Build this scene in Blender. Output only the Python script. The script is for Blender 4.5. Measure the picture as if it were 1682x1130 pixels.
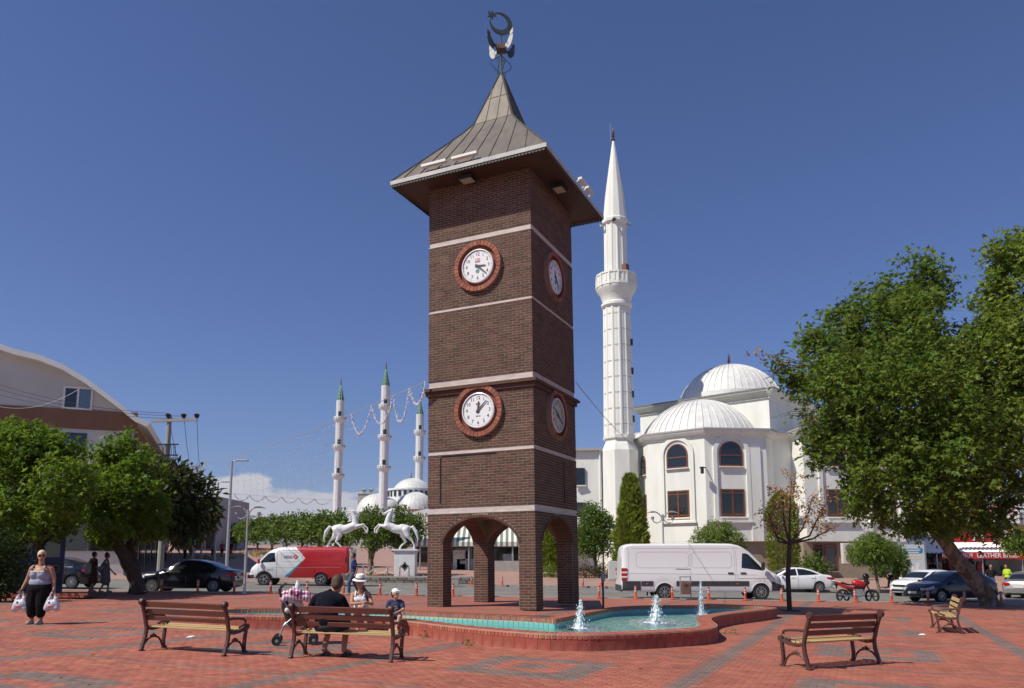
import bpy, bmesh, math, random
import numpy as np
from mathutils import Vector, Matrix, Euler
from mathutils import noise as mnoise
random.seed(7); rng = np.random.default_rng(7)
for o in list(bpy.data.objects): bpy.data.objects.remove(o)
C = bpy.context.scene.collection
S = bpy.context.scene
R = math.radians; PI = math.pi
# ---------------------------------------------------------------- camera
EYE = 1.6; FE = 1270.0; PIT = R(8); F = FE*math.cos(PIT); HOR = 918.0; CY = HOR-F*math.tan(PIT)
cd = bpy.data.cameras.new('camera'); cam = bpy.data.objects.new('camera', cd); C.objects.link(cam)
cam.location = (0, 0, EYE); cam.rotation_euler = (R(90)+PIT, 0, 0)
cd.sensor_width = 36; cd.lens = 36*F/1682; cd.shift_y = (CY-565)/1682; cd.clip_start = .1; cd.clip_end = 60000
S.camera = cam
# ---------------------------------------------------------------- sky, sun, exposure
SUN_EL, SUN_DIR = 50.0, (-.87, -.49)          # where the sun stands (towards it)
W = bpy.data.worlds.new('World'); S.world = W; W.use_nodes = True
nt = W.node_tree; nt.nodes.clear()
def N(t, **k):
    n = nt.nodes.new(t)
    for a, b in k.items(): setattr(n, a, b)
    return n
out = N('ShaderNodeOutputWorld'); bg = N('ShaderNodeBackground'); sky = N('ShaderNodeTexSky')
sky.sky_type = 'NISHITA'; sky.sun_disc = False; sky.sun_elevation = R(SUN_EL)
sky.sun_rotation = math.atan2(SUN_DIR[0], SUN_DIR[1]); sky.altitude = 100; sky.air_density = 1.0; sky.dust_density = .5; sky.ozone_density = 3.0
bg.inputs['Strength'].default_value = .079
tint = N('ShaderNodeMix', data_type='RGBA', blend_type='MULTIPLY'); tint.inputs['Factor'].default_value = 1
tint.inputs['B'].default_value = (.655, .805, 1.22, 1)
nt.links.new(sky.outputs[0], tint.inputs['A'])
# cumulus bank low over the hills, all round the horizon
tc = N('ShaderNodeTexCoord'); sep = N('ShaderNodeSeparateXYZ'); nt.links.new(tc.outputs['Generated'], sep.inputs[0])
mp = N('ShaderNodeMapping'); mp.inputs['Scale'].default_value = (1, 1, 2.2); mp.inputs['Location'].default_value = (.12, .3, .0)
nt.links.new(tc.outputs['Generated'], mp.inputs[0])
n1 = N('ShaderNodeTexNoise'); n1.inputs['Scale'].default_value = 6.5; n1.inputs['Detail'].default_value = 9; n1.inputs['Roughness'].default_value = .55
nt.links.new(mp.outputs[0], n1.inputs[0])
mr = N('ShaderNodeMapRange'); mr.inputs[1].default_value = .015; mr.inputs[2].default_value = .128; mr.inputs[3].default_value = .46; mr.inputs[4].default_value = -.34
nt.links.new(sep.outputs['Z'], mr.inputs[0])
ad = N('ShaderNodeMath', operation='ADD'); nt.links.new(n1.outputs[0], ad.inputs[0]); nt.links.new(mr.outputs[0], ad.inputs[1])
cr = N('ShaderNodeMapRange'); cr.inputs[1].default_value = .50; cr.inputs[2].default_value = .56; nt.links.new(ad.outputs[0], cr.inputs[0])
cf = N('ShaderNodeMath', operation='MULTIPLY'); cf.inputs[1].default_value = .95; nt.links.new(cr.outputs[0], cf.inputs[0])
n2 = N('ShaderNodeTexNoise'); n2.inputs['Scale'].default_value = 14; n2.inputs['Detail'].default_value = 6; nt.links.new(mp.outputs[0], n2.inputs[0])
cc = N('ShaderNodeMix', data_type='RGBA'); cc.inputs['A'].default_value = (7.0, 7.1, 7.8, 1); cc.inputs['B'].default_value = (9.8, 9.2, 9.0, 1)
nt.links.new(n2.outputs[0], cc.inputs['Factor'])
cm = N('ShaderNodeMix', data_type='RGBA'); nt.links.new(cf.outputs[0], cm.inputs['Factor'])
nt.links.new(tint.outputs['Result'], cm.inputs['A']); nt.links.new(cc.outputs['Result'], cm.inputs['B'])
nt.links.new(cm.outputs['Result'], bg.inputs['Color']); nt.links.new(bg.outputs[0], out.inputs[0])
sl = bpy.data.lights.new('sun', 'SUN'); sl.energy = 4.9; sl.angle = R(.5); sl.color = (1, .94, .83)
so = bpy.data.objects.new('sun', sl); C.objects.link(so); so.location = (-40, -40, 60)
sv = Vector((SUN_DIR[0]*math.cos(R(SUN_EL)), SUN_DIR[1]*math.cos(R(SUN_EL)), math.sin(R(SUN_EL))))
so.rotation_euler = sv.to_track_quat('Z', 'Y').to_euler()
S.view_settings.view_transform = 'Standard'; S.view_settings.look = 'None'; S.view_settings.gamma = 1
S.view_settings.use_curve_mapping = False; S.view_settings.exposure = 0.0
S.cycles.max_bounces = 8; S.cycles.transparent_max_bounces = 8
# ---------------------------------------------------------------- picture <-> place helpers (survey of the photograph)
K = .0145
def G(x, y):                                    # height of the ground: leans a little to the right, climbs beyond the road
    return -K*x + (0 if y < 47 else (min(y, 130)-47)*.04)
FW = Vector((0, math.cos(PIT), math.sin(PIT))); UP = Vector((0, -math.sin(PIT), math.cos(PIT)))
def ray(px, py): return Vector(((px-841)/F, 0, 0)) + UP*((CY-py)/F) + FW
def at(px, py, h=0.0):                          # point at height h over the plaza plane seen at a pixel
    r = ray(px, py); t = (h-EYE)/(r.z+K*r.x); return Vector((0, 0, EYE))+r*t
def atd(px, d, h=0.0):                          # point on the ground at distance d in the column of a pixel
    x = (px-841)/FE*d; return Vector((x, d, G(x, d)+h))
def Q(px, py, d):
    r = ray(px, py); return Vector((0, 0, EYE))+r*(d/r.y)
def Z(py, d, px=841): return Q(px, py, d).z
# ---------------------------------------------------------------- mesh builder
class MB:
    def __init__(s): s.v = []; s.f = []; s.m = []
    def add(s, vs, fs, m=0):
        b = len(s.v); s.v += [tuple(p) for p in vs]; s.f += [tuple(b+i for i in f) for f in fs]; s.m += [m]*len(fs); return s
    def box(s, c, d, rz=0, m=0, M=None, taper=1.0):
        hx, hy, hz = d[0]/2, d[1]/2, d[2]/2; vs = []
        for z in (-hz, hz):
            k = taper if z > 0 else 1
            for x, y in ((-hx, -hy), (hx, -hy), (hx, hy), (-hx, hy)): vs.append(Vector((x*k, y*k, z)))
        if M is None: M = Matrix.Rotation(rz, 3, 'Z')
        return s.add([Vector(c)+M@p for p in vs], [(0, 3, 2, 1), (4, 5, 6, 7), (0, 1, 5, 4), (1, 2, 6, 5), (2, 3, 7, 6), (3, 0, 4, 7)], m)
    def bar(s, p0, p1, w, h=None, m=0, upv=(0, 0, 1)):     # square bar between two points
        p0, p1 = Vector(p0), Vector(p1); d = (p1-p0); L = d.length
        if L < 1e-6: return s
        d.normalize(); u = Vector(upv)
        if abs(d.dot(u)) > .98: u = Vector((0, 1, 0))
        sx = d.cross(u).normalized(); sz = sx.cross(d)
        return s.box((p0+p1)/2, (w, L, h or w), m=m, M=Matrix((sx, d, sz)).transposed())
    def tube(s, pts, r, n=8, m=0, cap=True):
        pts = [Vector(p) for p in pts]; k = len(pts); rs = r if isinstance(r, (list, tuple)) else [r]*k
        t0 = (pts[1]-pts[0]).normalized(); u = t0.orthogonal().normalized(); vs = []
        for i, p in enumerate(pts):
            t = (pts[min(i+1, k-1)]-pts[max(i-1, 0)]).normalized()
            u = (u-t*u.dot(t)); u = u.normalized() if u.length > 1e-6 else t.orthogonal().normalized(); w = t.cross(u)
            for j in range(n):
                a = 2*PI*j/n; vs.append(p+(u*math.cos(a)+w*math.sin(a))*rs[i])
        fs = [(i*n+j, i*n+(j+1) % n, (i+1)*n+(j+1) % n, (i+1)*n+j) for i in range(k-1) for j in range(n)]
        if cap: fs += [tuple(reversed(range(n))), tuple(range((k-1)*n, k*n))]
        return s.add(vs, fs, m)
    def lathe(s, prof, n=16, c=(0, 0, 0), m=0, a0=0, a1=2*PI, M=None, cap=True):   # prof [(r,z)]
        c = Vector(c); full = abs(a1-a0-2*PI) < 1e-6; q = n if full else n+1; vs = []
        for r, z in prof:
            for j in range(q):
                a = a0+(a1-a0)*j/n; p = Vector((r*math.cos(a), r*math.sin(a), z)); vs.append(c+(M@p if M else p))
        fs = []
        for i in range(len(prof)-1):
            for j in range(n):
                j2 = (j+1) % q; fs.append((i*q+j, i*q+j2, (i+1)*q+j2, (i+1)*q+j))
        if full and cap:
            if prof[0][0] > 1e-4: fs.append(tuple(reversed(range(q))))
            if prof[-1][0] > 1e-4: fs.append(tuple(range((len(prof)-1)*q, len(prof)*q)))
        return s.add(vs, fs, m)
    def prism(s, poly, z0, z1, m=0, M=None, c=(0, 0, 0), inset=0):    # polygon in xy extruded along z
        n = len(poly); c = Vector(c); cx = sum(p[0] for p in poly)/n; cy = sum(p[1] for p in poly)/n; vs = []
        for z in (z0, z1):
            for x, y in poly:
                k = 1 if z == z0 or not inset else 1-inset
                p = Vector((cx+(x-cx)*k, cy+(y-cy)*k, z)); vs.append(c+(M@p if M else p))
        fs = [tuple(reversed(range(n))), tuple(range(n, 2*n))]+[(i, (i+1) % n, n+(i+1) % n, n+i) for i in range(n)]
        return s.add(vs, fs, m)
    def sphere(s, c, r, n=10, k=6, m=0, sc=(1, 1, 1), M=None):
        return s.lathe_s(c, r, n, k, m, sc, M)
    def lathe_s(s, c, r, n, k, m, sc, M):
        c = Vector(c); vs = [Vector((0, 0, -r))]
        for i in range(1, k):
            a = -PI/2+PI*i/k
            for j in range(n): vs.append(Vector((r*math.cos(a)*math.cos(2*PI*j/n), r*math.cos(a)*math.sin(2*PI*j/n), r*math.sin(a))))
        vs.append(Vector((0, 0, r))); L = len(vs)-1
        vs = [Vector((p.x*sc[0], p.y*sc[1], p.z*sc[2])) for p in vs]
        if M: vs = [M@p for p in vs]
        fs = [(0, 1+(j+1) % n, 1+j) for j in range(n)]
        for i in range(k-2):
            for j in range(n):
                a = 1+i*n+j; b = 1+i*n+(j+1) % n; fs.append((a, b, b+n, a+n))
        o = 1+(k-2)*n; fs += [(o+j, o+(j+1) % n, L) for j in range(n)]
        return s.add([c+p for p in vs], fs, m)
    def mesh(s, name, mats, smooth=False):
        me = bpy.data.meshes.new(name); me.from_pydata(s.v, [], s.f)
        for x in (mats if isinstance(mats, (list, tuple)) else [mats]): me.materials.append(x)
        if isinstance(mats, (list, tuple)) and len(mats) > 1: me.polygons.foreach_set('material_index', s.m)
        if smooth: smooth_by_angle(me, smooth if smooth is not True else 40)
        me.update(); return me
    def build(s, name, mats, parent=None, smooth=False, loc=None, bevel=0):
        o = link(name, s.mesh(name, mats, smooth), parent)
        if loc is not None: o.location = loc
        if bevel:
            b = o.modifiers.new('bevel', 'BEVEL'); b.width = bevel; b.segments = 2; b.limit_method = 'ANGLE'; b.angle_limit = R(35)
        return o
def smooth_by_angle(me, deg):
    bm = bmesh.new(); bm.from_mesh(me); lim = R(deg)
    for f in bm.faces: f.smooth = True
    for e in bm.edges:
        if len(e.link_faces) == 2 and e.calc_face_angle(0) > lim: e.smooth = False
    bm.to_mesh(me); bm.free()
KIDS = {}
def link(name, data, parent=None):
    o = bpy.data.objects.new(name, data); C.objects.link(o)
    if parent is not None: o.parent = parent; KIDS.setdefault(parent.name, []).append(o)
    return o
def tag(o, label=None, cat=None, group=None, kind=None):
    if label: o['label'] = label
    if cat: o['category'] = cat
    if group: o['group'] = group
    if kind: o['kind'] = kind
    return o
def thing(name, label, cat, loc=(0, 0, 0), rz=0, group=None):
    o = bpy.data.objects.new(name, None); C.objects.link(o); o.location = loc; o.rotation_euler = (0, 0, rz); o.empty_display_size = .2
    return tag(o, label, cat, group)
def dup(root, loc=None, rz=None, label=None, parent=None, scale=None):
    c = root.copy(); C.objects.link(c)
    if parent is not None: c.parent = parent; KIDS.setdefault(parent.name, []).append(c)
    if loc is not None: c.location = loc
    if rz is not None: c.rotation_euler = (0, 0, rz)
    if scale is not None: c.scale = (scale,)*3 if isinstance(scale, (int, float)) else scale
    if label: c['label'] = label
    for k in KIDS.get(root.name, []): dup(k, parent=c)
    return c
def np_mesh(name, verts, quads, mat, uv=None):           # fast mesh from arrays; quads (n,k)
    me = bpy.data.meshes.new(name); n, k = quads.shape
    me.vertices.add(len(verts)); me.vertices.foreach_set('co', np.asarray(verts, dtype=np.float32).ravel())
    me.loops.add(n*k); me.loops.foreach_set('vertex_index', quads.astype(np.int32).ravel())
    me.polygons.add(n); me.polygons.foreach_set('loop_start', np.arange(0, n*k, k, dtype=np.int32)); me.polygons.foreach_set('loop_total', np.full(n, k, dtype=np.int32))
    for x in (mat if isinstance(mat, (list, tuple)) else [mat]): me.materials.append(x)
    me.update(calc_edges=True); return me
# ---------------------------------------------------------------- materials
def mat(name, col, rough=.6, metal=0.0, col2=None, scale=6.0, detail=5, bump=0.0, bscale=None, spec=.5, island=0.0, trans=0.0, coat=0.0, emit=None, stretch=None, objrand=0.0, contrast=(.35, .65), blotch=0.0):
    m = bpy.data.materials.new(name); m.use_nodes = True; t = m.node_tree; b = t.nodes['Principled BSDF']
    def n(k): return t.nodes.new(k)
    b.inputs['Roughness'].default_value = rough; b.inputs['Metallic'].default_value = metal; b.inputs['Specular IOR Level'].default_value = spec
    if coat: b.inputs['Coat Weight'].default_value = coat; b.inputs['Coat Roughness'].default_value = .04
    col = tuple(col)+(1,); b.inputs['Base Color'].default_value = col; src = None
    if trans: b.inputs['Transmission Weight'].default_value = trans
    if emit: b.inputs['Emission Color'].default_value = col; b.inputs['Emission Strength'].default_value = emit
    tcn = n('ShaderNodeTexCoord'); vec = tcn.outputs['Object']
    if stretch:
        mpn = n('ShaderNodeMapping'); mpn.inputs['Scale'].default_value = stretch; t.links.new(vec, mpn.inputs[0]); vec = mpn.outputs[0]
    if col2 is not None:
        nz = n('ShaderNodeTexNoise'); nz.inputs['Scale'].default_value = scale; nz.inputs['Detail'].default_value = detail; nz.inputs['Roughness'].default_value = .6
        t.links.new(vec, nz.inputs[0]); rm = n('ShaderNodeMapRange'); rm.inputs[1].default_value, rm.inputs[2].default_value = contrast
        t.links.new(nz.outputs[0], rm.inputs[0]); mx = n('ShaderNodeMix'); mx.data_type = 'RGBA'
        mx.inputs['A'].default_value = col; mx.inputs['B'].default_value = tuple(col2)+(1,); t.links.new(rm.outputs[0], mx.inputs['Factor']); src = mx.outputs['Result']
    if island or objrand:
        hs = n('ShaderNodeHueSaturation'); hs.inputs['Color'].default_value = col
        if src is not None: t.links.new(src, hs.inputs['Color'])
        if island: gi = n('ShaderNodeNewGeometry'); rnd = gi.outputs['Random Per Island']; amt = island
        else: gi = n('ShaderNodeObjectInfo'); rnd = gi.outputs['Random']; amt = objrand
        r2 = n('ShaderNodeMapRange'); r2.inputs[3].default_value = 1-amt; r2.inputs[4].default_value = 1+amt; t.links.new(rnd, r2.inputs[0]); t.links.new(r2.outputs[0], hs.inputs['Value'])
        wn = n('ShaderNodeTexWhiteNoise'); wn.noise_dimensions = '1D'; t.links.new(rnd, wn.inputs['W'])
        r3 = n('ShaderNodeMapRange'); r3.inputs[3].default_value = .5-.03*min(1, amt*2); r3.inputs[4].default_value = .5+.03*min(1, amt*2); t.links.new(wn.outputs['Value'], r3.inputs[0]); t.links.new(r3.outputs[0], hs.inputs['Hue'])
        src = hs.outputs[0]
    if blotch:                                                       # broad stains and wear in place coordinates
        gp = n('ShaderNodeNewGeometry'); bn = n('ShaderNodeTexNoise'); bn.inputs['Scale'].default_value = .55; bn.inputs['Detail'].default_value = 8; bn.inputs['Roughness'].default_value = .68; t.links.new(gp.outputs['Position'], bn.inputs[0])
        br_ = n('ShaderNodeMapRange'); br_.inputs[1].default_value = .3; br_.inputs[2].default_value = .7; br_.inputs[3].default_value = 1-blotch; br_.inputs[4].default_value = 1+blotch*.6; t.links.new(bn.outputs[0], br_.inputs[0])
        h2 = n('ShaderNodeHueSaturation'); h2.inputs['Color'].default_value = col; t.links.new(br_.outputs[0], h2.inputs['Value'])
        if src is not None: t.links.new(src, h2.inputs['Color'])
        src = h2.outputs[0]
    if src is not None: t.links.new(src, b.inputs['Base Color'])
    if bump:
        nb = n('ShaderNodeTexNoise'); nb.inputs['Scale'].default_value = bscale or scale*4; nb.inputs['Detail'].default_value = 4; t.links.new(vec, nb.inputs[0])
        bp = n('ShaderNodeBump'); bp.inputs['Strength'].default_value = bump; bp.inputs['Distance'].default_value = .02; t.links.new(nb.outputs[0], bp.inputs['Height']); t.links.new(bp.outputs[0], b.inputs['Normal'])
    return m
def leafmat(name, c1, c2, island=.35, tl=.35, rough=.45):
    m = mat(name, c1, rough, col2=c2, scale=.9, detail=3, island=island, spec=.16); t = m.node_tree; b = t.nodes['Principled BSDF']
    src = b.inputs['Base Color'].links[0].from_socket
    tr = t.nodes.new('ShaderNodeBsdfTranslucent'); hs = t.nodes.new('ShaderNodeHueSaturation'); hs.inputs['Value'].default_value = 1.25; hs.inputs['Hue'].default_value = .485
    t.links.new(src, hs.inputs['Color']); t.links.new(hs.outputs[0], tr.inputs[0]); ms = t.nodes.new('ShaderNodeMixShader'); ms.inputs[0].default_value = tl
    o = t.nodes['Material Output']; t.links.new(b.outputs[0], ms.inputs[1]); t.links.new(tr.outputs[0], ms.inputs[2]); t.links.new(ms.outputs[0], o.inputs[0]); return m
def text_mesh(body, size, bold=False, depth=.004, align='CENTER'):
    cu = bpy.data.curves.new('txt', 'FONT'); cu.body = body; cu.size = size; cu.extrude = depth; cu.align_x = align; cu.align_y = 'CENTER'; cu.resolution_u = 3
    if bold: cu.offset = size*.018
    o = bpy.data.objects.new('txt', cu); C.objects.link(o); dg = bpy.context.evaluated_depsgraph_get()
    me = bpy.data.meshes.new_from_object(o.evaluated_get(dg)); bpy.data.objects.remove(o); return me
def text(name, body, size, m, parent, loc, rot, bold=False, depth=.004, align='CENTER', sx=1.0):
    me = text_mesh(body, size, bold, depth, align); me.materials.clear(); me.materials.append(m)
    o = link(name, me, parent); o.location = loc; o.rotation_euler = rot; o.scale = (sx, 1, 1); return o
# ---------------------------------------------------------------- one grown skin out of tapered limbs (people, statues, water)
VOX = []
def grow(name, segs, m, parent, vox, balls=(), smooth=4):            # segs: (p0, p1, r0, r1); balls: (c, (rx,ry,rz), matrix)
    b = MB()
    for p0, p1, r0, r1 in segs:
        p0, p1 = Vector(p0), Vector(p1); d = p1-p0; L = d.length
        if L < 1e-4: d = Vector((0, 0, 1)); L = 1e-4
        n = 10; k = 4; q = d.to_track_quat('Z', 'Y').to_matrix(); prof = [(max(1e-3, r0*math.sin(PI/2*i/k)), -r0*math.cos(PI/2*i/k)) for i in range(k+1)]+[(max(1e-3, r1*math.cos(PI/2*i/k)), L+r1*math.sin(PI/2*i/k)) for i in range(k+1)]
        b.lathe(prof, n, c=p0, M=q)
    for c, r, mm in balls: b.lathe_s(Vector(c), 1, 14, 9, 0, r, mm)
    o = b.build(name, m, parent); r_ = o.modifiers.new('r', 'REMESH'); r_.mode = 'VOXEL'; r_.voxel_size = vox; r_.use_smooth_shade = True
    s_ = o.modifiers.new('s', 'SMOOTH'); s_.iterations = smooth; s_.factor = .5; VOX.append(o); return o
def bake():
    dg = bpy.context.evaluated_depsgraph_get()
    for o in VOX:
        me = bpy.data.meshes.new_from_object(o.evaluated_get(dg)); me.name = o.name; o.modifiers.clear(); o.data = me
# ================================================================ materials used in many places
M = {}
M['red_paver'] = mat('red paver', (.40, .128, .078), .85, col2=(.325, .10, .06), scale=3, island=.15, blotch=.22, bump=.15, bscale=60)
M['dark_paver'] = mat('dark paver', (.175, .118, .098), .85, col2=(.21, .14, .115), scale=3, island=.15, blotch=.2, bump=.15, bscale=60)
M['joint'] = mat('sandy joint', (.26, .17, .13), .95, col2=(.19, .13, .10), scale=9)
M['asphalt'] = mat('grey road', (.25, .235, .21), .9, col2=(.19, .18, .165), scale=.6, bump=.2, bscale=40)
M['concrete'] = mat('concrete', (.42, .40, .36), .9, col2=(.32, .30, .27), scale=2.5, bump=.2, bscale=30)
M['white'] = mat('white paint', (.80, .80, .76), .6, col2=(.74, .735, .69), scale=1.2, bump=.04, bscale=50)
M['black'] = mat('black plastic', (.018, .018, .02), .45)
M['rubber'] = mat('tyre rubber', (.022, .022, .022), .8)
M['chrome'] = mat('bright metal', (.62, .63, .65), .25, metal=1)
M['grey_metal'] = mat('grey painted metal', (.36, .37, .38), .45, metal=.3)
M['dark_glass'] = mat('dark glass', (.012, .016, .018), .06, spec=.8)
M['steel'] = mat('galvanised steel', (.45, .46, .47), .45, metal=.6, col2=(.36, .37, .38), scale=5)
# ================================================================ the ground
def sheet(name, xs, ys, dz, m, kind='structure'):
    v = [(x, y, G(x, y)+dz) for y in ys for x in xs]; n = len(xs)
    f = [(j*n+i, j*n+i+1, (j+1)*n+i+1, (j+1)*n+i) for j in range(len(ys)-1) for i in range(n-1)]
    b = MB(); b.add(v, f); o = b.build(name, m); tag(o, kind=kind); return o
U = Vector((math.cos(R(-24.7)), math.sin(R(-24.7)))); V = Vector((-U.y, U.x))       # plaza grid runs with the tower
def dark_at(u, v):
    a = (u+2.3+.16) % 4.78; b = (v-8.45+.08) % 4.92
    if a < .32 or b < .16: return True
    a = ((u+2.3) % 4.78)-2.39; b = ((v-8.45) % 4.92)-2.46; d = max(abs(a), abs(b))
    return .55 < d < 1.0 or d < .25
def plaza_mat():                                                     # far part of the plaza: the same pavers as colour
    m = bpy.data.materials.new('plaza pavers far'); m.use_nodes = True; t = m.node_tree; b = t.nodes['Principled BSDF']; b.inputs['Roughness'].default_value = .85
    tcn = t.nodes.new('ShaderNodeTexCoord'); mp = t.nodes.new('ShaderNodeMapping'); mp.vector_type = 'TEXTURE'; mp.inputs['Rotation'].default_value = (0, 0, R(-24.7)); t.links.new(tcn.outputs['Object'], mp.inputs[0])
    br = t.nodes.new('ShaderNodeTexBrick'); br.inputs['Scale'].default_value = 1; br.inputs['Brick Width'].default_value = .2; br.inputs['Row Height'].default_value = .1; br.inputs['Mortar Size'].default_value = .004
    br.inputs['Color1'].default_value = (.40, .128, .078, 1); br.inputs['Color2'].default_value = (.325, .10, .06, 1); br.inputs['Mortar'].default_value = (.2, .12, .09, 1)
    t.links.new(mp.outputs[0], br.inputs[0])
    sp = t.nodes.new('ShaderNodeSeparateXYZ'); t.links.new(mp.outputs[0], sp.inputs[0])
    def strip(sock, off, per, w):
        a = t.nodes.new('ShaderNodeMath'); a.operation = 'ADD'; a.inputs[1].default_value = off+per*100; t.links.new(sock, a.inputs[0])
        q = t.nodes.new('ShaderNodeMath'); q.operation = 'MODULO'; q.inputs[1].default_value = per; t.links.new(a.outputs[0], q.inputs[0])
        l = t.nodes.new('ShaderNodeMath'); l.operation = 'LESS_THAN'; l.inputs[1].default_value = w; t.links.new(q.outputs[0], l.inputs[0]); return l.outputs[0]
    s1 = strip(sp.outputs[0], 2.46, 4.78, .32); s2 = strip(sp.outputs[1], -8.37, 4.92, .16)
    mx = t.nodes.new('ShaderNodeMath'); mx.operation = 'MAXIMUM'; t.links.new(s1, mx.inputs[0]); t.links.new(s2, mx.inputs[1])
    c = t.nodes.new('ShaderNodeMix'); c.data_type = 'RGBA'; c.inputs['B'].default_value = (.175, .118, .098, 1); t.links.new(mx.outputs[0], c.inputs['Factor']); t.links.new(br.outputs[0], c.inputs['A'])
    nz = t.nodes.new('ShaderNodeTexNoise'); nz.inputs['Scale'].default_value = .5; nz.inputs['Detail'].default_value = 6; t.links.new(tcn.outputs['Object'], nz.inputs[0])
    hs = t.nodes.new('ShaderNodeHueSaturation'); t.links.new(c.outputs['Result'], hs.inputs['Color']); r = t.nodes.new('ShaderNodeMapRange'); r.inputs[3].default_value = .75; r.inputs[4].default_value = 1.2; t.links.new(nz.outputs[0], r.inputs[0]); t.links.new(r.outputs[0], hs.inputs['Value'])
    t.links.new(hs.outputs[0], b.inputs['Base Color']); return m
PAVE_FAR = 25.5                                                      # pavers are pieces up to here
plaza = sheet('plaza', [-60, -20, 0, 20, 60], [-12, 8.6, PAVE_FAR, 33.3], -.012, plaza_mat())
b = MB(); b.add([(sx*(y*.84+3.1), y, -K*sx*(y*.84+3.1)-.008) for sx, y in ((-1, 8.45), (1, 8.45), (1, PAVE_FAR), (-1, PAVE_FAR))], [(0, 1, 2, 3)]); tag(b.build('paver_bed', M['joint']), kind='structure')
# pavers: running bond 0.2 x 0.1 m
def build_pavers():
    near = []; vs = []; mi = []
    Lx, Ly, g = .20, .10, .006
    cor = [(-26, 8.4), (26, 8.4), (26, PAVE_FAR), (-26, PAVE_FAR)]
    us = [Vector(c).dot(U) for c in cor]; vv = [Vector(c).dot(V) for c in cor]
    j0, j1 = int(min(vv)/Ly)-1, int(max(vv)/Ly)+1
    L = []
    for j in range(j0, j1):
        v = (j+.5)*Ly; i0 = int(min(us)/Lx)-1; i1 = int(max(us)/Lx)+2
        u = (np.arange(i0, i1)+.5*(j % 2))*Lx; x = u*U.x+v*V.x; y = u*U.y+v*V.y
        k = (y > 8.5) & (y < PAVE_FAR-.05) & (np.abs(x) < y*.84+3)
        for a, b, c in zip(u[k], x[k], y[k]): L.append((a, v, b, c))
    L.sort(key=lambda q: q[3]); return L
PAVERS = build_pavers()
PF = [(4, 5, 1, 0), (5, 6, 2, 1), (6, 7, 3, 2), (7, 4, 0, 3)]; PF = [tuple(reversed(f)) for f in PF]
PF2 = [(4, 5, 9, 8), (5, 6, 10, 9), (6, 7, 11, 10), (7, 4, 8, 11), (8, 9, 10, 11)]
pm = {}
for d in (0, 1):
    b = MB(); r = []
    for z, e in ((-.03, 0), (-.002, 0), (0, .005)):
        for a, c in ((-1, -1), (1, -1), (1, 1), (-1, 1)): r.append((a*(.097-e), c*(.047-e), z))
    b.add(r, PF+PF2); pm[d] = b.mesh('paver', mat('single paver %s' % ('dark' if d else 'red'), (.175, .118, .098) if d else (.40, .128, .078), .85, col2=(.21, .14, .115) if d else (.325, .10, .06), scale=4, objrand=.16, blotch=.22, bump=.15, bscale=60))
def in_view(x, y): return abs(x) < y*.665
n_single = 0; rest = [[], []]
for u, v, x, y in PAVERS:
    d = 1 if dark_at(u, v) else 0
    if n_single < 300 and in_view(x, y) and y > 8.85:
        o = link('paver', pm[d], plaza); o.location = (x, y, -K*x+random.uniform(-.0015, .0015)); o.rotation_euler = (0, math.atan(K), math.atan2(U.y, U.x)+random.uniform(-.01, .01)); n_single += 1
    else: rest[d].append((u, v))
for d in (0, 1):
    L = np.array(rest[d]); n = len(L); hu = .097+rng.uniform(-.001, .001, n); hv = .047+rng.uniform(-.001, .001, n); t = rng.uniform(-.0015, .0015, n)
    P = np.zeros((n, 12, 3)); k = 0
    for z, e in ((-.03, 0), (-.002, 0), (0, .005)):
        for a, c in ((-1, -1), (1, -1), (1, 1), (-1, 1)):
            uu = L[:, 0]+a*(hu-e); vv_ = L[:, 1]+c*(hv-e); x = uu*U.x+vv_*V.x; y = uu*U.y+vv_*V.y
            P[:, k] = np.stack([x, y, z+t-K*x], 1); k += 1
    qf = np.array(PF+PF2); q = (qf[None]+np.arange(n)[:, None, None]*12).reshape(-1, 4)
    o = link('paver', np_mesh('pavers', P.reshape(-1, 3), q, M['dark_paver' if d else 'red_paver']), plaza); o['kind'] = 'stuff'
# kerb, road, far pavement, open ground
kb = MB()
for i in range(-45, 45):
    x = i*1.0; kb.add([(x+.008, 33.3, -K*x+.02), (x+.992, 33.3, -K*(x+1)+.02), (x+.992, 33.52, -K*(x+1)+.02), (x+.008, 33.52, -K*x+.02), (x+.008, 33.3, -K*x-.2), (x+.992, 33.3, -K*(x+1)-.2), (x+.992, 33.52, -K*(x+1)-.2), (x+.008, 33.52, -K*x-.2)],
        [(0, 1, 2, 3), (4, 5, 1, 0), (5, 6, 2, 1), (6, 7, 3, 2), (7, 4, 0, 3)])
tag(kb.build('kerb', M['concrete']), kind='structure')
def road_mat():
    m = mat('road setts', (.27, .25, .22), .9, col2=(.20, .185, .165), scale=.5, bump=.1, bscale=40); t = m.node_tree; b = t.nodes['Principled BSDF']; src = b.inputs['Base Color'].links[0].from_socket
    tcn = t.nodes.new('ShaderNodeTexCoord'); br = t.nodes.new('ShaderNodeTexBrick'); br.inputs['Scale'].default_value = 1; br.inputs['Brick Width'].default_value = .22; br.inputs['Row Height'].default_value = .12; br.inputs['Mortar Size'].default_value = .008
    br.inputs['Color1'].default_value = (1, 1, 1, 1); br.inputs['Color2'].default_value = (.8, .8, .8, 1); br.inputs['Mortar'].default_value = (.55, .55, .5, 1); t.links.new(tcn.outputs['Object'], br.inputs[0])
    mx = t.nodes.new('ShaderNodeMix'); mx.data_type = 'RGBA'; mx.blend_type = 'MULTIPLY'; mx.inputs['Factor'].default_value = 1; t.links.new(src, mx.inputs['A']); t.links.new(br.outputs[0], mx.inputs['B'])
    t.links.new(mx.outputs['Result'], b.inputs['Base Color']); return m
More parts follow.
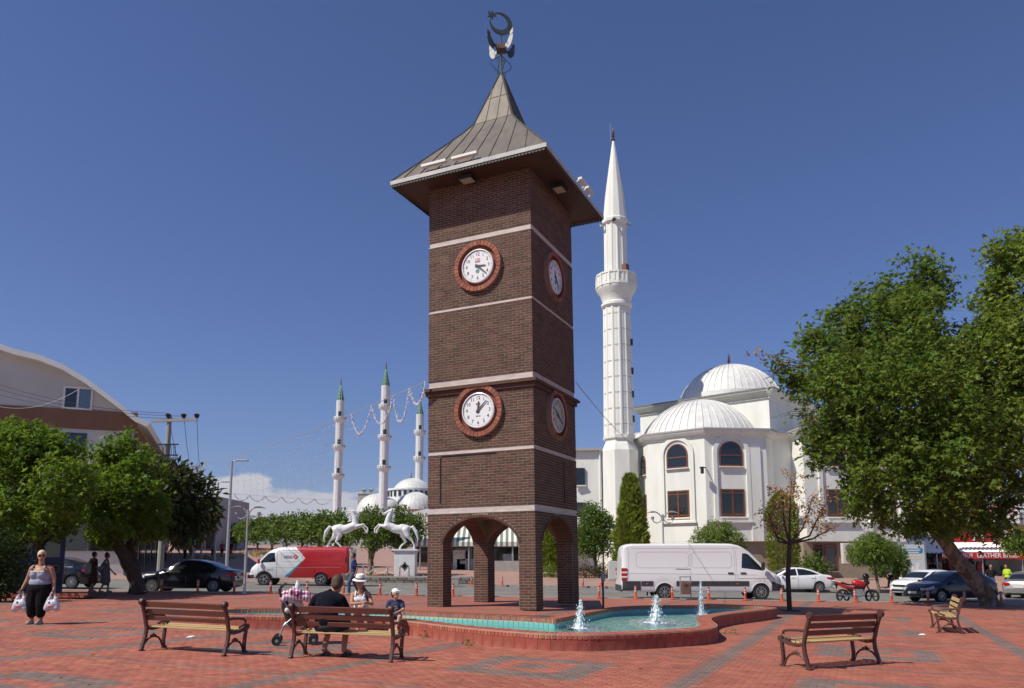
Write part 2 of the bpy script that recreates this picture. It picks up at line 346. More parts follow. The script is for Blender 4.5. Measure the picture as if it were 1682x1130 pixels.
sheet('road', [-80, -30, 0, 30, 80], [33.5, 47.2], -.09, road_mat())
fk = MB()
for i in range(-30, 60):
    x = i*1.0
    fk.add([(x+.01, 47, G(x, 47)+.05), (x+.99, 47, G(x+1, 47)+.05), (x+.99, 47.2, G(x+1, 47)+.05), (x+.01, 47.2, G(x, 47)+.05), (x+.01, 47, G(x, 47)-.2), (x+.99, 47, G(x+1, 47)-.2), (x+.99, 47.2, G(x+1, 47)-.2), (x+.01, 47.2, G(x, 47)-.2)], [(0, 1, 2, 3), (4, 5, 1, 0), (5, 6, 2, 1), (6, 7, 3, 2), (7, 4, 0, 3)])
tag(fk.build('kerb', M['concrete']), kind='structure')
M['pink_paving'] = mat('pink paving', (.40, .235, .18), .9, col2=(.32, .20, .16), scale=.8, bump=.1, bscale=20)
sheet('pavement', [-90, -40, -15, 0, 15, 40, 90], [47.1, 60, 80, 100, 130, 200], .03, M['pink_paving'])
sheet('ground', [-9000, -2000, -400, -100, 0, 100, 400, 2000, 9000], [-3000, -400, -60, -12.05], -.03, M['concrete'])
gm = mat('dry ground', (.16, .15, .10), .95, col2=(.10, .11, .06), scale=.02)
b = MB(); b.add([(-9000, 130, 2.5), (9000, 130, 2.5), (9000, 15000, 2.5), (-9000, 15000, 2.5)], [(0, 1, 2, 3)]); tag(b.build('ground', gm), kind='structure')
b = MB(); b.add([(-9000, -60, -1.6), (9000, -60, -1.6), (9000, 130, -1.6), (-9000, 130, -1.6)], [(0, 1, 2, 3)]); tag(b.build('ground', gm), kind='structure')
# hills to the left, a long way off
def hills():
    nx, ny = 160, 24; v = []; 
    for j in range(ny):
        for i in range(nx):
            x = -8000+i*100; y = 6500+j*130; s = math.sin(PI*j/(ny-1))
            h = (230+230*mnoise.fractal(Vector((x*.0006, y*.0008, 3)), 1, 2, 6)+150*math.exp(-((x+2700)/1500)**2)+130*math.exp(-((x+900)/900)**2))*s
            v.append((x, y, max(-5, h)))
    f = [(j*nx+i, j*nx+i+1, (j+1)*nx+i+1, (j+1)*nx+i) for j in range(ny-1) for i in range(nx-1)]
    b = MB(); b.add(v, f); o = b.build('hills', mat('hill scrub', (.055, .075, .04), .95, col2=(.13, .12, .085), scale=.004, detail=8), smooth=True); tag(o, kind='structure')
hills()

# the air: a thin even haze round everything
hb = MB(); hb.box((0, 2700, 305), (18600, 13400, 630))
hm_ = bpy.data.materials.new('haze'); hm_.use_nodes = True; t = hm_.node_tree; t.nodes.clear(); o = t.nodes.new('ShaderNodeOutputMaterial'); v = t.nodes.new('ShaderNodeVolumePrincipled'); v.inputs['Color'].default_value = (.80, .88, 1, 1); v.inputs['Density'].default_value = 0.00007; v.inputs['Anisotropy'].default_value = .1
t.links.new(v.outputs[0], o.inputs['Volume']); tag(hb.build('haze', hm_), kind='stuff')
# ================================================================ clock tower
M['brick'] = mat('brown facing brick', (.114, .048, .030), .8, col2=(.08, .035, .022), scale=3, island=.30, blotch=.16, bump=.2, bscale=70)
M['brick_one'] = mat('brown facing brick piece', (.114, .048, .030), .8, col2=(.08, .035, .022), scale=3, objrand=.30, blotch=.16, bump=.2, bscale=70)
M['mortar'] = mat('mortar', (.28, .212, .155), .95, col2=(.19, .145, .105), scale=2.5, bump=.2, bscale=60)
M['band'] = mat('pale band stone', (.60, .52, .47), .7, col2=(.46, .39, .35), scale=3, stretch=(1, 1, 4))
M['ring_brick'] = mat('orange ring brick', (.33, .102, .058), .8, col2=(.25, .076, .045), scale=4, objrand=.22, bump=.15, bscale=60)
M['zinc'] = mat('weathered roof sheet', (.165, .14, .112), .62, metal=.25, col2=(.115, .10, .085), scale=1.6, stretch=(2.5, 2.5, .6), bump=.08, bscale=12)
M['soffit'] = mat('brown soffit boards', (.075, .04, .028), .7, col2=(.05, .028, .02), scale=2, stretch=(1, 6, 1))
TW = 3.21; HW = TW/2; TB = .30
tower = thing('clock_tower', 'tall brown brick clock tower with pagoda roof standing on four arched legs beside the pool', 'clock tower', (-.17, 21.98, TB))
tower.rotation_euler = (Matrix.Rotation(-.010, 3, 'Y') @ Matrix.Rotation(R(-24.7), 3, 'Z')).to_euler()
BANDS = [(2.53, 2.70), (4.16, 4.27), (6.07, 6.25), (8.25, 8.34), (10.22, 10.38)]
LEDGE = (5.84, 6.07); TOP = 12.16
PW = .475; ZS = 1.74; RISE = .68; HS = HW-PW
def arch_z(x): 
    k = abs(x)/HS
    return ZS+RISE*(max(0, 1-k**1.9))**.62
def arch_x(z):
    if z <= ZS: return HS
    q = min(1, (z-ZS)/RISE)
    return HS*(max(0, 1-q**(1/.62)))**(1/1.9)
def core():
    b = MB(); xs = [HS*math.sin(PI/2*t/14) for t in range(-14, 15)]
    arch = [(x, arch_z(x)) for x in xs]
    M1 = Matrix(((1, 0, 0), (0, 0, -1), (0, 1, 0)))             # polygon xz -> extruded along -y
    poly = [(-HW, 0), (-HS, 0)]+arch[1:-1]+[(HS, 0), (HW, 0), (HW, 2.53), (-HW, 2.53)]
    poly.insert(2, (-HS, ZS)); poly.insert(len(poly)-4, (HS, ZS))
    b.prism(poly, HW-PW, HW, M=M1); b.prism(poly, -HW, -HW+PW, M=M1)
    side = [(-HS, ZS)]+arch[1:-1]+[(HS, ZS), (HS, 2.528), (-HS, 2.528)]
    M2 = Matrix(((0, 0, 1), (1, 0, 0), (0, 1, 0)))
    b.prism(side, HW-PW, HW-.001, M=M2); b.prism(side, -HW+.001, -HW+PW, M=M2)
    b.box((0, 0, 2.50), (TW-2*PW+.02, TW-2*PW+.02, .05))
    zs = [2.70, 4.16, 4.27, 5.84, 6.25, 8.25, 8.34, 10.22, 10.38, TOP]
    for i in range(0, len(zs), 2): b.box((0, 0, (zs[i]+zs[i+1])/2), (TW, TW, zs[i+1]-zs[i]))
    return b
core().build('wall', M['mortar'], tower)
for z0, z1 in BANDS:
    b = MB(); b.box((0, 0, (z0+z1)/2), (TW-.03, TW-.03, z1-z0)); b.box((0, 0, z0+.012), (TW+.02, TW+.02, .02)); b.build('stone_band', M['band'], tower)
b = MB(); b.box((0, 0, LEDGE[0]+.06), (TW+.12, TW+.12, .12)); b.box((0, 0, LEDGE[0]+.155), (TW+.26, TW+.26, .07)); b.box((0, 0, LEDGE[0]+.2), (TW+.20, TW+.20, .03)); b.build('cornice_ledge', M['brick'], tower)
CL = [(0, 9.41), (0, 5.31), (1, 9.37), (1, 5.30)]                # clocks: face, height
RO = .725; RI = .60
def holes(face, z):
    r = []
    if z < ZS+RISE+.11:
        x = (HS+.012 if z <= ZS else arch_x(z-.07)+.045 if z-.07 < ZS+RISE else 0); x = max(x, .0)
        if z > ZS+RISE: x = HS*.22 if z < ZS+RISE+.09 else 0
        if x > 0: r.append((-x, x))
    for f, zc in CL:
        if f == face % 2 and face < 2 and abs(z-zc) < RO: x = math.sqrt(RO*RO-(z-zc)**2); r.append((-x-.01, x+.01))
    return r
RH = .0725; BL = .25; PRO = .006; JT = .0165
secs = [(0.0, 2.53), (2.70, 4.16), (4.27, 5.84), (6.25, 8.25), (8.34, 10.22), (10.38, TOP)]
allb = []
for face in range(4):
    for z0, z1 in secs:
        nrow = max(1, round((z1-z0)/RH)); rh = (z1-z0)/nrow
        for r in range(nrow):
            z = z0+(r+.5)*rh; x = -HW-(BL/2 if r % 2 else 0); hs_ = holes(face, z)
            lo, hi = -HW-(PRO if face in (0, 2) else 0), HW+(PRO if face in (0, 2) else 0)
            x += random.uniform(-.01, .01)
            while x < hi:
                segs = [(max(lo, x+JT/2), min(hi, x+BL-JT/2))]
                for ha, hb in hs_:
                    s2 = []
                    for a, c in segs:
                        if c <= ha or a >= hb: s2.append((a, c)); continue
                        if a < ha-.03: s2.append((a, ha))
                        if c > hb+.03: s2.append((hb, c))
                    segs = s2
                for a, c in segs:
                    if c-a > .03: allb.append((face, (a+c)/2, z, c-a, rh-JT))
                x += BL
def face_M(face): return Matrix.Rotation(face*PI/2, 3, 'Z')       # 0 front (-y), 1 right (+x)
def brick_shape(b, M3, x, z, l, h, pro=PRO):
    y0 = -HW+.004; y1 = -HW-pro; e = .004; vs = []
    for y, k in ((y0, 0), (y1+.003, 0), (y1, e)):
        for a, c in ((-1, -1), (1, -1), (1, 1), (-1, 1)): vs.append(M3@Vector((x+a*(l/2-k), y, z+c*(h/2-k))))
    b.add(vs, [(0, 1, 5, 4), (1, 2, 6, 5), (2, 3, 7, 6), (3, 0, 4, 7), (4, 5, 9, 8), (5, 6, 10, 9), (6, 7, 11, 10), (7, 4, 8, 11), (8, 9, 10, 11)])
bm0 = MB(); brick_shape(bm0, Matrix.Identity(3), 0, 0, BL-JT, RH-JT); brick_me = bm0.mesh('brick', M['brick_one'])
allb.sort(key=lambda q: (0 if q[0] == 0 else .9 if q[0] == 1 else 9)+q[2]+max(0, 1.0-q[1] if q[0] == 0 else 0)*.2)
stuff = MB()
for i, (f, x, z, l, h) in enumerate(allb):
    pro = PRO+random.uniform(-.002, .0025)
    if i < 300:
        o = link('brick', brick_me, tower); M3 = face_M(f); o.location = M3@Vector((x, 0, z)); o.rotation_euler = (0, 0, f*PI/2); o.scale = (l/(BL-JT), 1, h/(RH-JT))
    else: brick_shape(stuff, face_M(f), x, z, l, h, pro)
for face in range(4):                                             # inner faces of the four piers and the inside over the arches
    for sx in (-1, 1):
        for r in range(int(ZS/RH)):
            z = (r+.5)*RH; cut = -.475+(.16 if r % 2 else .25); q = PW-.01
            for a, c in ((-q, cut-JT/2), (cut+JT/2, -.004)) if r % 2 else ((-q, -q+.22), (-q+.22+JT, -.004)):
                # plane x = sx*HS, normal towards the middle
                Mq = face_M(face)@Matrix(((0, -sx, 0), (sx, 0, 0), (0, 0, 1))); yy = -HS+(a+c)/2
                b0 = MB(); brick_shape(b0, Matrix.Identity(3), 0, 0, c-a, RH-JT)
                for v in b0.v:
                    p = Vector((sx*(HS-(-v[1]-HW)) , yy+v[0], v[2]+z)); b0.v[b0.v.index(v)] = face_M(face)@p
                f0 = b0.f if sx > 0 else [tuple(reversed(f)) for f in b0.f]
                stuff.add(b0.v, f0)
tag(stuff.build('brick', M['brick'], tower), kind='stuff')
# brick-on-edge arch rings, front and right, each voussoir a piece of its own
def arch_path(n=400):
    pts = [Vector((HS*math.sin(PI/2*(t/n*2-1)), arch_z(HS*math.sin(PI/2*(t/n*2-1))))) for t in range(n+1)]; return pts
def resample(pts, step, closed=False):
    P = [Vector(p) for p in pts]; P = P+[P[0]] if closed else P; d = [0]
    for i in range(1, len(P)): d.append(d[-1]+(P[i]-P[i-1]).length)
    n = max(2, round(d[-1]/step)); outp = []; j = 0
    for k in range(n if closed else n+1):
        s = d[-1]*k/n
        while j < len(d)-2 and d[j+1] < s: j += 1
        t = (s-d[j])/max(1e-9, d[j+1]-d[j]); p = P[j].lerp(P[j+1], t); tg = (P[j+1]-P[j]).normalized(); outp.append((p, tg))
    return outp
ap = resample(arch_path(), .088)
for face in range(4):
    b = MB(); M3 = face_M(face)
    for (p, tg), (p2, tg2) in zip(ap[:-1], ap[1:]):
        n1_, n2_ = Vector((-tg.y, tg.x)), Vector((-tg2.y, tg2.x)); g = (p2-p)*.06
        q = [p+g-n1_*.006, p2-g-n2_*.006, p2-g+n2_*.062, p+g+n1_*.062]; vs = []
        for y in (-HW+PW*.98, -HW-.022):
            vs += [M3@Vector((a.x, y, a.y)) for a in q]
        b.add(vs, [(4, 5, 6, 7), (0, 1, 5, 4), (1, 2, 6, 5), (2, 3, 7, 6), (3, 0, 4, 7)])
    tag(b.build('arch_ring', M['brick'], tower), kind='stuff')
# clocks
M['clock_white'] = mat('clock face white', (.80, .80, .79), .35)
M['clock_rim'] = mat('clock rim', (.74, .75, .76), .3)
M['clock_ink'] = mat('clock ink', (.03, .032, .036), .5); M['hand'] = mat('dark slate hand', (.06, .075, .085), .5)
M['reveal'] = mat('dark red reveal', (.22, .065, .04), .85, col2=(.16, .05, .03), scale=6)
M['flag_red'] = mat('flag red', (.62, .12, .13), .6); M['flag_gold'] = mat('flag gold', (.75, .55, .12), .6); M['logo_blue'] = mat('logo blue', (.05, .16, .35), .5); M['logo_green'] = mat('logo green', (.12, .35, .2), .5)
M['flag_faded'] = mat('faded flag red', (.72, .27, .28), .6); M['face_old'] = mat('yellowed clock face', (.55, .52, .42), .4, col2=(.42, .40, .30), scale=3)
nr = 36; rb = MB(); a = PI/nr*.87; vs = []
for y in (-.0, -.105):
    for r_, t_ in ((RI, -a), (RO, -a), (RO, a), (RI, a)): vs.append((r_*math.sin(t_), y, r_*math.cos(t_)))
rb.add(vs, [(4, 5, 6, 7), (0, 1, 5, 4), (1, 2, 6, 5), (2, 3, 7, 6), (3, 0, 4, 7)]); ring_me = rb.mesh('ring_brick', M['ring_brick'])
RX = Matrix.Rotation(R(90), 3, 'X')                                # disc in xy -> facing -y
for ci, (face, zc) in enumerate(CL):
    lab = ['upper clock on the sunlit side, hands at twenty past three', 'lower clock on the sunlit side with German flag', 'upper clock on the shaded side', 'lower clock on the shaded side with yellowed face'][ci]
    M3 = face_M(face); base = M3@Vector((0, -HW, zc)); rot = (0, 0, face*PI/2)
    sur = MB(); sur.lathe([(RO+.004, .0), (RO+.004, .092), (RI-.004, .092), (RI-.004, .003), (0, .002)], 48, M=RX, cap=False); s = sur.build('clock_surround', M['mortar'], tower); s.location = base; s.rotation_euler = rot
    bk = MB(); bk.lathe([(RI-.006, .006), (RI-.006, .098)], 48, M=RX, cap=False); bk.lathe([(0, .008), (RI-.006, .0081)], 48, M=RX, cap=False); bk.build('reveal', M['reveal'], s)
    for k in range(nr):
        o = link('ring_brick', ring_me, s); o.rotation_euler = (0, 2*PI*(k+.5)/nr, 0); o.location = (0, random.uniform(-.004, .002), 0)
    cf = MB(); cf.lathe([(.49, .012), (.49, .155), (.465, .165), (.452, .15)], 48, M=RX, cap=False); c = cf.build('clock', M['clock_rim'], tower, smooth=30); c.location = base+M3@Vector((0, .072, 0)); c.rotation_euler = rot; tag(c, lab)
    fc = MB(); fc.lathe([(0, .136), (.453, .1361)], 48, M=RX, cap=False); fc.build('clock_face', M['face_old'] if ci == 3 else M['clock_white'], c)
    tk = MB()
    for k in range(60):
        t = 2*PI*k/60; r_ = .425; w_, h_ = (.012, .026) if k % 5 == 0 else (.005, .018)
        tk.box((r_*math.sin(t), -.138, r_*math.cos(t)), (w_, .004, h_), M=Matrix.Rotation(t, 3, 'Y'))
    tk.build('minute_marks', M['clock_ink'], c)
    for k in range(1, 13):
        t = 2*PI*k/12; text('numeral', str(k), .135, M['clock_ink'], c, (.345*math.sin(t), -.139, .345*math.cos(t)), (R(90), 0, 0), depth=.002)
    hh, mm = [(3.1, 22), (12.15, 7.6), (4.3, 24), (10.25, 20)][ci]
    for nm, t, l, w_, y in (('hour_hand', 2*PI*hh/12, .25, .042, -.150), ('minute_hand', 2*PI*mm/60, .37, .032, -.160)):
        h = MB(); h.prism([(-w_*.7, -.075), (w_*.7, -.075), (w_*.62, l*.3), (w_*.35, l), (-w_*.35, l), (-w_*.62, l*.3)], -.004, .004, M=Matrix(((1, 0, 0), (0, 0, 1), (0, 1, 0)))); o = h.build(nm, M['hand'], c); o.location = (0, y, 0); o.rotation_euler = (0, t, 0)
    hb = MB(); hb.lathe([(.036, .14), (.036, .172), (0, .173)], 16, M=RX); hb.build('hub', M['hand'], c)
    if ci == 1:
        for i_, m_ in enumerate((M['clock_ink'], M['flag_red'], M['flag_gold'])):
            q = MB(); q.box((-.0, -.139, .185-.026*i_), (.125, .004, .026)); q.build('flag_stripe', m_, c)
        text('lettering', 'BERLIN', .045, M['clock_ink'], c, (0, -.139, -.16), (R(90), 0, 0), depth=.002)
    elif ci in (0, 2):
        q = MB(); q.box((0, -.139, .185), (.16, .004, .085)); q.build('flag', M['flag_faded'], c)
        q = MB(); pts = [(.028*math.cos(t), .028*math.sin(t)) for t in np.linspace(.6, 2*PI-.6, 16)]+[(.010+.021*math.cos(t), .021*math.sin(t)) for t in np.linspace(2*PI-.8, .8, 12)]
        q.prism(pts, .1412, .1425, M=RX, c=(-.02, 0, .185)); q.build('flag_crescent', M['clock_white'], c)
        text('lettering', 'TÜRKİYE', .038, M['clock_ink'], c, (0, -.139, .115), (R(90), 0, 0), depth=.002)
        q = MB(); q.lathe([(0, .141), (.06, .1412)], 20, M=RX, c=(0, 0, -.15)); q.build('emblem', M['logo_green'], c)
        q = MB(); q.prism([(-.06, -.01), (-.03, .04), (.03, .045), (.06, .0), (.02, .02), (-.02, .015)], .1425, .144, M=RX, c=(0, 0, -.15)); q.build('emblem', M['logo_blue'], c)
# thin cable conduit on the front, lower panel outline
for c_, d_ in (((-HW+.40, -HW-.018, 3.46), (.022, .018, 1.28)), ((-.34, -HW-.018, 4.13), (1.7, .018, .022)), ((HW+.018, .55, 3.45), (.018, .02, 1.2))):
    b = MB(); b.box(c_, d_); b.build('cable', M['black'], tower)
# roof
RP = [(2.405, 12.12), (1.80, 12.87), (1.21, 13.60), (.90, 14.0), (.64, 14.38), (.34, 15.30), (.05, 16.2)]
def roof_h(z):
    for (h0, z0), (h1, z1) in zip(RP[:-1], RP[1:]):
        if z0 <= z <= z1: return h0+(h1-h0)*(z-z0)/(z1-z0)
b = MB(); vs = []
for h, z in RP: vs += [(-h, -h, z), (h, -h, z), (h, h, z), (-h, h, z)]
b.add(vs, [(i*4+j, i*4+(j+1) % 4, i*4+4+(j+1) % 4, i*4+4+j) for i in range(len(RP)-1) for j in range(4)]+[(24, 25, 26, 27)])
b.add([(-2.4, -2.4, 12.1), (2.4, -2.4, 12.1), (2.4, 2.4, 12.1), (-2.4, 2.4, 12.1)], [(3, 2, 1, 0)])
roof = b.build('roof', M['zinc'], tower)
for f in range(4):
    M3 = face_M(f)
    for x in [-1.98, -1.44, -.9, -.36, .18, .72, 1.26, 1.8]:
        sm = MB(); pts = []
        for (h0, z0), (h1, z1) in zip(RP[:-1], RP[1:]):
            for t in np.linspace(0, 1, 6)[:-1]:
                h, z = h0+(h1-h0)*t, z0+(z1-z0)*t; xx = x*min(1, (.32+.68*(h/2.405))/1) if False else x*(.55+.45*h/2.405)
                if abs(xx) < h-.01: pts.append(M3@Vector((xx, -h, z+.012)))
        if len(pts) > 1:
            for p, q in zip(pts[:-1], pts[1:]): sm.bar(p, q, .022, .03)
            sm.build('seam', M['zinc'], roof)
    for z in (14.38, 15.30):
        h = roof_h(z); q = MB(); q.bar(M3@Vector((-h, -h-.004, z)), M3@Vector((h, -h-.004, z)), .02, .016); q.build('seam', M['zinc'], roof)
    hp = MB(); pts = [M3@Vector((h, -h, z+.01)) for h, z in RP]
    for p, q in zip(pts[:-1], pts[1:]): hp.bar(p, q, .05, .035)
    hp.build('hip_cap', M['zinc'], roof)
b = MB()
for f in range(4):
    M3 = face_M(f); b.box(M3@Vector((0, -2.412, 12.06)), (4.86, .03, .115), rz=f*PI/2)
b.build('fascia', mat('dull white fascia', (.56, .55, .53), .6, col2=(.42, .41, .40), scale=3), tower)
b = MB(); b.box((0, 0, 12.03), (4.76, 4.76, .03)); b.box((0, 0, 12.16), (TW, TW, .2)); b.build('soffit', M['soffit'], tower)
b = MB()
for f in range(4):
    M3 = face_M(f)
    for k in range(48):
        x = -2.38+4.76*(k+.5)/48; pts = [(-.045, 0), (-.045, -.03), (-.03, -.062), (0, -.075), (.03, -.062), (.045, -.03), (.045, 0)]
        b.prism(pts, -.008, .008, M=M3@Matrix(((1, 0, 0), (0, 0, -1), (0, 1, 0))), c=M3@Vector((x, -2.40, 12.0)))
tag(b.build('scalloped_trim', mat('dark trim', (.05, .06, .05), .6), tower), kind='stuff')
M['lens'] = mat('floodlight lens', (.45, .43, .36), .25)
for f, x in ((0, -.15), (1, -.35)):
    M3 = face_M(f); b = MB(); c0 = M3@Vector((x, -HW-.38, 11.88)); b.box(c0, (.42, .34, .10), rz=f*PI/2); b.box(c0+Vector((0, 0, .10)), (.05, .05, .14), rz=f*PI/2)
    fl = b.build('floodlight', M['black'], tower); q = MB(); q.box(c0+Vector((0, 0, -.056)), (.35, .27, .012), rz=f*PI/2); q.build('lens', M['lens'], fl)
for f, x in ((0, -.95), (0, .02), (1, .35), (1, .95)):
    M3 = face_M(f); b = MB(); b.box(M3@Vector((x, -2.46, 12.30)), (.78 if f == 0 else .5, .12, .07), rz=f*PI/2); 
    for s_ in (-.25, .2): b.bar(M3@Vector((x+s_, -2.46, 12.28)), M3@Vector((x+s_, -2.33, 12.18)), .03)
    b.build('light_bar', M['white'], tower)
# finial: pole, scrolls, compass arms, crescent and star
M['verdigris'] = mat('dark verdigris', (.06, .085, .08), .5, metal=.4, col2=(.10, .12, .11), scale=5); M['plate'] = mat('pale plate', (.55, .56, .50), .5)
b = MB(); b.tube([(0, 0, 16.1), (0, 0, 17.0), (0, 0, 17.62)], [.045, .035, .025], 8)
for k in range(4):
    a = PI/4+k*PI/2; dx, dy = math.cos(a), math.sin(a); pts = []
    for t in np.linspace(0, 1, 14):
        r_ = .03+.30*math.sin(PI*t)**1.2*(1 if t < .75 else .9); pts.append((dx*r_, dy*r_, 16.25+.62*t))
    b.tube(pts, .012, 5)
    pts = [(dx*(.13+.06*math.cos(t)), dy*(.13+.06*math.cos(t)), 16.72+.06*math.sin(t)) for t in np.linspace(0, 5, 10)]; b.tube(pts, .010, 5)
    pts = [(dx*(.10+.05*math.cos(t)), dy*(.10+.05*math.cos(t)), 16.27+.05*math.sin(t)) for t in np.linspace(2, 7, 10)]; b.tube(pts, .010, 5)
fin = b.build('finial', M['verdigris'], tower, smooth=True)
b = MB(); b.box((0, 0, 17.12), (.30, .30, .16), rz=R(20)); b.build('hub_block', mat('rusty plate', (.09, .055, .035), .7), fin)
for k in range(4):
    a = R(66)+k*PI/2; d = Vector((math.cos(a), math.sin(a), 0)); s_ = Vector((-d.y, d.x, 0)); up_ = Vector((0, 0, 1))
    ax = (up_*.9+d*.45).normalized() ; M3 = Matrix((s_, ax, s_.cross(ax))).transposed()
    M3 = Matrix((d, up_, d.cross(up_))).transposed()
    b = MB(); cpt = Vector((0, 0, 17.12))+d*.44
    el = [(.165*math.cos(t)+.13+.10*math.sin(t), .27*math.sin(t)+.06) for t in np.linspace(0, 2*PI, 18, endpoint=False)]
    b.prism(el, -.012, .012, M=M3, c=cpt)
    b.prism([(.12, .28), (.26, .26), (.24, .35), (.34, .33), (.32, .56), (.12, .42), (.18, .38)], -.012, .012, M=M3, c=cpt)
    b.prism([(-.44, -.06), (.05, -.08), (.05, .06), (-.44, .05)], -.012, .012, M=M3, c=cpt)
    b.v = [tuple(Vector((0, 0, 17.12))+(Vector(v)-Vector((0, 0, 17.12)))*.74) for v in b.v]; b.build('compass_arm', M['plate'] if k in (1, 3) else M['verdigris'], fin)
b = MB(); Ro, Ri, off = .37, .285, .075
MC = Matrix.Rotation(R(24.7+18), 3, 'Z')@RX@Matrix.Rotation(R(52), 3, 'Z')
pts = [(Ro*math.cos(t), Ro*math.sin(t)) for t in np.linspace(R(97), R(443), 40)]+[(Ri*math.cos(t), Ri*math.sin(t)+off) for t in np.linspace(R(430), R(110), 34)]
b.prism(pts, -.03, .03, M=MC, c=(0, 0, 17.97)); b.build('crescent', M['verdigris'], fin)
st = [((.16 if k % 2 == 0 else .065)*math.cos(PI/2+k*PI/5), (.16 if k % 2 == 0 else .065)*math.sin(PI/2+k*PI/5)) for k in range(10)]
b = MB(); b.prism([(x, y+.385) for x, y in st], -.025, .025, M=MC, c=(0, 0, 17.97)); b.build('star', M['verdigris'], fin)
# ================================================================ pool round the tower
WL = [(366, 1003.8), (385, 1007.5), (450, 1009), (520, 1010), (600, 1012), (655, 1014.5), (700, 1019), (750, 1025), (800, 1030), (850, 1034), (900, 1037.3), (950, 1038.3), (980, 1038), (1030, 1036.5), (1081, 1034), (1120, 1032), (1143, 1029.5), (1152, 1025), (1147, 1019.5), (1144, 1015), (1152, 1010.8), (1182, 1005.8), (1222, 1001.6), (1248, 998.6), (1256, 996.8), (1240, 995.6), (1200, 995), (1140, 994.6), (1080, 994.8), (1030, 996.7), (993, 1001.5), (952, 1009), (925, 1014.6), (914, 1016.8), (900, 1016), (852, 1013), (757, 1008.5), (663, 1004), (560, 1001.2), (450, 1000.2), (385, 1000.6)]
RZ = .30
ctrl = [at(x, y, RZ) for x, y in WL]; ctrl = [Vector((p.x, p.y)) for p in ctrl]
def catmull(P, n=8):
    o = []; k = len(P)
    for i in range(k):
        p0, p1, p2, p3 = P[i-1], P[i], P[(i+1) % k], P[(i+2) % k]
        for t in np.linspace(0, 1, n, endpoint=False): o.append(.5*((2*p1)+(p2-p0)*t+(2*p0-5*p1+4*p2-p3)*t*t+(3*p1-p0-3*p2+p3)*t**3))
    return o
loop = catmull(ctrl)
area = sum(loop[i-1].x*loop[i].y-loop[i].x*loop[i-1].y for i in range(len(loop)))
if area < 0: loop.reverse()                                        # counter-clockwise, outward = right of travel
M['rim'] = mat('red rim brick', (.42, .125, .07), .75, col2=(.33, .095, .055), scale=4, objrand=.22, bump=.15, bscale=60)
M['slab'] = mat('red wall slab with lime stains', (.33, .08, .05), .8, col2=(.48, .25, .21), scale=2.2, objrand=.12, stretch=(1, 1, .45), contrast=(.5, .8), bump=.1, bscale=40)
M['rim_bed'] = mat('rim mortar', (.42, .30, .23), .9)
pool = thing('fountain_pool', 'low red brick pool with curving rim and turquoise tiles before the clock tower', 'pool', (2.0, 16.0, 0))
PO = Vector((2.0, 16.0, 0))
def L3(p, z): return Vector((p.x, p.y, z-K*p.x))-PO
rp = resample(loop, .078, True); n = len(rp)
rw = .34
rb_ = MB(); vs = []
for y, z in ((-.17, -.045), (.17, -.045), (.17, .015), (.135, .045), (-.17, .05)):
    for x in (-.034, .034): vs.append((x, y, z))
rb_.add(vs, [(0, 1, 3, 2), (2, 3, 5, 4), (4, 5, 7, 6), (6, 7, 9, 8), (8, 9, 1, 0), (0, 2, 4, 6, 8), (1, 9, 7, 5, 3)]); rim_me = rb_.mesh('rim_brick', M['rim'])
rims = []
for i, (p, tg) in enumerate(rp):
    tg = (rp[(i+2) % n][0]-rp[i-2][0]).normalized(); nn = Vector((tg.y, -tg.x)); c = p+nn*rw/2; rims.append((c, math.atan2(-nn.x, nn.y)))
order = sorted(range(n), key=lambda i: rims[i][0].y); stuff = MB()
for rank, i in enumerate(order):
    c, a = rims[i]
    if rank < 300:
        o = link('rim_brick', rim_me, pool); o.location = L3(c, RZ-.05+random.uniform(-.003, .003)); o.rotation_euler = (random.uniform(-.01, .01), 0, a)
    else:
        Mr = Matrix.Rotation(a, 3, 'Z'); stuff.add([L3(c, RZ-.05)+Mr@Vector(v) for v in vs], [(0, 1, 3, 2), (2, 3, 5, 4), (4, 5, 7, 6), (6, 7, 9, 8), (8, 9, 1, 0), (0, 2, 4, 6, 8), (1, 9, 7, 5, 3)])
tag(stuff.build('rim_brick', M['rim'], pool), kind='stuff')
def offs(d):
    o = []
    for i, (p, tg) in enumerate(rp):
        tg = (rp[(i+2) % n][0]-rp[i-2][0]).normalized(); o.append(p+Vector((tg.y, -tg.x))*d)
    return o
inn, o2 = offs(.004), offs(rw-.012)
b = MB(); vs = []
for L_, z in ((o2, -.06), (o2, RZ-.010), (inn, RZ-.010), (inn, -.35)): vs += [L3(p, z) for p in L_]
b.add(vs, [(k*n+i, k*n+(i+1) % n, (k+1)*n+(i+1) % n, (k+1)*n+i) for k in (0, 1) for i in range(n)]); b.build('rim_bed', M['rim_bed'], pool)
def tile_mat():
    m = bpy.data.materials.new('pool tiles'); m.use_nodes = True; t = m.node_tree; b = t.nodes['Principled BSDF']; b.inputs['Roughness'].default_value = .25
    tcn = t.nodes.new('ShaderNodeTexCoord'); sp = t.nodes.new('ShaderNodeSeparateXYZ'); t.links.new(tcn.outputs['Object'], sp.inputs[0])
    rm = t.nodes.new('ShaderNodeMapRange'); rm.inputs[1].default_value = -.35; rm.inputs[2].default_value = .30; t.links.new(sp.outputs[2], rm.inputs[0])
    cr = t.nodes.new('ShaderNodeValToRGB'); cr.color_ramp.interpolation = 'CONSTANT'; e = cr.color_ramp.elements; e[0].color = (.16, .46, .44, 1)
    for p, c in ((.74, (.18, .50, .48, 1)), (.82, (.55, .50, .30, 1)), (.88, (.30, .55, .58, 1))):
        q = e.new(p); q.color = c
    e[-1].position = .999; e[-1].color = (.3, .55, .58, 1); t.links.new(rm.outputs[0], cr.inputs[0]); t.links.new(cr.outputs[0], b.inputs['Base Color']); return m
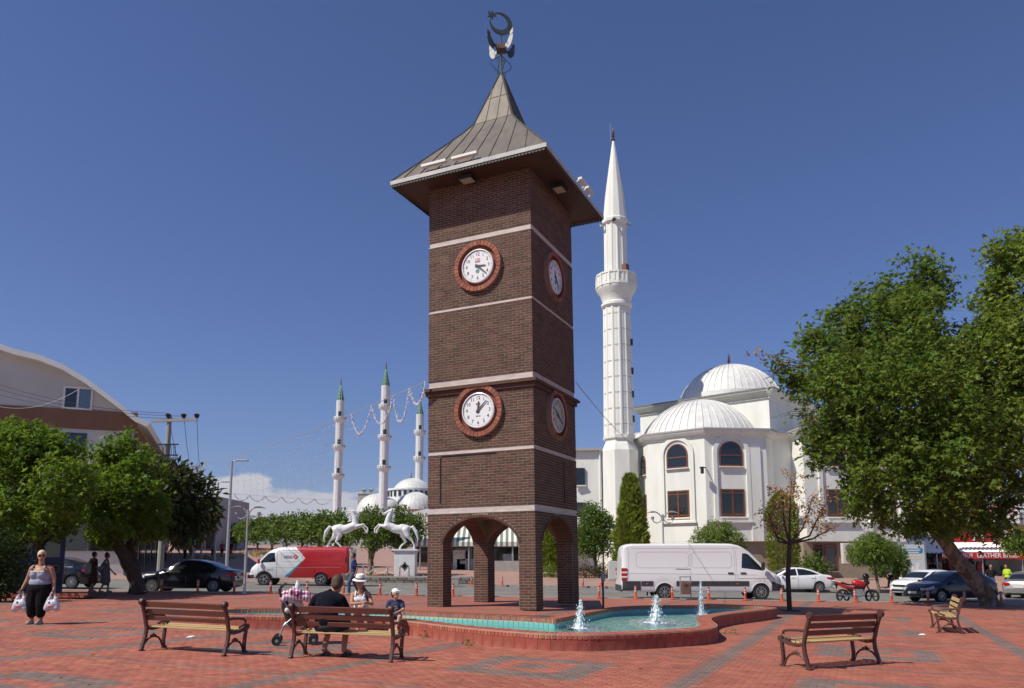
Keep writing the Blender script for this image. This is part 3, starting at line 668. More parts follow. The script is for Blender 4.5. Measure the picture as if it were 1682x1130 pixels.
b = MB(); vs = []
for L_, z in ((inn, RZ-.01), (inn, -.35)): vs += [L3(p, z) for p in L_]
b.add(vs, [(i, (i+1) % n, n+(i+1) % n, n+i) for i in range(n)]); b.build('tiled_side', tile_mat(), pool)
# joints between the tiles of the inner side, seen above the water
tj = MB()
for p, tg in resample(loop, .13, True):
    tj.bar(L3(p-Vector((tg.y, -tg.x))*.002, RZ-.02), L3(p-Vector((tg.y, -tg.x))*.002, .05), .008, .004)
tag(tj.build('tile_joint', mat('tile joint', (.35, .42, .38), .8), pool), kind='stuff')
b = MB(); b.add([L3(p, -.349) for p in inn], [tuple(range(n))]); b.build('pool_floor', mat('aqua floor tiles', (.22, .56, .52), .4, col2=(.17, .47, .45), scale=1.2), pool)
sb = MB(); sb.box((0, 0, 0), (.232, .022, .215)); slab_me = sb.mesh('wall_slab', M['slab'])
sl__ = resample(offs(rw-.015), .238, True)
for (p, _), (p2_, _) in zip(sl__, sl__[1:]+sl__[:1]):
    tg = (p2_-p).normalized(); o = link('wall_slab', slab_me, pool); q = (p+p2_)/2; o.location = L3(q, .102+random.uniform(-.003, .002)); o.rotation_euler = (0, 0, math.atan2(tg.y, tg.x)+random.uniform(-.003, .003))
def water_mat():
    m = bpy.data.materials.new('pool water'); m.use_nodes = True; t = m.node_tree; t.nodes.clear(); o = t.nodes.new('ShaderNodeOutputMaterial')
    tr = t.nodes.new('ShaderNodeBsdfTransparent'); tr.inputs[0].default_value = (.70, .95, .92, 1); gl = t.nodes.new('ShaderNodeBsdfGlossy'); gl.inputs['Roughness'].default_value = .03
    fr = t.nodes.new('ShaderNodeFresnel'); fr.inputs[0].default_value = 1.20; mx = t.nodes.new('ShaderNodeMixShader')
    nz = t.nodes.new('ShaderNodeTexNoise'); nz.inputs['Scale'].default_value = 7; nz.inputs['Detail'].default_value = 4; nz.inputs['Distortion'].default_value = .6
    tcn = t.nodes.new('ShaderNodeTexCoord'); t.links.new(tcn.outputs['Object'], nz.inputs[0])
    bp = t.nodes.new('ShaderNodeBump'); bp.inputs['Strength'].default_value = .55; bp.inputs['Distance'].default_value = .06; t.links.new(nz.outputs[0], bp.inputs['Height'])
    t.links.new(bp.outputs[0], fr.inputs['Normal']); t.links.new(bp.outputs[0], gl.inputs['Normal'])
    df = t.nodes.new('ShaderNodeBsdfDiffuse'); df.inputs[0].default_value = (.30, .73, .63, 1); m2 = t.nodes.new('ShaderNodeMixShader')
    rm = t.nodes.new('ShaderNodeMapRange'); rm.inputs[1].default_value = .48; rm.inputs[2].default_value = .75; rm.inputs[3].default_value = .42; rm.inputs[4].default_value = .78; t.links.new(nz.outputs[0], rm.inputs[0])
    t.links.new(rm.outputs[0], m2.inputs[0]); t.links.new(tr.outputs[0], m2.inputs[1]); t.links.new(df.outputs[0], m2.inputs[2])
    t.links.new(fr.outputs[0], mx.inputs[0]); t.links.new(m2.outputs[0], mx.inputs[1]); t.links.new(gl.outputs[0], mx.inputs[2]); t.links.new(mx.outputs[0], o.inputs[0]); return m
b = MB(); b.add([(p.x, p.y, .09-K*p.x) for p in inn], [tuple(range(n))]); tag(b.build('water', water_mat()), kind='structure')
# floor the tower stands on: flush with the rim, paved
pl = [at(x, y, RZ) for x, y in ((915, 1010.5), (852, 1009), (757, 1004.6), (663, 1000.6), (560, 998.4), (450, 997.6), (385, 997.4), (372, 992), (560, 986.6), (760, 985.6), (985, 985.6), (990, 997))]
b = MB(); b.prism([(p.x, p.y) for p in pl], -.3, RZ-.012-.0)
for i, v in enumerate(b.v): b.v[i] = (v[0], v[1], v[2]-K*v[0])
tag(b.build('tower_platform', plaza_mat()), kind='structure')
# water jets
M['foam'] = mat('white water', (.86, .90, .91), .22, col2=(.74, .82, .84), scale=14, bump=.6, bscale=70)
def jet(px, pb, pt, lab, w):
    p = at(px, pb, .09); h = Q(px, pt, p.y).z-(.09-K*p.x); t = thing('water_jet', lab, 'water jet', (p.x, p.y, .09-K*p.x), 0, 'water jets in the pool')
    bl = []
    for k in range(210):
        f = ((k+.5)/210)**1.1; a = random.uniform(0, 2*PI); sp = w*(1.0-.75*f)*abs(random.gauss(0, .50)); r_ = .010+.40*w*(1-f)**.7*random.uniform(.14, .40)
        bl.append((Vector((sp*math.cos(a)+.03*f, sp*math.sin(a), f*h*random.uniform(.90, 1.02))), (r_, r_, r_*random.uniform(1.3, 2.6)), None))
    for k in range(30): a = random.uniform(0, 2*PI); rr = w*random.uniform(.3, 1.9); q = random.uniform(.012, .035); bl.append((Vector((rr*math.cos(a), rr*math.sin(a), .003)), (q*1.6, q*1.6, q*.6), None))
    grow('water_column', [], M['foam'], t, .0085, bl, 0)
    b = MB()
    for k in range(950):
        f = random.random()**1.2; a = random.uniform(0, 2*PI); rr = w*(1.15-.85*f)*abs(random.gauss(0, .75)); s_ = random.uniform(.003, .0105); b.sphere((rr*math.cos(a)+.03*f, rr*math.sin(a), f*h*1.05+random.uniform(0, .03)), s_, 5, 3, sc=(1, 1, random.uniform(1, 2.4)))
    for k in range(160): a = random.uniform(0, 2*PI); rr = w*random.uniform(1, 3.2); b.sphere((rr*math.cos(a), rr*math.sin(a), random.uniform(.0, .10)), random.uniform(.003, .007), 5, 3)
    tag(b.build('spray', M['foam'], t), kind='stuff')
    b = MB()
    for k, q in enumerate((1.9, 2.9, 4.2, 5.8)): b.lathe([(w*q, .002), (w*q+.035, .012), (w*q+.07, .002)], 40, cap=False)
    tag(b.build('ripple', bpy.data.materials['pool water'], t, smooth=True), kind='stuff')
jet(952, 1032, 989, 'short white water jet nearest the tower corner', .10)
jet(1077, 1023, 981, 'broad white water jet in the middle of the turquoise pool', .15)
jet(1151, 1009, 957, 'tallest thin water jet where the pool narrows, in front of the white van', .085)
# ================================================================ mosque on the right
k_ = 1.2
def mp2(x, y): return Vector((x*k_, y*k_))
M['wall_white'] = mat('white render', (.81, .81, .74), .85, col2=(.68, .67, .59), scale=.8, detail=9, stretch=(1, 1, .22), contrast=(.45, .75), bump=.12, bscale=40)
M['lead'] = mat('silver dome sheet', (.74, .73, .69), .55, metal=.06, col2=(.62, .61, .58), spec=.4, scale=1.4, bump=.05, bscale=8)
M['wood'] = mat('brown window frame', (.22, .07, .03), .5, col2=(.15, .05, .02), scale=4)
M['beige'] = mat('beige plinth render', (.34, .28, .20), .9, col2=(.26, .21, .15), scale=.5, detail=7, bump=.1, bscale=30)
M['trim_grey'] = mat('grey roof edge', (.38, .37, .36), .6)
M['copper'] = mat('dark copper', (.17, .065, .035), .4, metal=.7)
A1, A2, A3, A0 = mp2(9.25, 51.4), mp2(12.4, 48.8), mp2(16.5, 49.2), mp2(8.9, 54.9)
A4 = mp2(17.25, 50.2); RR = mp2(17.27, 50.5); LR = mp2(9.7, 57.0)
nrm = lambda d: Vector((-d.y, d.x))
zE = Z(703, A2.y)-.15; zG = Z(889, A2.y)                              # eave, underside of the upper storey
mosque = thing('mosque', 'white mosque with two silver domes and arched brown framed windows', 'mosque', (A2.x+3, A2.y+5, G(A2.x, A2.y)))
MO = Vector(mosque.location)
def loc2(p, z): return Vector((p.x, p.y, z))-MO
def wall_run(b, pts, z0, z1, m=0):
    for p, q in zip(pts[:-1], pts[1:]): b.add([loc2(p, z0), loc2(q, z0), loc2(q, z1), loc2(p, z1)], [(0, 1, 2, 3)], m)
B1 = mp2(18.6, 50.5); B2 = mp2(18.75, 48.9); B3 = mp2(25.5, 49.8); B4 = mp2(26.5, 62); B5 = mp2(9.2, 66)
foot = [A0, A1, A2, A3, A4, B1, B2, B3, B4, B5]
b = MB(); b.prism([(p.x-MO.x, p.y-MO.y) for p in foot], zG-MO.z, zE-MO.z); b.build('wall', M['wall_white'], mosque)
# recessed ground floor
cen = sum(foot, Vector((0, 0)))/len(foot)
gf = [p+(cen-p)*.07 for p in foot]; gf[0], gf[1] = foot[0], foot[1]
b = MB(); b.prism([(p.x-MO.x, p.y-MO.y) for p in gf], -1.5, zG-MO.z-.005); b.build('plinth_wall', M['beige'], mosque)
lw = MB(); dA = (A2-A1).normalized(); q_ = A1+dA*((A2-A1).length*.98); lo = [A0-Vector((.02, 0)), A1+Vector((0, -.02)), q_, q_+Vector((1, 2))]
lw.prism([(p.x-MO.x, p.y-MO.y) for p in lo], -1.5, zG-MO.z-.01); lw.build('wall', M['wall_white'], mosque)
b = MB(); b.prism([(p.x-MO.x, p.y-MO.y) for p in [A1+Vector((-.08, -.08)), A2+Vector((.05, -.12)), A2+Vector((.05, .02)), A1+Vector((-.08, .05))]], zG-MO.z-.02, zG-MO.z+.10); 
# cornice following the eave
def offset_chain(pts, d):
    o = []
    for i, p in enumerate(pts):
        n1_ = nrm((p-pts[i-1]).normalized()) if i else None; n2_ = nrm((pts[i+1]-p).normalized()) if i < len(pts)-1 else None
        n0 = (n1_+n2_).normalized()/max(.5, ((n1_+n2_).normalized()).dot(n1_)) if n1_ and n2_ else (n1_ or n2_)
        o.append(p-n0*d)
    return o
def cornice(pts, z, prof, name, m, parent=mosque):
    b = MB(); rows = [offset_chain(pts, d) for d, _ in prof]; vs = []; n = len(pts)
    for (d, h), row in zip(prof, rows): vs += [loc2(p, z+h) for p in row]
    b.add(vs, [(i*n+j, i*n+j+1, (i+1)*n+j+1, (i+1)*n+j) for i in range(len(prof)-1) for j in range(n-1)]); return b.build(name, m, parent)
ch = [A0+Vector((-.1, 3)), A0, A1, A2, A3, A4, B1, B2, B3, B4]
cornice(ch, zE, [(-.02, -.55), (.10, -.52), (.12, -.38), (.30, -.30), (.42, -.12), (.46, .0), (-.3, .06)], 'cornice', M['wall_white'])
cornice(ch, zE, [(.44, .0), (.50, .005), (.50, .13), (-.6, .16)], 'roof_edge', M['trim_grey'])
b = MB(); b.prism([(p.x-MO.x, p.y-MO.y) for p in foot], zE-MO.z+.01, zE-MO.z+.12); b.build('roof', M['trim_grey'], mosque)
# upper square block
t_ = (LR-RR).normalized(); n_ = Vector((-t_.y, t_.x)); n_ = n_ if n_.y > 0 else -n_
S_ = (LR-RR).length
blk = [LR, RR, RR+n_*S_, LR+n_*S_]; zB = Z(633, RR.y)-.35
b = MB(); b.prism([(p.x-MO.x, p.y-MO.y) for p in blk], zE-MO.z, zB-MO.z); b.build('upper_wall', M['wall_white'], mosque)
cb = blk+[blk[0]]
cornice([blk[3]]+cb+[blk[1]], zB, [(-.02, -.75), (.12, -.70), (.14, -.50), (.34, -.38), (.5, -.15), (.55, 0), (-.3, .05)], 'cornice', M['wall_white'])
cornice([blk[3]]+cb+[blk[1]], zB, [(.52, .0), (.58, .005), (.58, .12), (-1.2, .25), (-S_/2, .25)], 'roof_edge', M['trim_grey'])
def dome(c, r, z0, h, name, ribs, parent, a0=0, a1=2*PI, lift=.0):
    b = MB(); Rs = (r*r+h*h)/(2*h); prof = []
    am = math.asin(min(1, r/Rs)); am = am if h <= r else PI-am
    for i in range(13):
        a = am*(1-i/12); prof.append((max(Rs*math.sin(a), 0 if i < 12 else 0), z0+Rs*math.cos(a)-(Rs-h)))
    b.lathe([(p, z-parent.location.z) for p, z in prof], 56, c=(c.x-parent.location.x, c.y-parent.location.y, 0), a0=a0, a1=a1, cap=False)
    d = b.build(name, M['lead'], parent, smooth=True); rb = MB()
    for k in range(ribs):
        a = a0+(a1-a0)*(k+.5)/ribs; pts = [loc_p(c, p+.02, a, z+.015, parent) for p, z in prof[:-1]]
        for p, q in zip(pts[:-1], pts[1:]): rb.bar(p, q, .055, .05)
    tag(rb.build('rib', M['lead'], d), kind='stuff'); return d
def loc_p(c, r, a, z, parent): return Vector((c.x+r*math.cos(a), c.y+r*math.sin(a), z))-Vector(parent.location)
sc_ = (LR+RR)/2
sd = sc_-n_*.25
dome(sd, 4.15*k_, zE+.10, Z(659, sd.y)-zE-.1, 'half_dome', 48, mosque)
bc = (blk[0]+blk[2])/2; zt = Z(601, bc.y)
dome(bc, 82/FE*bc.y*1.03, Z(641, bc.y)-.9, zt-Z(641, bc.y)+.9, 'main_dome', 48, mosque)
def finial(parent, base, h, m, k=1.0):
    b = MB(); prof = [(.10, 0)]
    for i, (zz, rr) in enumerate([(.12, .26), (.34, .20), (.52, .15), (.68, .10)]): prof += [(.06, (zz-.09)), (rr, zz), (.06, zz+.09)]
    prof += [(.03, .82), (.0, 1.0)]
    b.lathe([(r_*k, z*h) for r_, z in prof], 10, c=base); return b.build('finial', m, parent, smooth=True)
b = MB(); rd_ = 82/FE*bc.y*1.03+.12; b.lathe([(rd_, zB-MO.z), (rd_, Z(641, bc.y)-.85-MO.z)], 48, c=(bc.x-MO.x, bc.y-MO.y, 0)); b.build('drum', M['wall_white'], mosque)
finial(mosque, Vector((bc.x, bc.y, zt-.05))-MO, Z(576, bc.y)-zt, M['copper'], .9)
# small dome of the left wing behind the apse
c3 = Vector((A0.x+1.2, A0.y+4)); dome(c3, 3.2, zE, 1.6, 'side_dome', 30, mosque)
# windows: raised surround, arched light above, square casement below
def frame_on(p, q, u, z):                                             # matrix: x along wall, z up, -y outward
    d = (q-p).normalized(); o = nrm(d); m3 = Matrix(((d.x, o.x, 0), (d.y, o.y, 0), (0, 0, 1))); return loc2(p+d*u, z), m3
def window(p, q, u, w, zs, ze, arched, name='window', surround=False):
    c, m3 = frame_on(p, q, u, zs); h = ze-zs; f = .11
    Mx = m3@Matrix(((1, 0, 0), (0, 0, -1), (0, 1, 0)))                # polygon xz -> extruded along outward
    def poly(wd, z0, z1, arc):
        if not arc: return [(-wd/2, z0), (wd/2, z0), (wd/2, z1), (-wd/2, z1)]
        zc = z1-wd/2; return [(-wd/2, z0), (wd/2, z0)]+[(wd/2*math.cos(a), zc+wd/2*math.sin(a)) for a in np.linspace(0, PI, 13)]
    b = MB(); b.prism(poly(w, 0, h, arched), -.05, .015, M=Mx, c=c); o = b.build(name, M['dark_glass'], mosque)
    fr = MB(); P0, P1 = poly(w, 0, h, arched), poly(w-2*f, f, h-f, arched); n = len(P0); vs = []
    for zz in (-.04, .05): vs += [c+Mx@Vector((x, y, zz)) for x, y in P0]+[c+Mx@Vector((x, y, zz)) for x, y in P1]
    fs = []
    for i in range(n):
        j = (i+1) % n; fs += [(2*n+i, 2*n+j, 3*n+j, 3*n+i), (i, j, 2*n+j, 2*n+i), (n+j, n+i, 3*n+i, 3*n+j)]
    fr.add(vs, fs)
    if arched: fr.box(c+m3@Vector((0, -.02, h*.44)), (w-2*f, .06, .09), M=m3)
    else:
        fr.box(c+m3@Vector((0, -.02, h/2)), (.13, .07, h-2*f), M=m3); fr.box(c+m3@Vector((0, -.02, h*.86)), (w-2*f, .065, .08), M=m3)
        for sx in (-1, 1): fr.box(c+m3@Vector((sx*w*.25, -.015, h*.10)), (w*.40, .05, .10), M=m3)
    fr.build('window_frame', M['wood'], o); sl_ = MB(); sl_.box(c+m3@Vector((0, -.10, -.04)), (w+.14, .2, .07), M=m3); sl_.build('sill', M['wall_white'], o)
    return o
def surround(p, q, u, w, z0, z1):
    c, m3 = frame_on(p, q, u, z0); Mx = m3@Matrix(((1, 0, 0), (0, 0, -1), (0, 1, 0))); h = z1-z0
    def poly(wd, a, bb): zc = bb-wd/2; return [(-wd/2, a), (wd/2, a)]+[(wd/2*math.cos(t), zc+wd/2*math.sin(t)) for t in np.linspace(0, PI, 13)]
    P0, P1 = poly(w, 0, h), poly(w-.62, .31, h-.31); n = len(P0); b = MB(); vs = []
    for zz in (-.02, .14): vs += [c+Mx@Vector((x, y, zz)) for x, y in P0]+[c+Mx@Vector((x, y, zz)) for x, y in P1]
    fs = []
    for i in range(n):
        j = (i+1) % n; fs += [(2*n+i, 2*n+j, 3*n+j, 3*n+i), (i, j, 2*n+j, 2*n+i), (n+j, n+i, 3*n+i, 3*n+j)]
    b.add(vs, fs); b.build('window_surround', M['wall_white'], mosque)
    b = MB(); b.box(c+m3@Vector((0, -.09, -.05)), (w+.15, .22, .14), M=m3); b.build('ledge', M['wall_white'], mosque)
def zz_(py): return Z(py, A2.y+.6)
L2 = (A2-A1).length; L3_ = (A3-A2).length
for p, q, u, w in ((A1, A2, L2*.52, 1.95), (A2, A3, L3_*.42, 1.98)):
    surround(p, q, u, w+.95, zz_(856), zz_(714)); window(p, q, u, w-.1, zz_(850), zz_(804), False); window(p, q, u, w-.1, zz_(767), zz_(726), True)
window(A0, A1, (A1-A0).length*.62, 1.5, zz_(845), zz_(806), False); window(A0, A1, (A1-A0).length*.62, 1.5, zz_(772), zz_(737), True)
p, q = B2, B3
surround(p, q, 2.6, 2.9, zz_(856), zz_(714)); window(p, q, 2.6, 1.7, zz_(850), zz_(804), False); window(p, q, 2.6, 1.7, zz_(767), zz_(726), True)
surround(p, q, 6.6, 2.9, zz_(856), zz_(714)); window(p, q, 6.6, 1.7, zz_(850), zz_(804), False); window(p, q, 6.6, 1.7, zz_(767), zz_(726), True)
# wall pier strip on the apse corner, ground-floor window, camera, conduit
b = MB(); c, m3 = frame_on(A2, A3, L3_*.80, zz_(889)); b.box(c+m3@Vector((0, -.05, (zz_(736)-zz_(889))/2)), (.9, .12, zz_(736)-zz_(889)), M=m3); b.build('pilaster', M['wall_white'], mosque)
b = MB(); c, m3 = frame_on(A2, A3, .12, zz_(770)); b.tube([c+m3@Vector((-.1, -.05, 0)), c+m3@Vector((-.5, -.5, 0)), c+m3@Vector((-.75, -.55, -.05))], .05, 6); b.box(c+m3@Vector((-.55, -.5, -.25)), (.16, .3, .5), M=m3); b.build('camera_bracket', M['black'], mosque)
gw0, gw1 = gf[6], gf[7]
window(gw0, gw1, 1.75, 1.9, zz_(938), zz_(893), False)
# left wing with a plain wall and the minaret foot
wl = [Vector(((948-841)/FE*64, 64)), Vector(((990-841)/FE*63.4, 63.4)), Vector((8.4, 74)), Vector((4, 74))]; wl[0].x -= 4
wing = thing('mosque_wing', 'low white wing of the mosque beside the minaret foot', 'building', (wl[1].x, wl[1].y, G(wl[1].x, wl[1].y))); WO = Vector(wing.location)
b = MB(); zw = Z(742, 64); b.prism([(p.x-WO.x, p.y-WO.y) for p in wl], -1, zw-WO.z); b.build('wall', M['wall_white'], wing)
b = MB(); b.prism([(p.x-WO.x+(.0), p.y-WO.y-.35) for p in wl], zw-WO.z, zw-WO.z+.22); b.build('roof_edge', M['trim_grey'], wing)
for x, z0, z1 in ((-1.75, 770, 798), (-1.75, 826, 850)):
    b = MB(); b.box((x, .12, (Z(z0, 64)+Z(z1, 64))/2-WO.z), (.75, .3, Z(z0, 64)-Z(z1, 64))); w_ = b.build('window', M['dark_glass'], wing); b = MB(); b.box((x, -.04, Z(z1, 64)-WO.z-.05), (.95, .2, .1)); b.build('sill', M['wall_white'], w_)
b = MB(); b.tube([(-.12, -.1, 0), (-.12, -.1, zw-WO.z)], .07, 8); b.build('downpipe', M['wall_white'], wing)
# minaret
mx, my = .1417*63.6, 63.6
mina = thing('minaret', 'tall fluted white minaret with one balcony and pale cone beside the white mosque', 'minaret', (mx, my, G(mx, my))); mz = mina.location.z
def zm(py): return Z(py, my, 1021)-mz
ppm = FE/my
b = MB(); rB = 29/ppm*1.08
b.lathe([(rB, -1), (rB, zm(742))], 8, a0=PI/8, a1=2*PI+PI/8); b.lathe([(rB, zm(742)), (rB*.78, zm(727)), (rB*.78, zm(724)), (rB*.88, zm(722)), (rB*.88, zm(717))], 8, a0=PI/8, a1=2*PI+PI/8)
b.build('pedestal', M['wall_white'], mina, smooth=20)
def fluted(z0, z1, r0, r1, n=12):
    b = MB(); q = n*6; vs = []
    for z, r_ in ((z0, r0), (z1, r1)):
        for j in range(q): a = 2*PI*j/q; k = j % 6; vs.append(((r_*(1 if k in (0, 1) else .945))*math.cos(a), (r_*(1 if k in (0, 1) else .945))*math.sin(a), z))
    b.add(vs, [(j, (j+1) % q, q+(j+1) % q, q+j) for j in range(q)]+[tuple(range(q, 2*q))]); return b
r0, r1, r2 = 26/ppm, 23.5/ppm, 20.5/ppm
fluted(zm(718), zm(500), r0, r1).build('shaft', M['wall_white'], mina)
fluted(zm(476), zm(368), r2, r2*.95).build('shaft', M['wall_white'], mina)
for py in np.linspace(700, 520, 8):
    b = MB(); b.lathe([(r0*.985-(r0-r1)*(718-py)/218, zm(py)), (r0*.985-(r0-r1)*(718-py)/218, zm(py)+.05)], 24, cap=False); b.build('joint_ring', M['trim_grey'], mina)
b = MB(); b.lathe([(r1, zm(508)), (26.5/ppm, zm(505)), (26.5/ppm, zm(501)), (r1*1.0, zm(499)), (r1*1.03, zm(496)), (28/ppm, zm(486)), (33.5/ppm, zm(479)), (34/ppm, zm(477)), (34/ppm, zm(475)), (r2, zm(475))], 24, cap=False); b.build('balcony_corbel', M['wall_white'], mina, smooth=25)
for k in range(14):
    a = 2*PI*k/14; b = MB(); m3 = Matrix.Rotation(a, 3, 'Z')
    for w_, t0, t1, zz0, zz1 in ((.78, .0, .10, 475, 471), (.78, .0, .12, 457, 454.5)): b.box(m3@Vector((33/ppm, 0, (zm(zz0)+zm(zz1))/2)), (.16, w_, zm(zz1)-zm(zz0)), M=m3)
    b.box(m3@Vector((32.6/ppm, 0, zm(464))), (.08, .74, zm(456)-zm(472)), M=m3); b.box(m3@Vector((33.4/ppm, .33, zm(465))), (.14, .12, zm(455)-zm(476)), M=m3)
    b.box(m3@Vector((33.1/ppm, 0, zm(464))), (.12, .16, zm(459)-zm(470)), M=m3); b.build('balcony_panel', M['wall_white'], mina)
b = MB(); b.box((r2*.62, -r2*.75, zm(456)), (.6, .5, 1.7), rz=R(-40)); b.build('door', M['wood'], mina)
for py in (565, 612, 650, 690): b = MB(); b.box((r0*.86, -r0*.42, zm(py)), (.22, .22, .55), rz=R(-25)); b.build('slit_window', M['black'], mina)
b = MB(); b.lathe([(r2*.95, zm(372)), (r2*1.12, zm(369)), (r2*1.14, zm(364)), (r2*1.02, zm(362)), (r2*.80, zm(320)), (.10, zm(232))], 12, a0=PI/12, a1=2*PI+PI/12); b.build('cone', M['wall_white'], mina, smooth=12)
finial(mina, (0, 0, zm(233)), zm(207)-zm(233), M['copper'], .75)
b = MB(); b.tube([(-.25, 0, zm(232)), (-.25, 0, zm(203))], .018, 5); b.build('aerial', M['steel'], mina)
for a in (-100, -20, 200): 
    m3 = Matrix.Rotation(R(a), 3, 'Z'); b = MB(); b.lathe([(.06, 0), (.08, .18), (.22, .36), (.19, .36), (.04, .15)], 12, c=m3@Vector((r2*1.0, 0, zm(372))), M=m3@Matrix.Rotation(R(90), 3, 'Y'), cap=False); b.build('loudspeaker', M['steel'] if a != -100 else mat('speaker grey', (.2, .2, .2), .5), mina)
# ================================================================ far mosque with three green-capped minarets
D = 190.0
M['far_white'] = mat('far white stone', (.80, .80, .78), .8, col2=(.72, .72, .71), scale=.3)
M['dim_beige'] = mat('pale beige block', (.50, .45, .38), .9, col2=(.42, .37, .31), scale=.5)
M['green_cap'] = mat('green minaret cap', (.03, .13, .07), .5, col2=(.02, .09, .05), scale=2)
def far_minaret(pxb, pxt, pyt, caps, cone0, wpx, label, d=D):
    x = (pxb-841)/FE*d; t = thing('minaret', label, 'minaret', (x, d, 2.0), 0, 'three green-capped minarets of the far mosque'); zf = lambda py: Z(py, d, pxb)-2.0
    pm_ = FE/d; r = wpx/2/pm_; n = 12
    b = MB(); b.lathe([(r*1.05, 0), (r, zf(cone0))], n); b.build('shaft', M['far_white'], t)
    b = MB()
    for k in range(n):
        a = 2*PI*k/n
        for j in range(70):
            z0 = zf(850)+(zf(cone0)-zf(850))*(j+.5)/70; m3 = Matrix.Rotation(a, 3, 'Z'); b.box(m3@Vector((r*1.0, 0, z0)), (.10, .62*r*.75, (zf(cone0)-zf(850))/70*.72), M=m3)
    tag(b.build('carved_block', M['far_white'], t), kind='stuff')
    for py in caps:
        b = MB(); b.lathe([(r, zf(py+6)), (r*1.25, zf(py+3)), (r*1.62, zf(py)), (r*1.66, zf(py-.5)), (r*1.66, zf(py-5)), (r*1.5, zf(py-5)), (r*1.5, zf(py-1)), (r, zf(py-1))], 16, cap=False); bl = b.build('balcony', M['far_white'], t, smooth=20)
        b = MB()
        for k in range(16): m3 = Matrix.Rotation(2*PI*k/16, 3, 'Z'); b.box(m3@Vector((r*1.64, 0, zf(py-2.6))), (.12, r*.32, (zf(py-4)-zf(py-1.4))), M=m3)
        tag(b.build('balcony_opening', M['trim_grey'], bl), kind='stuff')
        b = MB(); b.box((r*.2, -r*.98, zf(py-8)), (.7, .4, 1.6)); b.build('door', M['black'], t)
    b = MB(); b.lathe([(r*.98, zf(cone0)), (.08, zf(pyt+14))], n); b.build('cone', M['green_cap'], t)
    gb = MB()
    for k in range(n): a = 2*PI*k/n; gb.bar((r*.99*math.cos(a), r*.99*math.sin(a), zf(cone0)), (.1*math.cos(a), .1*math.sin(a), zf(pyt+14)), .10)
    for f in (.2, .4, .6, .8): gb.lathe([(r*.98*(1-f)+.05, zf(cone0)+(zf(pyt+14)-zf(cone0))*f), (r*.98*(1-f)+.05, zf(cone0)+(zf(pyt+14)-zf(cone0))*f+.12)], n, cap=False)
    tag(gb.build('glazing_bar', mat('pale green bar', (.25, .42, .3), .6), t), kind='stuff'); finial(t, (0, 0, zf(pyt+15)), zf(pyt)-zf(pyt+15), M['copper'], 1.0); return t
far_minaret(551, 554, 618, (690, 736, 783), 658, 12.5, 'left one of three green-capped white minarets, the most slender looking')
far_minaret(627, 629.5, 592, (670, 720, 770), 634, 13.8, 'tallest of the three green-capped white minarets, above the rearing horses', 175)
far_minaret(686, 686, 645, (712, 755), 681, 12.3, 'green-capped white minaret closest to the brick clock tower', 215)
fm = thing('mosque', 'far mosque with stacked silver domes below the green-capped minarets', 'mosque', ((663-841)/FE*200, 205, 2)); FO = Vector(fm.location)
def zf(py, d=200): return Z(py, d)-FO.z
def fx(px, d=200): return (px-841)/FE*d-FO.x
b = MB(); b.box((fx(658), 14, zf(862)/2), (150/FE*200, 30, zf(862))); b.build('wall', M['far_white'], fm)
b = MB(); b.lathe([(40/FE*200, zf(840)), (40/FE*200, zf(800)), (42/FE*200, zf(800)), (42/FE*200, zf(797)), (34/FE*200, zf(797))], 24, c=(fx(662), 8, 0), cap=False); b.build('drum', M['far_white'], fm)
b = MB()
for k in range(26): m3 = Matrix.Rotation(2*PI*k/26, 3, 'Z'); b.box(Vector((fx(662), 8, zf(806)))+m3@Vector((40/FE*200, 0, 0)), (.4, .7, 1.5), M=m3)
tag(b.build('drum_window', M['dark_glass'], fm), kind='stuff')
def fdome(px, r, py0, py1, dy):
    Pd = Vector((fx(px)+FO.x, 200+dy+5)); return dome(Pd, r/FE*200, zf(py0)+FO.z, zf(py1)-zf(py0), 'dome', 28, fm)
fdome(664, 33, 797, 777, 8); fdome(611, 34, 840, 808, 0); fdome(680, 33, 838, 808, -5); fdome(640, 16, 836, 820, -8)
finial(fm, (fx(662), 8, zf(778)), zf(765)-zf(778), M['copper'], 1.0)
# flat-roofed block with solar tanks in front of it
ab = thing('apartment_block', 'beige flat roofed block with solar water tanks among the far domes', 'building', ((601-841)/FE*262, 262, 2)); AO = Vector(ab.location); za = lambda py: Z(py, 262)-AO.z
b = MB(); b.box((0, 4, za(812)/2), (6.6, 8, za(812))); b.box((0, 4, za(811)), (7.0, 8.4, .3)); b.build('wall', M['dim_beige'], ab)
for x in (-1.4, 1.0):
    b = MB(); b.tube([(x-.7, 1, za(804)), (x+.7, 1, za(804))], .6, 10); b.bar((x, 1, za(811)), (x, 1, za(804)), .5); b.build('solar_tank', M['steel'], ab)
for x in (-1.5, 0, 1.5): b = MB(); b.box((x, -.05, za(822)), (.9, .2, 1.2)); b.build('window', M['dark_glass'], ab)
# ================================================================ hall with the arched roof, far left
M['cream'] = mat('cream hall wall', (.62, .60, .54), .85, col2=(.54, .52, .46), scale=.3, detail=7)
M['brown_band'] = mat('brown painted band', (.25, .125, .07), .85, col2=(.21, .10, .055), scale=.5)
HC = Vector(((208-841)/FE*52, 52.0)); HA = R(20.2); hu = Vector((math.cos(HA), math.sin(HA)))
hall = thing('hall', 'large cream hall with curved white roof and brown band behind the left trees', 'building', (HC.x, HC.y, G(HC.x, HC.y)), HA); HO = Vector(hall.location)
def hs_(px): r_ = (px-841)/FE; return (r_*HC.y-HC.x)/(hu.x-r_*hu.y)      # along the facade, 0 at the street corner
def hx(px): return hs_(px)
def hz(py, px=100): return Q(px, py, HC.y+hs_(px)*hu.y).z-HO.z
arc = [(0, 577), (40, 586), (80, 601), (120, 623), (150, 643), (180, 664), (208, 685)]
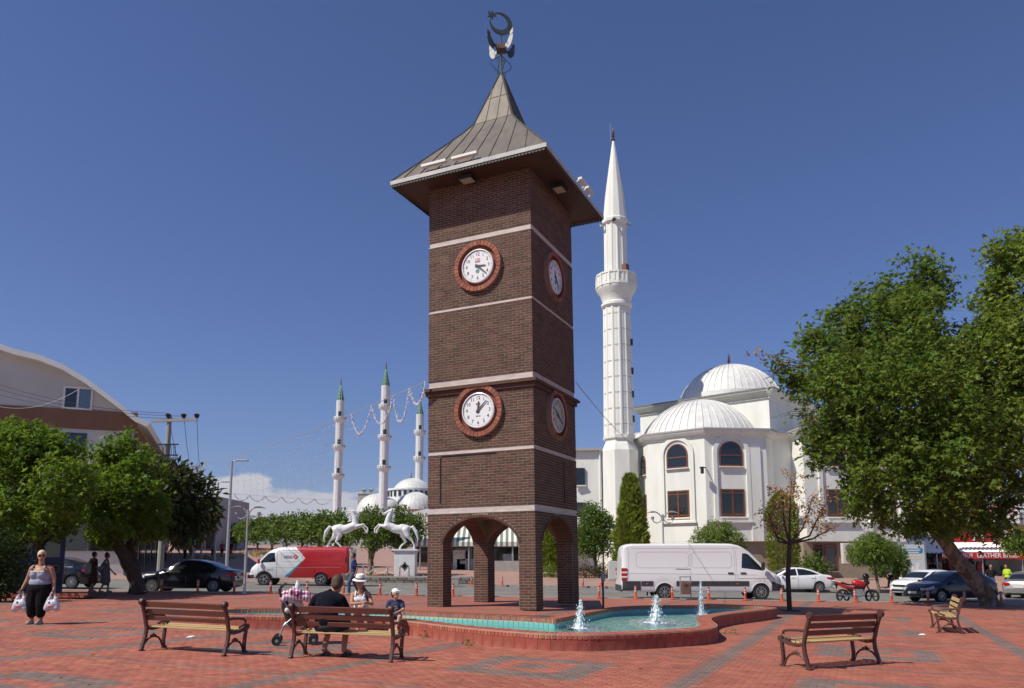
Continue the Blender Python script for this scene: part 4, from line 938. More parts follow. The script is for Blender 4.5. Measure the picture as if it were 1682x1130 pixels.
pts = [(hx(px), hz(py, px)) for px, py in arc]; ref = [(2*hx(-60)-x, z) for x, z in reversed(pts)]
Ml = Matrix(((1, 0, 0), (0, 0, 1), (0, 1, 0)))
outl = ref+[(hx(-60), hz(571))]+pts; x0, x1 = outl[0][0], outl[-1][0]
b = MB(); b.prism([(x0, -2)]+[(x, z-.2) for x, z in outl]+[(x1, -2)], 0, 38, M=Ml); b.build('wall', M['cream'], hall)
b = MB(); ov = [(x*1.0, z-.42) for x, z in outl]; up_ = [(x, z-.05) for x, z in outl]
b.prism(ov+[(x1+.75, outl[-1][1]-.75), (x1+.95, outl[-1][1]-.45)]+list(reversed(up_)), -.75, 38.5, M=Ml); b.build('roof', M['white'], hall)
b = MB(); b.box(((x0+x1)/2, -.03, (hz(672)+hz(704))/2), (x1-x0-.02, .1, hz(672)-hz(704))); b.build('band', M['brown_band'], hall)
b = MB(); b.box((x1-.05+.06, .0, (hz(672)+hz(740))/2), (.12, .4, hz(672)-hz(740))); b.box((x1+.02, 19, (hz(690)+hz(735))/2), (.1, 37, 1.4)); b.build('side_band', M['brown_band'], hall)
b = MB(); cx_, cz_ = (hx(83)+hx(131))/2, (hz(637)+hz(671))/2; b.box((cx_, -.01, cz_), (hx(131)-hx(83), .1, hz(637)-hz(671))); w_ = b.build('window', M['dark_glass'], hall)
ww, wh = hx(131)-hx(83), hz(637)-hz(671)
b = MB()
for dx in (-ww/2, -.15*ww*0, ww/2): b.box((cx_+dx*.98, -.05, cz_), (.12, .12, wh))
for dz in (-wh/2, wh/2): b.box((cx_, -.055, cz_+dz), (ww+.12, .12, .12))
b.build('window_frame', M['white'], w_)
b = MB(); b.box((cx_+ww*.25, -.07, cz_), (ww*.42, .02, wh*.9)); b.build('pane', mat('reflecting pane', (.10, .16, .22), .05, spec=1.0), w_)
for x in (100, 30): b = MB(); b.box((hx(x), -.01, hz(724)), (1.9, .1, 1.1)); b.build('window', M['dark_glass'], hall)
for px in (30, 75, 120, 165, 200):
    b = MB(); b.box((hx(px), -.02, hz(872)), (1.5, .2, 2.6)); b.build('shop_window', M['dark_glass'], hall)
# side wall on the street, receding: lower shops under a dark canopy
for k in range(7):
    y = 4+k*5; b = MB(); b.box((x1+.03, y, 2.0), (.12, 3.6, 3.0)); b.build('shop_window', M['dark_glass'], hall)
b = MB(); b.box((x1+1.6, 19, 4.1), (3.2, 37, .25)); b.build('canopy', mat('dark canopy', (.10, .07, .05), .8), hall)
# row of shops further up the street on the left
def shop_block(px0, px1, d, py_top, label, colr, n=3):
    x0, x1 = (px0-841)/FE*d, (px1-841)/FE*d; g = G((x0+x1)/2, d); t = thing('shop_building', label, 'building', ((x0+x1)/2, d, g)); w = x1-x0; h = Z(py_top, d)-g
    b = MB(); b.box((0, 6, h/2), (w, 12, h)); b.build('wall', colr, t)
    b = MB(); b.box((0, -.9, 2.9), (w*.98, 1.9, .15)); b.build('canopy', M['soffit'], t)
    for i in range(n):
        x = -w/2+w*(i+.5)/n; b = MB(); b.box((x, .0, 1.4), (w/n*.8, .15, 2.4)); b.build('shop_window', M['dark_glass'], t)
        if h > 6: b = MB(); b.box((x, .0, 4.8), (w/n*.45, .15, 1.3)); b.build('window', M['dark_glass'], t)
    return t
M['dim_grey'] = mat('grey plaster', (.40, .38, .36), .9, col2=(.33, .31, .29), scale=.4)
shop_block(285, 352, 98, 815, 'grey shop building at the far end of the street on the left', M['dim_grey'], 4)
shop_block(310, 365, 125, 838, 'low pale building closing the street below the hills', M['cream'], 3)
# ================================================================ shop with striped awning behind the tower
SD = 62.0
shop = thing('awning_shop', 'low open shop under a green and white striped awning behind the tower arch', 'shop', ((790-841)/FE*SD, SD, G(0, SD))); SO = Vector(shop.location)
sx = lambda px: (px-841)/FE*SD-SO.x
sz = lambda py: Z(py, SD)-SO.z
M['strip_g'] = mat('grey green awning stripe', (.17, .22, .17), .8); M['strip_w'] = mat('cream awning stripe', (.74, .72, .64), .8)
b = MB(); b.box((sx(812), 6, sz(858)/2), (sx(950)-sx(672), 5, sz(852))); b.build('wall', M['dim_grey'], shop)
n = 64; xa, xb = sx(664), sx(952)
for kk, m_ in ((0, M['strip_w']), (1, M['strip_g'])):
    b = MB()
    for i in range(n):
        if i % 2 != kk: continue
        x0, x1 = xa+(xb-xa)*i/n, xa+(xb-xa)*(i+1)/n
        b.add([(x0, -.2, sz(890)), (x1, -.2, sz(890)), (x1, 3.4, sz(850)), (x0, 3.4, sz(850)), (x0, -.2, sz(897)), (x1, -.2, sz(897))], [(0, 1, 2, 3), (4, 5, 1, 0)])
    tag(b.build('awning_stripe', m_, shop), kind='stuff')
b = MB(); b.box((sx(808), -.1, sz(895)), (xb-xa, .12, .35)); b.build('awning_rail', mat('pinkish rail', (.42, .33, .30), .7), shop)
for px in (690, 735, 770, 806, 842, 880, 930): b = MB(); b.tube([(sx(px), .0, 0), (sx(px), .0, sz(893))], .06, 6); b.build('post', M['steel'], shop)
b = MB(); b.box((sx(808), 3.4, sz(908)), (xb-xa-.6, .12, 1.5)); b.build('shop_window', M['dark_glass'], shop)
b = MB(); b.box((sx(830), -.3, .35), (sx(880)-sx(790), .5, 1.0)); b.build('low_wall', M['concrete'], shop)
for px, w_, h_, m_ in ((752, 1.0, 1.6, 'white'), (775, 2.6, .9, 'steel'), (800, .8, 1.2, 'white'), (835, .9, 1.3, 'white'), (842, .7, .7, 'cream'), (866, 1.2, 1.1, 'white')):
    b = MB(); b.box((sx(px), 1.8, h_/2+.1), (w_, .6, h_)); b.box((sx(px), 1.45, h_*.7+.1), (w_*.8, .08, h_*.3)); b.build('display_stand', M[m_], shop)
sgn = thing('sign_board', 'tilted white shop sign board with faint lettering above the striped awning', 'sign', (sx(700)+SO.x, SD-.6, sz(857)+SO.z)); 
Mr = Matrix.Rotation(R(-14.5), 3, 'Y'); b = MB(); b.prism([(-3.2, -.95), (1.6, -1.1), (1.6, 1.35), (-3.2, .25)], -.1, .1, M=RX); b.build('board', M['white'], sgn)
M['sign_grey'] = mat('faded brown lettering', (.35, .26, .18), .7)
text('lettering', 'KUYUMCULUK', .42, M['sign_grey'], sgn, (-.6, -.12, .42), (R(90), R(-8), 0), True)
text('lettering', 'BUTIK & SAFETY', .52, M['sign_grey'], sgn, (-.1, -.12, -.38), (R(90), R(-6), 0), True)
b = MB(); b.box((-2.4, -.11, .05), (.5, .03, .3)); b.build('emblem', M['flag_red'], sgn)
# ================================================================ shops on the right
RD = 66.0
rs = thing('shop_row', 'row of market shops with white corrugated awning and red fascia behind the cars', 'shop', ((1590-841)/FE*RD, RD, G(38, RD))); RO_ = Vector(rs.location)
rx = lambda px: (px-841)/FE*RD-RO_.x
rz_ = lambda py: Z(py, RD, 1590)-RO_.z
b = MB(); b.box((0, 7, rz_(838)/2), (rx(1790)-rx(1440), 8, rz_(838))); b.build('wall', M['dim_grey'], rs)
b = MB(); nn_ = 90; xa, xb = rx(1452), rx(1760); vs = []
for i in range(nn_+1):
    x = xa+(xb-xa)*i/nn_; dz = .09 if i % 2 else -.03; vs += [(x, -1.4, rz_(909)+dz), (x, 3.0, rz_(884)+dz)]
b.add(vs, [(2*i, 2*i+2, 2*i+3, 2*i+1) for i in range(nn_)]); b.build('awning', M['white'], rs)
M['fascia_red'] = mat('red fascia', (.50, .02, .03), .5); M['yellow'] = mat('yellow lettering', (.80, .55, .05), .5)
b = MB(); b.box((rx(1600), -1.45, rz_(912.5)), (rx(1662)-rx(1528), .10, rz_(907)-rz_(918))); b.build('fascia', M['fascia_red'], rs)
b = MB(); b.box((rx(1705), -1.47, rz_(912.5)), (rx(1760)-rx(1648), .12, rz_(906)-rz_(919))); b.build('fascia', mat('dark red fascia', (.32, .02, .02), .5), rs)
text('lettering', 'LEATHER BAGS', .50, M['white'], rs, (rx(1620), -1.53, rz_(912.7)), (R(90), 0, 0), True)
text('lettering', 'КАШМИКИ', .48, M['white'], rs, (rx(1556), -1.53, rz_(912.7)), (R(90), 0, 0), True)
text('lettering', 'ЭКСКУРСИИ', .62, M['yellow'], rs, (rx(1690), -1.56, rz_(912.7)), (R(90), 0, 0), True)
b = MB(); b.box((rx(1632), -.6, rz_(878)), (rx(1700)-rx(1560), .3, rz_(863)-rz_(889))); b.build('sign_panel', M['fascia_red'], rs)
text('lettering', 'M', 1.35, M['white'], rs, (rx(1600), -.80, rz_(880)), (R(90), 0, 0), True); text('lettering', 'ANI', 1.35, M['white'], rs, (rx(1646), -.80, rz_(880)), (R(90), 0, 0), True)
b = MB(); b.box((rx(1640), 2.9, rz_(840)), (rx(1720)-rx(1568), .3, rz_(824)-rz_(858))); b.build('sign_panel', M['white'], rs)
text('lettering', 'BEST CENTER', 1.2, M['flag_red'], rs, (rx(1640), 2.72, rz_(835)), (R(90), 0, 0), True)
b = MB(); b.prism([(-.9, -.9), (.5, -1.1), (.9, .2), (.3, 1.1), (-.6, .7)], -.05, .05, M=RX, c=(rx(1648), 2.6, rz_(843))); b.build('emblem', M['fascia_red'], rs)
for i in range(9):
    px = 1470+i*24; b = MB(); b.box((rx(px), 2.9, 1.4), (1.1, .2, 2.4)); b.build('shop_window', M['dark_glass'], rs)
for px in (1455, 1525, 1598, 1662): b = MB(); b.tube([(rx(px), -1.3, 0), (rx(px), -1.3, rz_(910))], .06, 6); b.build('post', M['steel'], rs)
goods = [mat('goods %d' % i, c, .7) for i, c in enumerate([(.35, .05, .05), (.05, .08, .2), (.3, .2, .05), (.25, .12, .2), (.1, .2, .12), (.4, .35, .3)])]
for i in range(26):
    px = random.uniform(1530, 1680); b = MB(); b.box((rx(px), random.uniform(.2, 2.2), random.uniform(.5, 2.1)), (random.uniform(.3, .6), .25, random.uniform(.3, .7))); b.tube([(rx(px)-.1, 1, 2.2), (rx(px), 1, 2.4), (rx(px)+.1, 1, 2.2)], .02, 4); tag(b.build('bag', goods[i % 6], rs), kind='stuff')
# upper roof terrace frame behind
rf = thing('roof_terrace', 'white rooftop terrace with a dark steel frame above the market shops', 'building', (rx(1640)+RO_.x, RD+8, rz_(838)+RO_.z)); 
b = MB(); b.box((0, 3, .55), (14, 6, 1.1)); b.build('parapet', M['white'], rf)
b = MB()
for x in np.linspace(-5, 6, 7): b.bar((x, 0, 1), (x, 0, 3.0), .10); b.bar((x, 0, 3.0), (x, 6, 4.2), .08)
for z, y in ((3.0, 0), (3.6, 3), (4.2, 6), (2.0, 0)): b.bar((-5.2, y, z), (6.2, y, z), .08)
b.build('steel_frame', mat('dark steel', (.06, .06, .07), .5), rf)
# ================================================================ trees and shrubs
def unit(v): return v/np.maximum(1e-9, np.linalg.norm(v, axis=1, keepdims=True))
SHAPES = {  # quads in leaf space: x across, y along, z fold
 'oval': [[(0, 0, 0), (.30, .45, .10), (0, 1, 0), (-.30, .45, .10)]],
 'long': [[(0, 0, 0), (.17, .45, .07), (0, 1, -.10), (-.17, .45, .07)]],
 'lobed': [[(0, 0, 0), (.20, .45, .05), (0, 1.0, -.08), (-.20, .45, .05)], [(0, .05, 0), (.45, .10, .05), (.62, .62, -.04), (.18, .42, .05)], [(0, .05, 0), (-.18, .42, .05), (-.62, .62, -.04), (-.45, .10, .05)]],
 'spray': [[(0, 0, 0), (.10, .35, .05), (0, 1, 0), (-.10, .35, .05)], [(0, .2, 0), (.26, .55, .03), (.20, .85, 0), (.04, .5, 0)], [(0, .2, 0), (-.04, .5, 0), (-.20, .85, 0), (-.26, .55, .03)]],
}
def leaves(name, cl, n, size, m, parent, shape='oval', tuft=7, tr=.28, up=.5, shell=2.6, hang=.0, outward=.5, gap=.0, kind=None):
    O = np.array(parent.location if parent else (0, 0, 0))
    cen = np.array([list(c[0]) for c in cl]); rad = np.array([[c[1]]*3 if not hasattr(c[1], '__len__') else list(c[1]) for c in cl], float)
    w = (rad.prod(1))**(2/3); w /= w.sum(); nt_ = max(1, n//tuft); k = rng.choice(len(cl), nt_, p=w)
    d = unit(rng.normal(size=(nt_, 3))); r = rng.random(nt_)**(1/shell); lump = np.array([mnoise.noise(Vector(x*2.3)+Vector((ki*7.1, 0, 0))) for x, ki in zip(d, k)])
    p = cen[k]+d*rad[k]*(r*(1+.34*lump))[:, None]
    if gap:
        g_ = np.array([mnoise.noise(Vector(x*gap)) for x in p]); keep = g_ > -.22; p = p[keep]; d = d[keep]
    P = np.repeat(p, tuft, 0)+rng.normal(size=(len(p)*tuft, 3))*tr*.55; Dn = np.repeat(d, tuft, 0); N_ = len(P)
    ax = unit(rng.normal(size=(N_, 3))+Dn*outward*1.6+np.array([0, 0, -hang*2])); nn = unit(rng.normal(size=(N_, 3))*.75+np.array([0, 0, up*2])+Dn*outward)
    sx_ = unit(np.cross(ax, nn)); nn = np.cross(sx_, ax); S_ = size*(.65+.7*rng.random(N_)); sh = np.array(SHAPES[shape]); q = len(sh)
    V_ = P[:, None, None, :]+S_[:, None, None, None]*(sh[None, ..., 0:1]*sx_[:, None, None]+sh[None, ..., 1:2]*ax[:, None, None]+sh[None, ..., 2:3]*nn[:, None, None])
    V_ = V_.reshape(-1, 3)-O; Fq = np.arange(N_*q*4).reshape(-1, 4); o = link(name, np_mesh(name, V_, Fq, m), parent)
    if kind: o['kind'] = kind
    return o
M['bark'] = mat('mottled bark', (.25, .20, .145), .9, col2=(.10, .075, .055), scale=4.5, detail=7, contrast=(.42, .56), bump=.9, bscale=16, stretch=(1, 1, .6))
M['bark_dark'] = mat('dark bark', (.085, .05, .035), .9, col2=(.05, .03, .022), scale=5, bump=.5, bscale=20)
M['leaf_plane'] = leafmat('plane tree leaf', (.105, .185, .024), (.160, .215, .036), .45, .42)
M['leaf_light'] = leafmat('light plane leaf', (.205, .265, .04), (.14, .215, .032), .42, .42)
M['leaf_bright'] = leafmat('bright young leaf', (.165, .26, .022), (.105, .195, .02), .42, .45)
M['leaf_glossy'] = leafmat('glossy dark leaf', (.05, .085, .022), (.11, .11, .04), .5, .18, rough=.22)
M['leaf_round'] = leafmat('clipped street leaf', (.10, .175, .025), (.14, .205, .04), .42, .36)
M['leaf_dark'] = leafmat('dark shrub leaf', (.03, .06, .014), (.045, .08, .02), .4, .25)
M['leaf_thuja'] = leafmat('golden green conifer spray', (.19, .255, .026), (.25, .29, .05), .38, .38)
M['leaf_weep'] = leafmat('weeping crown leaf', (.13, .21, .025), (.17, .235, .04), .4, .38)
M['leaf_dry'] = leafmat('dry brown leaf', (.34, .19, .08), (.42, .26, .12), .4, .25, rough=.7)
M['leaf_red'] = leafmat('reddish shrub leaf', (.10, .06, .025), (.08, .09, .025), .4, .2)
def limb(b, p0, p1, r0, r1, bend=.12, n=6, seg=8):
    p0, p1 = Vector(p0), Vector(p1); L = (p1-p0).length; off = Vector((random.uniform(-1, 1), random.uniform(-1, 1), random.uniform(-.3, 1)))*L*bend; pts = []
    for i in range(n+1): t = i/n; pts.append(p0.lerp(p1, t)+off*math.sin(PI*t)+Vector((random.uniform(-1, 1), random.uniform(-1, 1), 0))*r0*.25*(0 < i < n))
    b.tube(pts, [r0+(r1-r0)*i/n for i in range(n+1)], seg)
def knobbly(b, pts, r0, r1, ns=18):
    P = [pts[0]]+pts+[pts[-1]]; path = []; n = len(pts)
    for i in range(n-1):
        p0, p1, p2, p3 = P[i], P[i+1], P[i+2], P[i+3]
        for t in np.linspace(0, 1, 9)[:-1]: path.append(.5*((2*p1)+(p2-p0)*t+(2*p0-5*p1+4*p2-p3)*t*t+(3*p1-p0-3*p2+p3)*t**3))
    path.append(pts[-1]); m_ = len(path); v0 = len(b.v)
    b.tube(path, [(r0+(r1-r0)*i/(m_-1))*(1+.38*max(0, 1-i/3.0)**2) for i in range(m_)], ns)
    for i in range(m_):
        for j in range(ns):
            v = Vector(b.v[v0+i*ns+j]); c = path[i]; k = 1+.16*mnoise.noise(v*(1.1/r0))+.10*mnoise.noise(v*(3.0/r0)); b.v[v0+i*ns+j] = tuple(c+(v-c)*k)
def tree(name, label, cat, base, trunk, cl, n, size, m, shape='oval', r0=.25, r1=.14, bark='bark', limbs=None, twigs=14, group=None, **kw):
    t = thing(name, label, cat, base, 0, group); O = Vector(base); b = MB()
    pts = [Vector(p)-O for p in trunk]; knobbly(b, pts, r0, r1)
    b.build('trunk', M[bark], t, smooth=True)
    tops = [pts[-1]]
    for i, c in enumerate(cl):
        if limbs is not None and i >= limbs: break
        b = MB(); c0 = Vector(c[0])-O; s_ = random.choice(pts[-2:]) if len(pts) > 2 else pts[-1]
        limb(b, s_, s_.lerp(c0, .85), r1*.55, r1*.12); rr = c[1] if not hasattr(c[1], '__len__') else min(c[1])
        for k in range(twigs//3): d = Vector((random.gauss(0, 1), random.gauss(0, 1), random.gauss(.3, 1))).normalized(); limb(b, s_.lerp(c0, random.uniform(.5, .85)), c0+d*rr*.8, r1*.16, r1*.04, n=4, seg=5)
        b.build('branch', M[bark], t, smooth=True)
    leaves('crown', cl, n, size, m, t, shape, **kw); return t
def C_(px, py, rpx, d, do=0.0, sq=1.0): p = Q(px, py, d+do); r = rpx/FE*d; return (p, (r, r, r*sq))
# big leaning plane tree on the right
d = 31.5; bp = atd(1622, d, -.05)
cl = [C_(x, y, r, d, do) for x, y, r, do in [(1505, 478, 62, .5), (1440, 518, 62, -.5), (1380, 560, 62, .6), (1345, 630, 50, .3), (1420, 625, 82, -2.0), (1520, 560, 82, -1.5), (1605, 600, 85, .5), (1530, 680, 100, -3.0), (1400, 715, 62, -1.0), (1352, 690, 46, 0), (1465, 775, 66, -2.4), (1565, 765, 84, -3.0), (1635, 720, 80, 0), (1600, 820, 44, 1), (1425, 795, 48, 1.0), (1470, 600, 90, 2.5), (1560, 680, 90, 2.5), (1400, 830, 26, -1), (1345, 745, 28, .4), (1300, 625, 22, 0), (1500, 850, 34, -1.6), (1640, 860, 30, .8), (1480, 846, 36, -1), (1548, 842, 42, -2), (1602, 852, 34, -1), (1440, 842, 26, .5), (1622, 800, 48, -1), (1655, 825, 34, 0), (1380, 640, 60, 2.5), (1530, 440, 26, .4), (1330, 560, 26, .4)]]
tr_ = [bp, atd(1612, d, .0)+Vector((0, 0, .5)), Q(1588, 938, d), Q(1562, 905, d), Q(1540, 862, d-.2), Q(1525, 800, d-.3), Q(1515, 720, d)]
plane = tree('plane_tree', 'big plane tree with a leaning mottled trunk by the parked cars', 'tree', bp, tr_, cl, 70000, .172, M['leaf_plane'], 'lobed', .36, .20, 'bark', shell=2.0, tuft=10, tr=.34, up=.6, gap=.7)
PO_ = Vector(plane.location); b = MB(); b.tube([Q(1552, 892, d)-PO_, Q(1562, 860, d)-PO_, Q(1566, 815, d)-PO_, Q(1580, 740, d)-PO_], [.30, .26, .2, .12], 10); b.build('branch', M['bark'], plane, smooth=True)
b = MB()
for k in range(7): limb(b, Q(1330, 600, d)-PO_, Q(random.uniform(1242, 1275), random.uniform(568, 625), d+random.uniform(-1, 1))-PO_, .03, .008, n=5, seg=5)
for k in range(9): limb(b, Q(1320+random.uniform(0, 40), 690, d-1)-PO_, Q(random.uniform(1265, 1360), random.uniform(650, 720), d-1.5)-PO_, .02, .006, .3, n=5, seg=5)
tag(b.build('twig', M['bark'], plane, smooth=True), kind='stuff')
tag(leaves('dry_leaf', [C_(1250, 578, 7, d), C_(1262, 583, 6, d), C_(1256, 598, 5, d), C_(1258, 618, 4, d), C_(1286, 598, 12, d)], 46, .15, M['leaf_dry'], plane, 'lobed', tuft=3, tr=.3, hang=.5), kind='stuff')
# second tree at the right edge
d2 = 29.0; bp = atd(1760, d2)
cl = [C_(x, y, r, d2, do) for x, y, r, do in [(1662, 425, 44, 0), (1710, 470, 80, 0), (1640, 492, 44, .5), (1690, 560, 75, -1), (1740, 600, 90, 0), (1715, 690, 60, -1.2), (1680, 640, 46, .5), (1700, 760, 50, 0), (1640, 540, 40, 1.5), (1780, 520, 90, 1), (1690, 400, 30, 1), (1730, 820, 40, 0)]]
tree('plane_tree', 'light green tree cut off by the right edge of the view', 'tree', bp, [bp, bp+Vector((-.05, 0, 1.8)), bp+Vector((-.3, .1, 3.6)), Q(1730, 640, d2)], cl, 29000, .165, M['leaf_light'], 'lobed', .3, .16, 'bark', shell=2.0, tuft=10, tr=.34, up=.55, gap=.7)
# left trees
d3 = 27.5; bp = atd(62, d3)
cl = [C_(x, y, r, d3, do) for x, y, r, do in [(40, 745, 52, 0), (100, 742, 34, .4), (5, 800, 55, -.5), (88, 805, 55, -.8), (50, 845, 42, -.6), (-40, 760, 60, 0), (128, 800, 30, .5), (20, 712, 28, .3), (68, 715, 26, .6), (-20, 850, 50, 0), (100, 860, 26, .4)]]
tree('street_tree', 'bright green tree beside the blue kiosk at the left edge', 'tree', bp, [bp, Q(66, 930, d3), Q(62, 895, d3), Q(48, 860, d3)], cl, 21000, .15, M['leaf_bright'], 'lobed', .15, .10, 'bark_dark', tuft=8, tr=.22, hang=.35, up=.6, shell=2.4, gap=.8)
d4 = 31.0; bp = atd(232, d4)
cl = [C_(x, y, r, d4, do) for x, y, r, do in [(200, 752, 40, 0), (160, 785, 44, .3), (232, 790, 46, -.5), (190, 830, 56, -.6), (246, 838, 36, 0), (134, 826, 36, .3), (214, 722, 18, .3), (170, 748, 22, .5), (180, 868, 32, .5), (245, 870, 24, .6)]]
tree('street_tree', 'bright green tree on a slanting double trunk next to the black sedan', 'tree', bp, [bp, Q(222, 950, d4), Q(203, 912, d4), Q(190, 885, d4), Q(186, 850, d4)], cl, 19000, .15, M['leaf_bright'], 'lobed', .30, .17, 'bark_dark', tuft=8, tr=.22, hang=.35, up=.6, shell=2.4, gap=.8)
d5 = 33.5; bp = atd(228, 31.6)
cl = [C_(x, y, r, d5, do) for x, y, r, do in [(292, 800, 34, 0), (330, 818, 26, .4), (270, 838, 36, -.4), (318, 852, 30, .2), (258, 795, 22, .3), (345, 838, 16, 0), (300, 868, 26, .6), (282, 775, 12, 0)]]
tree('rubber_tree', 'dark tree with large glossy leaves above the black sedan', 'tree', bp, [bp, Q(222, 940, 31.8), Q(214, 900, 32), Q(232, 868, 32.6), Q(270, 850, 33.2)], cl, 3600, .42, M['leaf_glossy'], 'long', .26, .13, 'bark_dark', tuft=7, tr=.26, hang=.1, up=.5, outward=.9)
def bush(name, label, cat, cl, n, size, m, shape='oval', base=None, stem=None, **kw):
    base = base or Vector((cl[0][0].x, cl[0][0].y, G(cl[0][0].x, cl[0][0].y))); t = thing(name, label, cat, base); b = MB()
    O = Vector(base)
    if stem:
        b.tube([Vector((0, 0, -.05))]+[Vector(p)-O for p in stem], [.10]+[.08]*(len(stem)-1)+[.06], 8); b.build('trunk', M['bark'], t, smooth=True)
    else:
        for k in range(5): c = random.choice(cl); limb(b, (random.uniform(-.1, .1), random.uniform(-.1, .1), 0), Vector(c[0])-O, .03, .008, n=4, seg=5)
        b.build('stem', M['bark_dark'], t, smooth=True)
    leaves('foliage', cl, n, size, m, t, shape, **kw); return t
bush('shrub', 'very dark bush at the left edge in front of the blue kiosk', 'shrub', [C_(2, 915, 36, 25), C_(-25, 900, 45, 25), C_(12, 950, 26, 25), C_(-10, 965, 30, 25)], 5000, .11, M['leaf_dark'], up=.2)
# rows of round street trees between tower and street
rowt = [(386, 876, 14, 104), (402, 872, 17, 96), (422, 869, 19, 90), (446, 868, 21, 84), (470, 866, 22, 78), (496, 866, 24, 73), (524, 866, 26, 68), (556, 868, 27, 64)]
for i, (px, py, r, dd) in enumerate(rowt):
    bp = atd(px, dd); cl = [C_(px-r*.45, py+2, r*.75, dd, .3), C_(px+r*.45, py+1, r*.75, dd, -.3), C_(px, py-r*.35, r*.72, dd, 0), C_(px, py+r*.5, r*.7, dd, -.5)]
    tree('street_tree', 'round street tree, '+['eighth and farthest', 'seventh', 'sixth', 'fifth', 'fourth', 'third', 'second', 'first and nearest'][i]+' from the horses in the row up the street', 'tree', bp, [bp, bp+Vector((0, 0, .9)), Vector(cl[3][0])], cl, int(900+50*r), .30, M['leaf_round'], 'oval', .14, .10, 'bark', limbs=2, twigs=6, group='round street trees along the far pavement', tuft=6, tr=.3, up=.5)
for px, py, r, dd, lab in ((610, 868, 28, 54, 'round tree behind the left rearing horse'), (655, 866, 30, 55, 'round tree behind the right rearing horse')):
    bp = atd(px-2, dd); cl = [C_(px-18, py+2, r*.8, dd, 0), C_(px+18, py+4, r*.8, dd, -.4), C_(px, py-14, r*.75, dd), C_(px+2, py+20, r*.6, dd, -.6), C_(px+30, py-2, r*.5, dd)]
    tree('street_tree', lab, 'tree', bp, [bp, bp+Vector((.05, 0, .9)), Q(px, py+22, dd)], cl, 5200, .20, M['leaf_round'], 'oval', .22, .16, 'bark', twigs=6, tuft=6, tr=.25, up=.5)
# right of the tower: shrubs before the mosque
dd = 57; bp = atd(977, dd)
tree('round_tree', 'dense round green tree against the low mosque wing', 'tree', bp, [bp, bp+Vector((.05, 0, .8)), Q(978, 905, dd)], [C_(975, 870, 31, dd), C_(985, 890, 26, dd, -.4), C_(960, 890, 24, dd, -.3), C_(972, 845, 20, dd), C_(990, 858, 18, dd)], 11000, .17, M['leaf_round'], 'oval', .12, .09, 'bark', limbs=3, tuft=6, tr=.22, up=.45)
def thuja(label, px, py0, py1, w, dd, n, taper=True, m='leaf_thuja'):
    base = atd(px, dd); t = thing('cypress', label, 'cypress', base); zt_ = Z(py0, dd, px)-base.z; rr = w/2/FE*dd; b = MB(); b.tube([(0, 0, -.05), (0, 0, zt_*.8)], [.10, .02], 7); b.build('trunk', M['bark_dark'], t)
    u = rng.random(n)**.75; z = zt_*(.04+.93*u); a = rng.random(n)*2*PI; lump = np.array([mnoise.noise(Vector((math.cos(x)*1.7+px, math.sin(x)*1.7, y*1.1))) for x, y in zip(a, z)])
    rad = rr*((1-u)**.62 if taper else np.minimum(1, (1-u)*6)**.6)*(1+.30*lump)*(.70+.34*rng.random(n)**.5)
    P = np.stack([rad*np.cos(a), rad*np.sin(a), z], 1); ax = unit(np.stack([np.cos(a)*.75, np.sin(a)*.75, np.full(n, .9)], 1)+rng.normal(size=(n, 3))*.34)
    nn = unit(rng.normal(size=(n, 3))+np.stack([np.cos(a), np.sin(a), np.zeros(n)], 1)*1.0); sx_ = unit(np.cross(ax, nn)); nn = np.cross(sx_, ax); S_ = (.46 if taper else .22)*(.6+.8*rng.random(n)); sh = np.array(SHAPES['spray'])
    V_ = (P[:, None, None]+S_[:, None, None, None]*(sh[None, ..., 0:1]*sx_[:, None, None]+sh[None, ..., 1:2]*ax[:, None, None]+sh[None, ..., 2:3]*nn[:, None, None])).reshape(-1, 3)
    link('foliage', np_mesh('foliage', V_, np.arange(n*12).reshape(-1, 4), M[m]), t); return t
thuja('tall golden green cypress rising behind the tail of the white van', 1038, 780, 930, 56, 55, 5200)
thuja('clipped green cypress column behind the dead tree', 1287, 806, 935, 44, 52, 5200, False)
thuja('narrow conifer seen through the right arch of the clock tower', 903, 862, 935, 34, 57, 2600)
bush('shrub', 'round weeping green shrub whose top shows over the white van', 'shrub', [C_(1180, 890, 36, 50), C_(1160, 893, 26, 50), C_(1202, 892, 24, 50), C_(1178, 876, 22, 50)], 11000, .15, M['leaf_weep'], 'long', hang=.7, outward=.8, tr=.12, shell=5, base=atd(1180, 50), stem=[atd(1180, 50)+Vector((0, 0, 1.0))])
bush('weeping_tree', 'small weeping tree with a pale trunk behind the motorcycle', 'tree', [C_(1432, 902, 26, 46), C_(1412, 908, 20, 46), C_(1452, 906, 20, 46), C_(1434, 890, 18, 46)], 11000, .13, M['leaf_weep'], 'long', hang=.7, outward=.8, tr=.12, shell=5, base=atd(1441, 46), stem=[Q(1439, 945, 46), Q(1436, 915, 46)])
bush('hedge_ball', 'large clipped dark green ball hedge behind the weeping tree', 'hedge', [C_(1462, 918, 27, 49), C_(1470, 930, 22, 49), C_(1450, 925, 22, 49)], 15000, .09, M['leaf_round'], 'oval', tr=.06, shell=7, base=atd(1462, 49))
bush('weeping_tree', 'clipped green crown hanging in from the right edge by the bag shop', 'tree', [C_(1672, 884, 22, 45), C_(1690, 890, 24, 45), C_(1660, 893, 14, 45)], 3000, .19, M['leaf_weep'], 'long', hang=.6, base=atd(1690, 45), stem=[Q(1690, 930, 45), Q(1688, 900, 45)])
bush('shrub', 'low loose shrub behind the white parked car', 'shrub', [C_(1335, 926, 16, 51), C_(1352, 934, 12, 51), C_(1322, 934, 12, 51)], 1300, .16, M['leaf_round'])
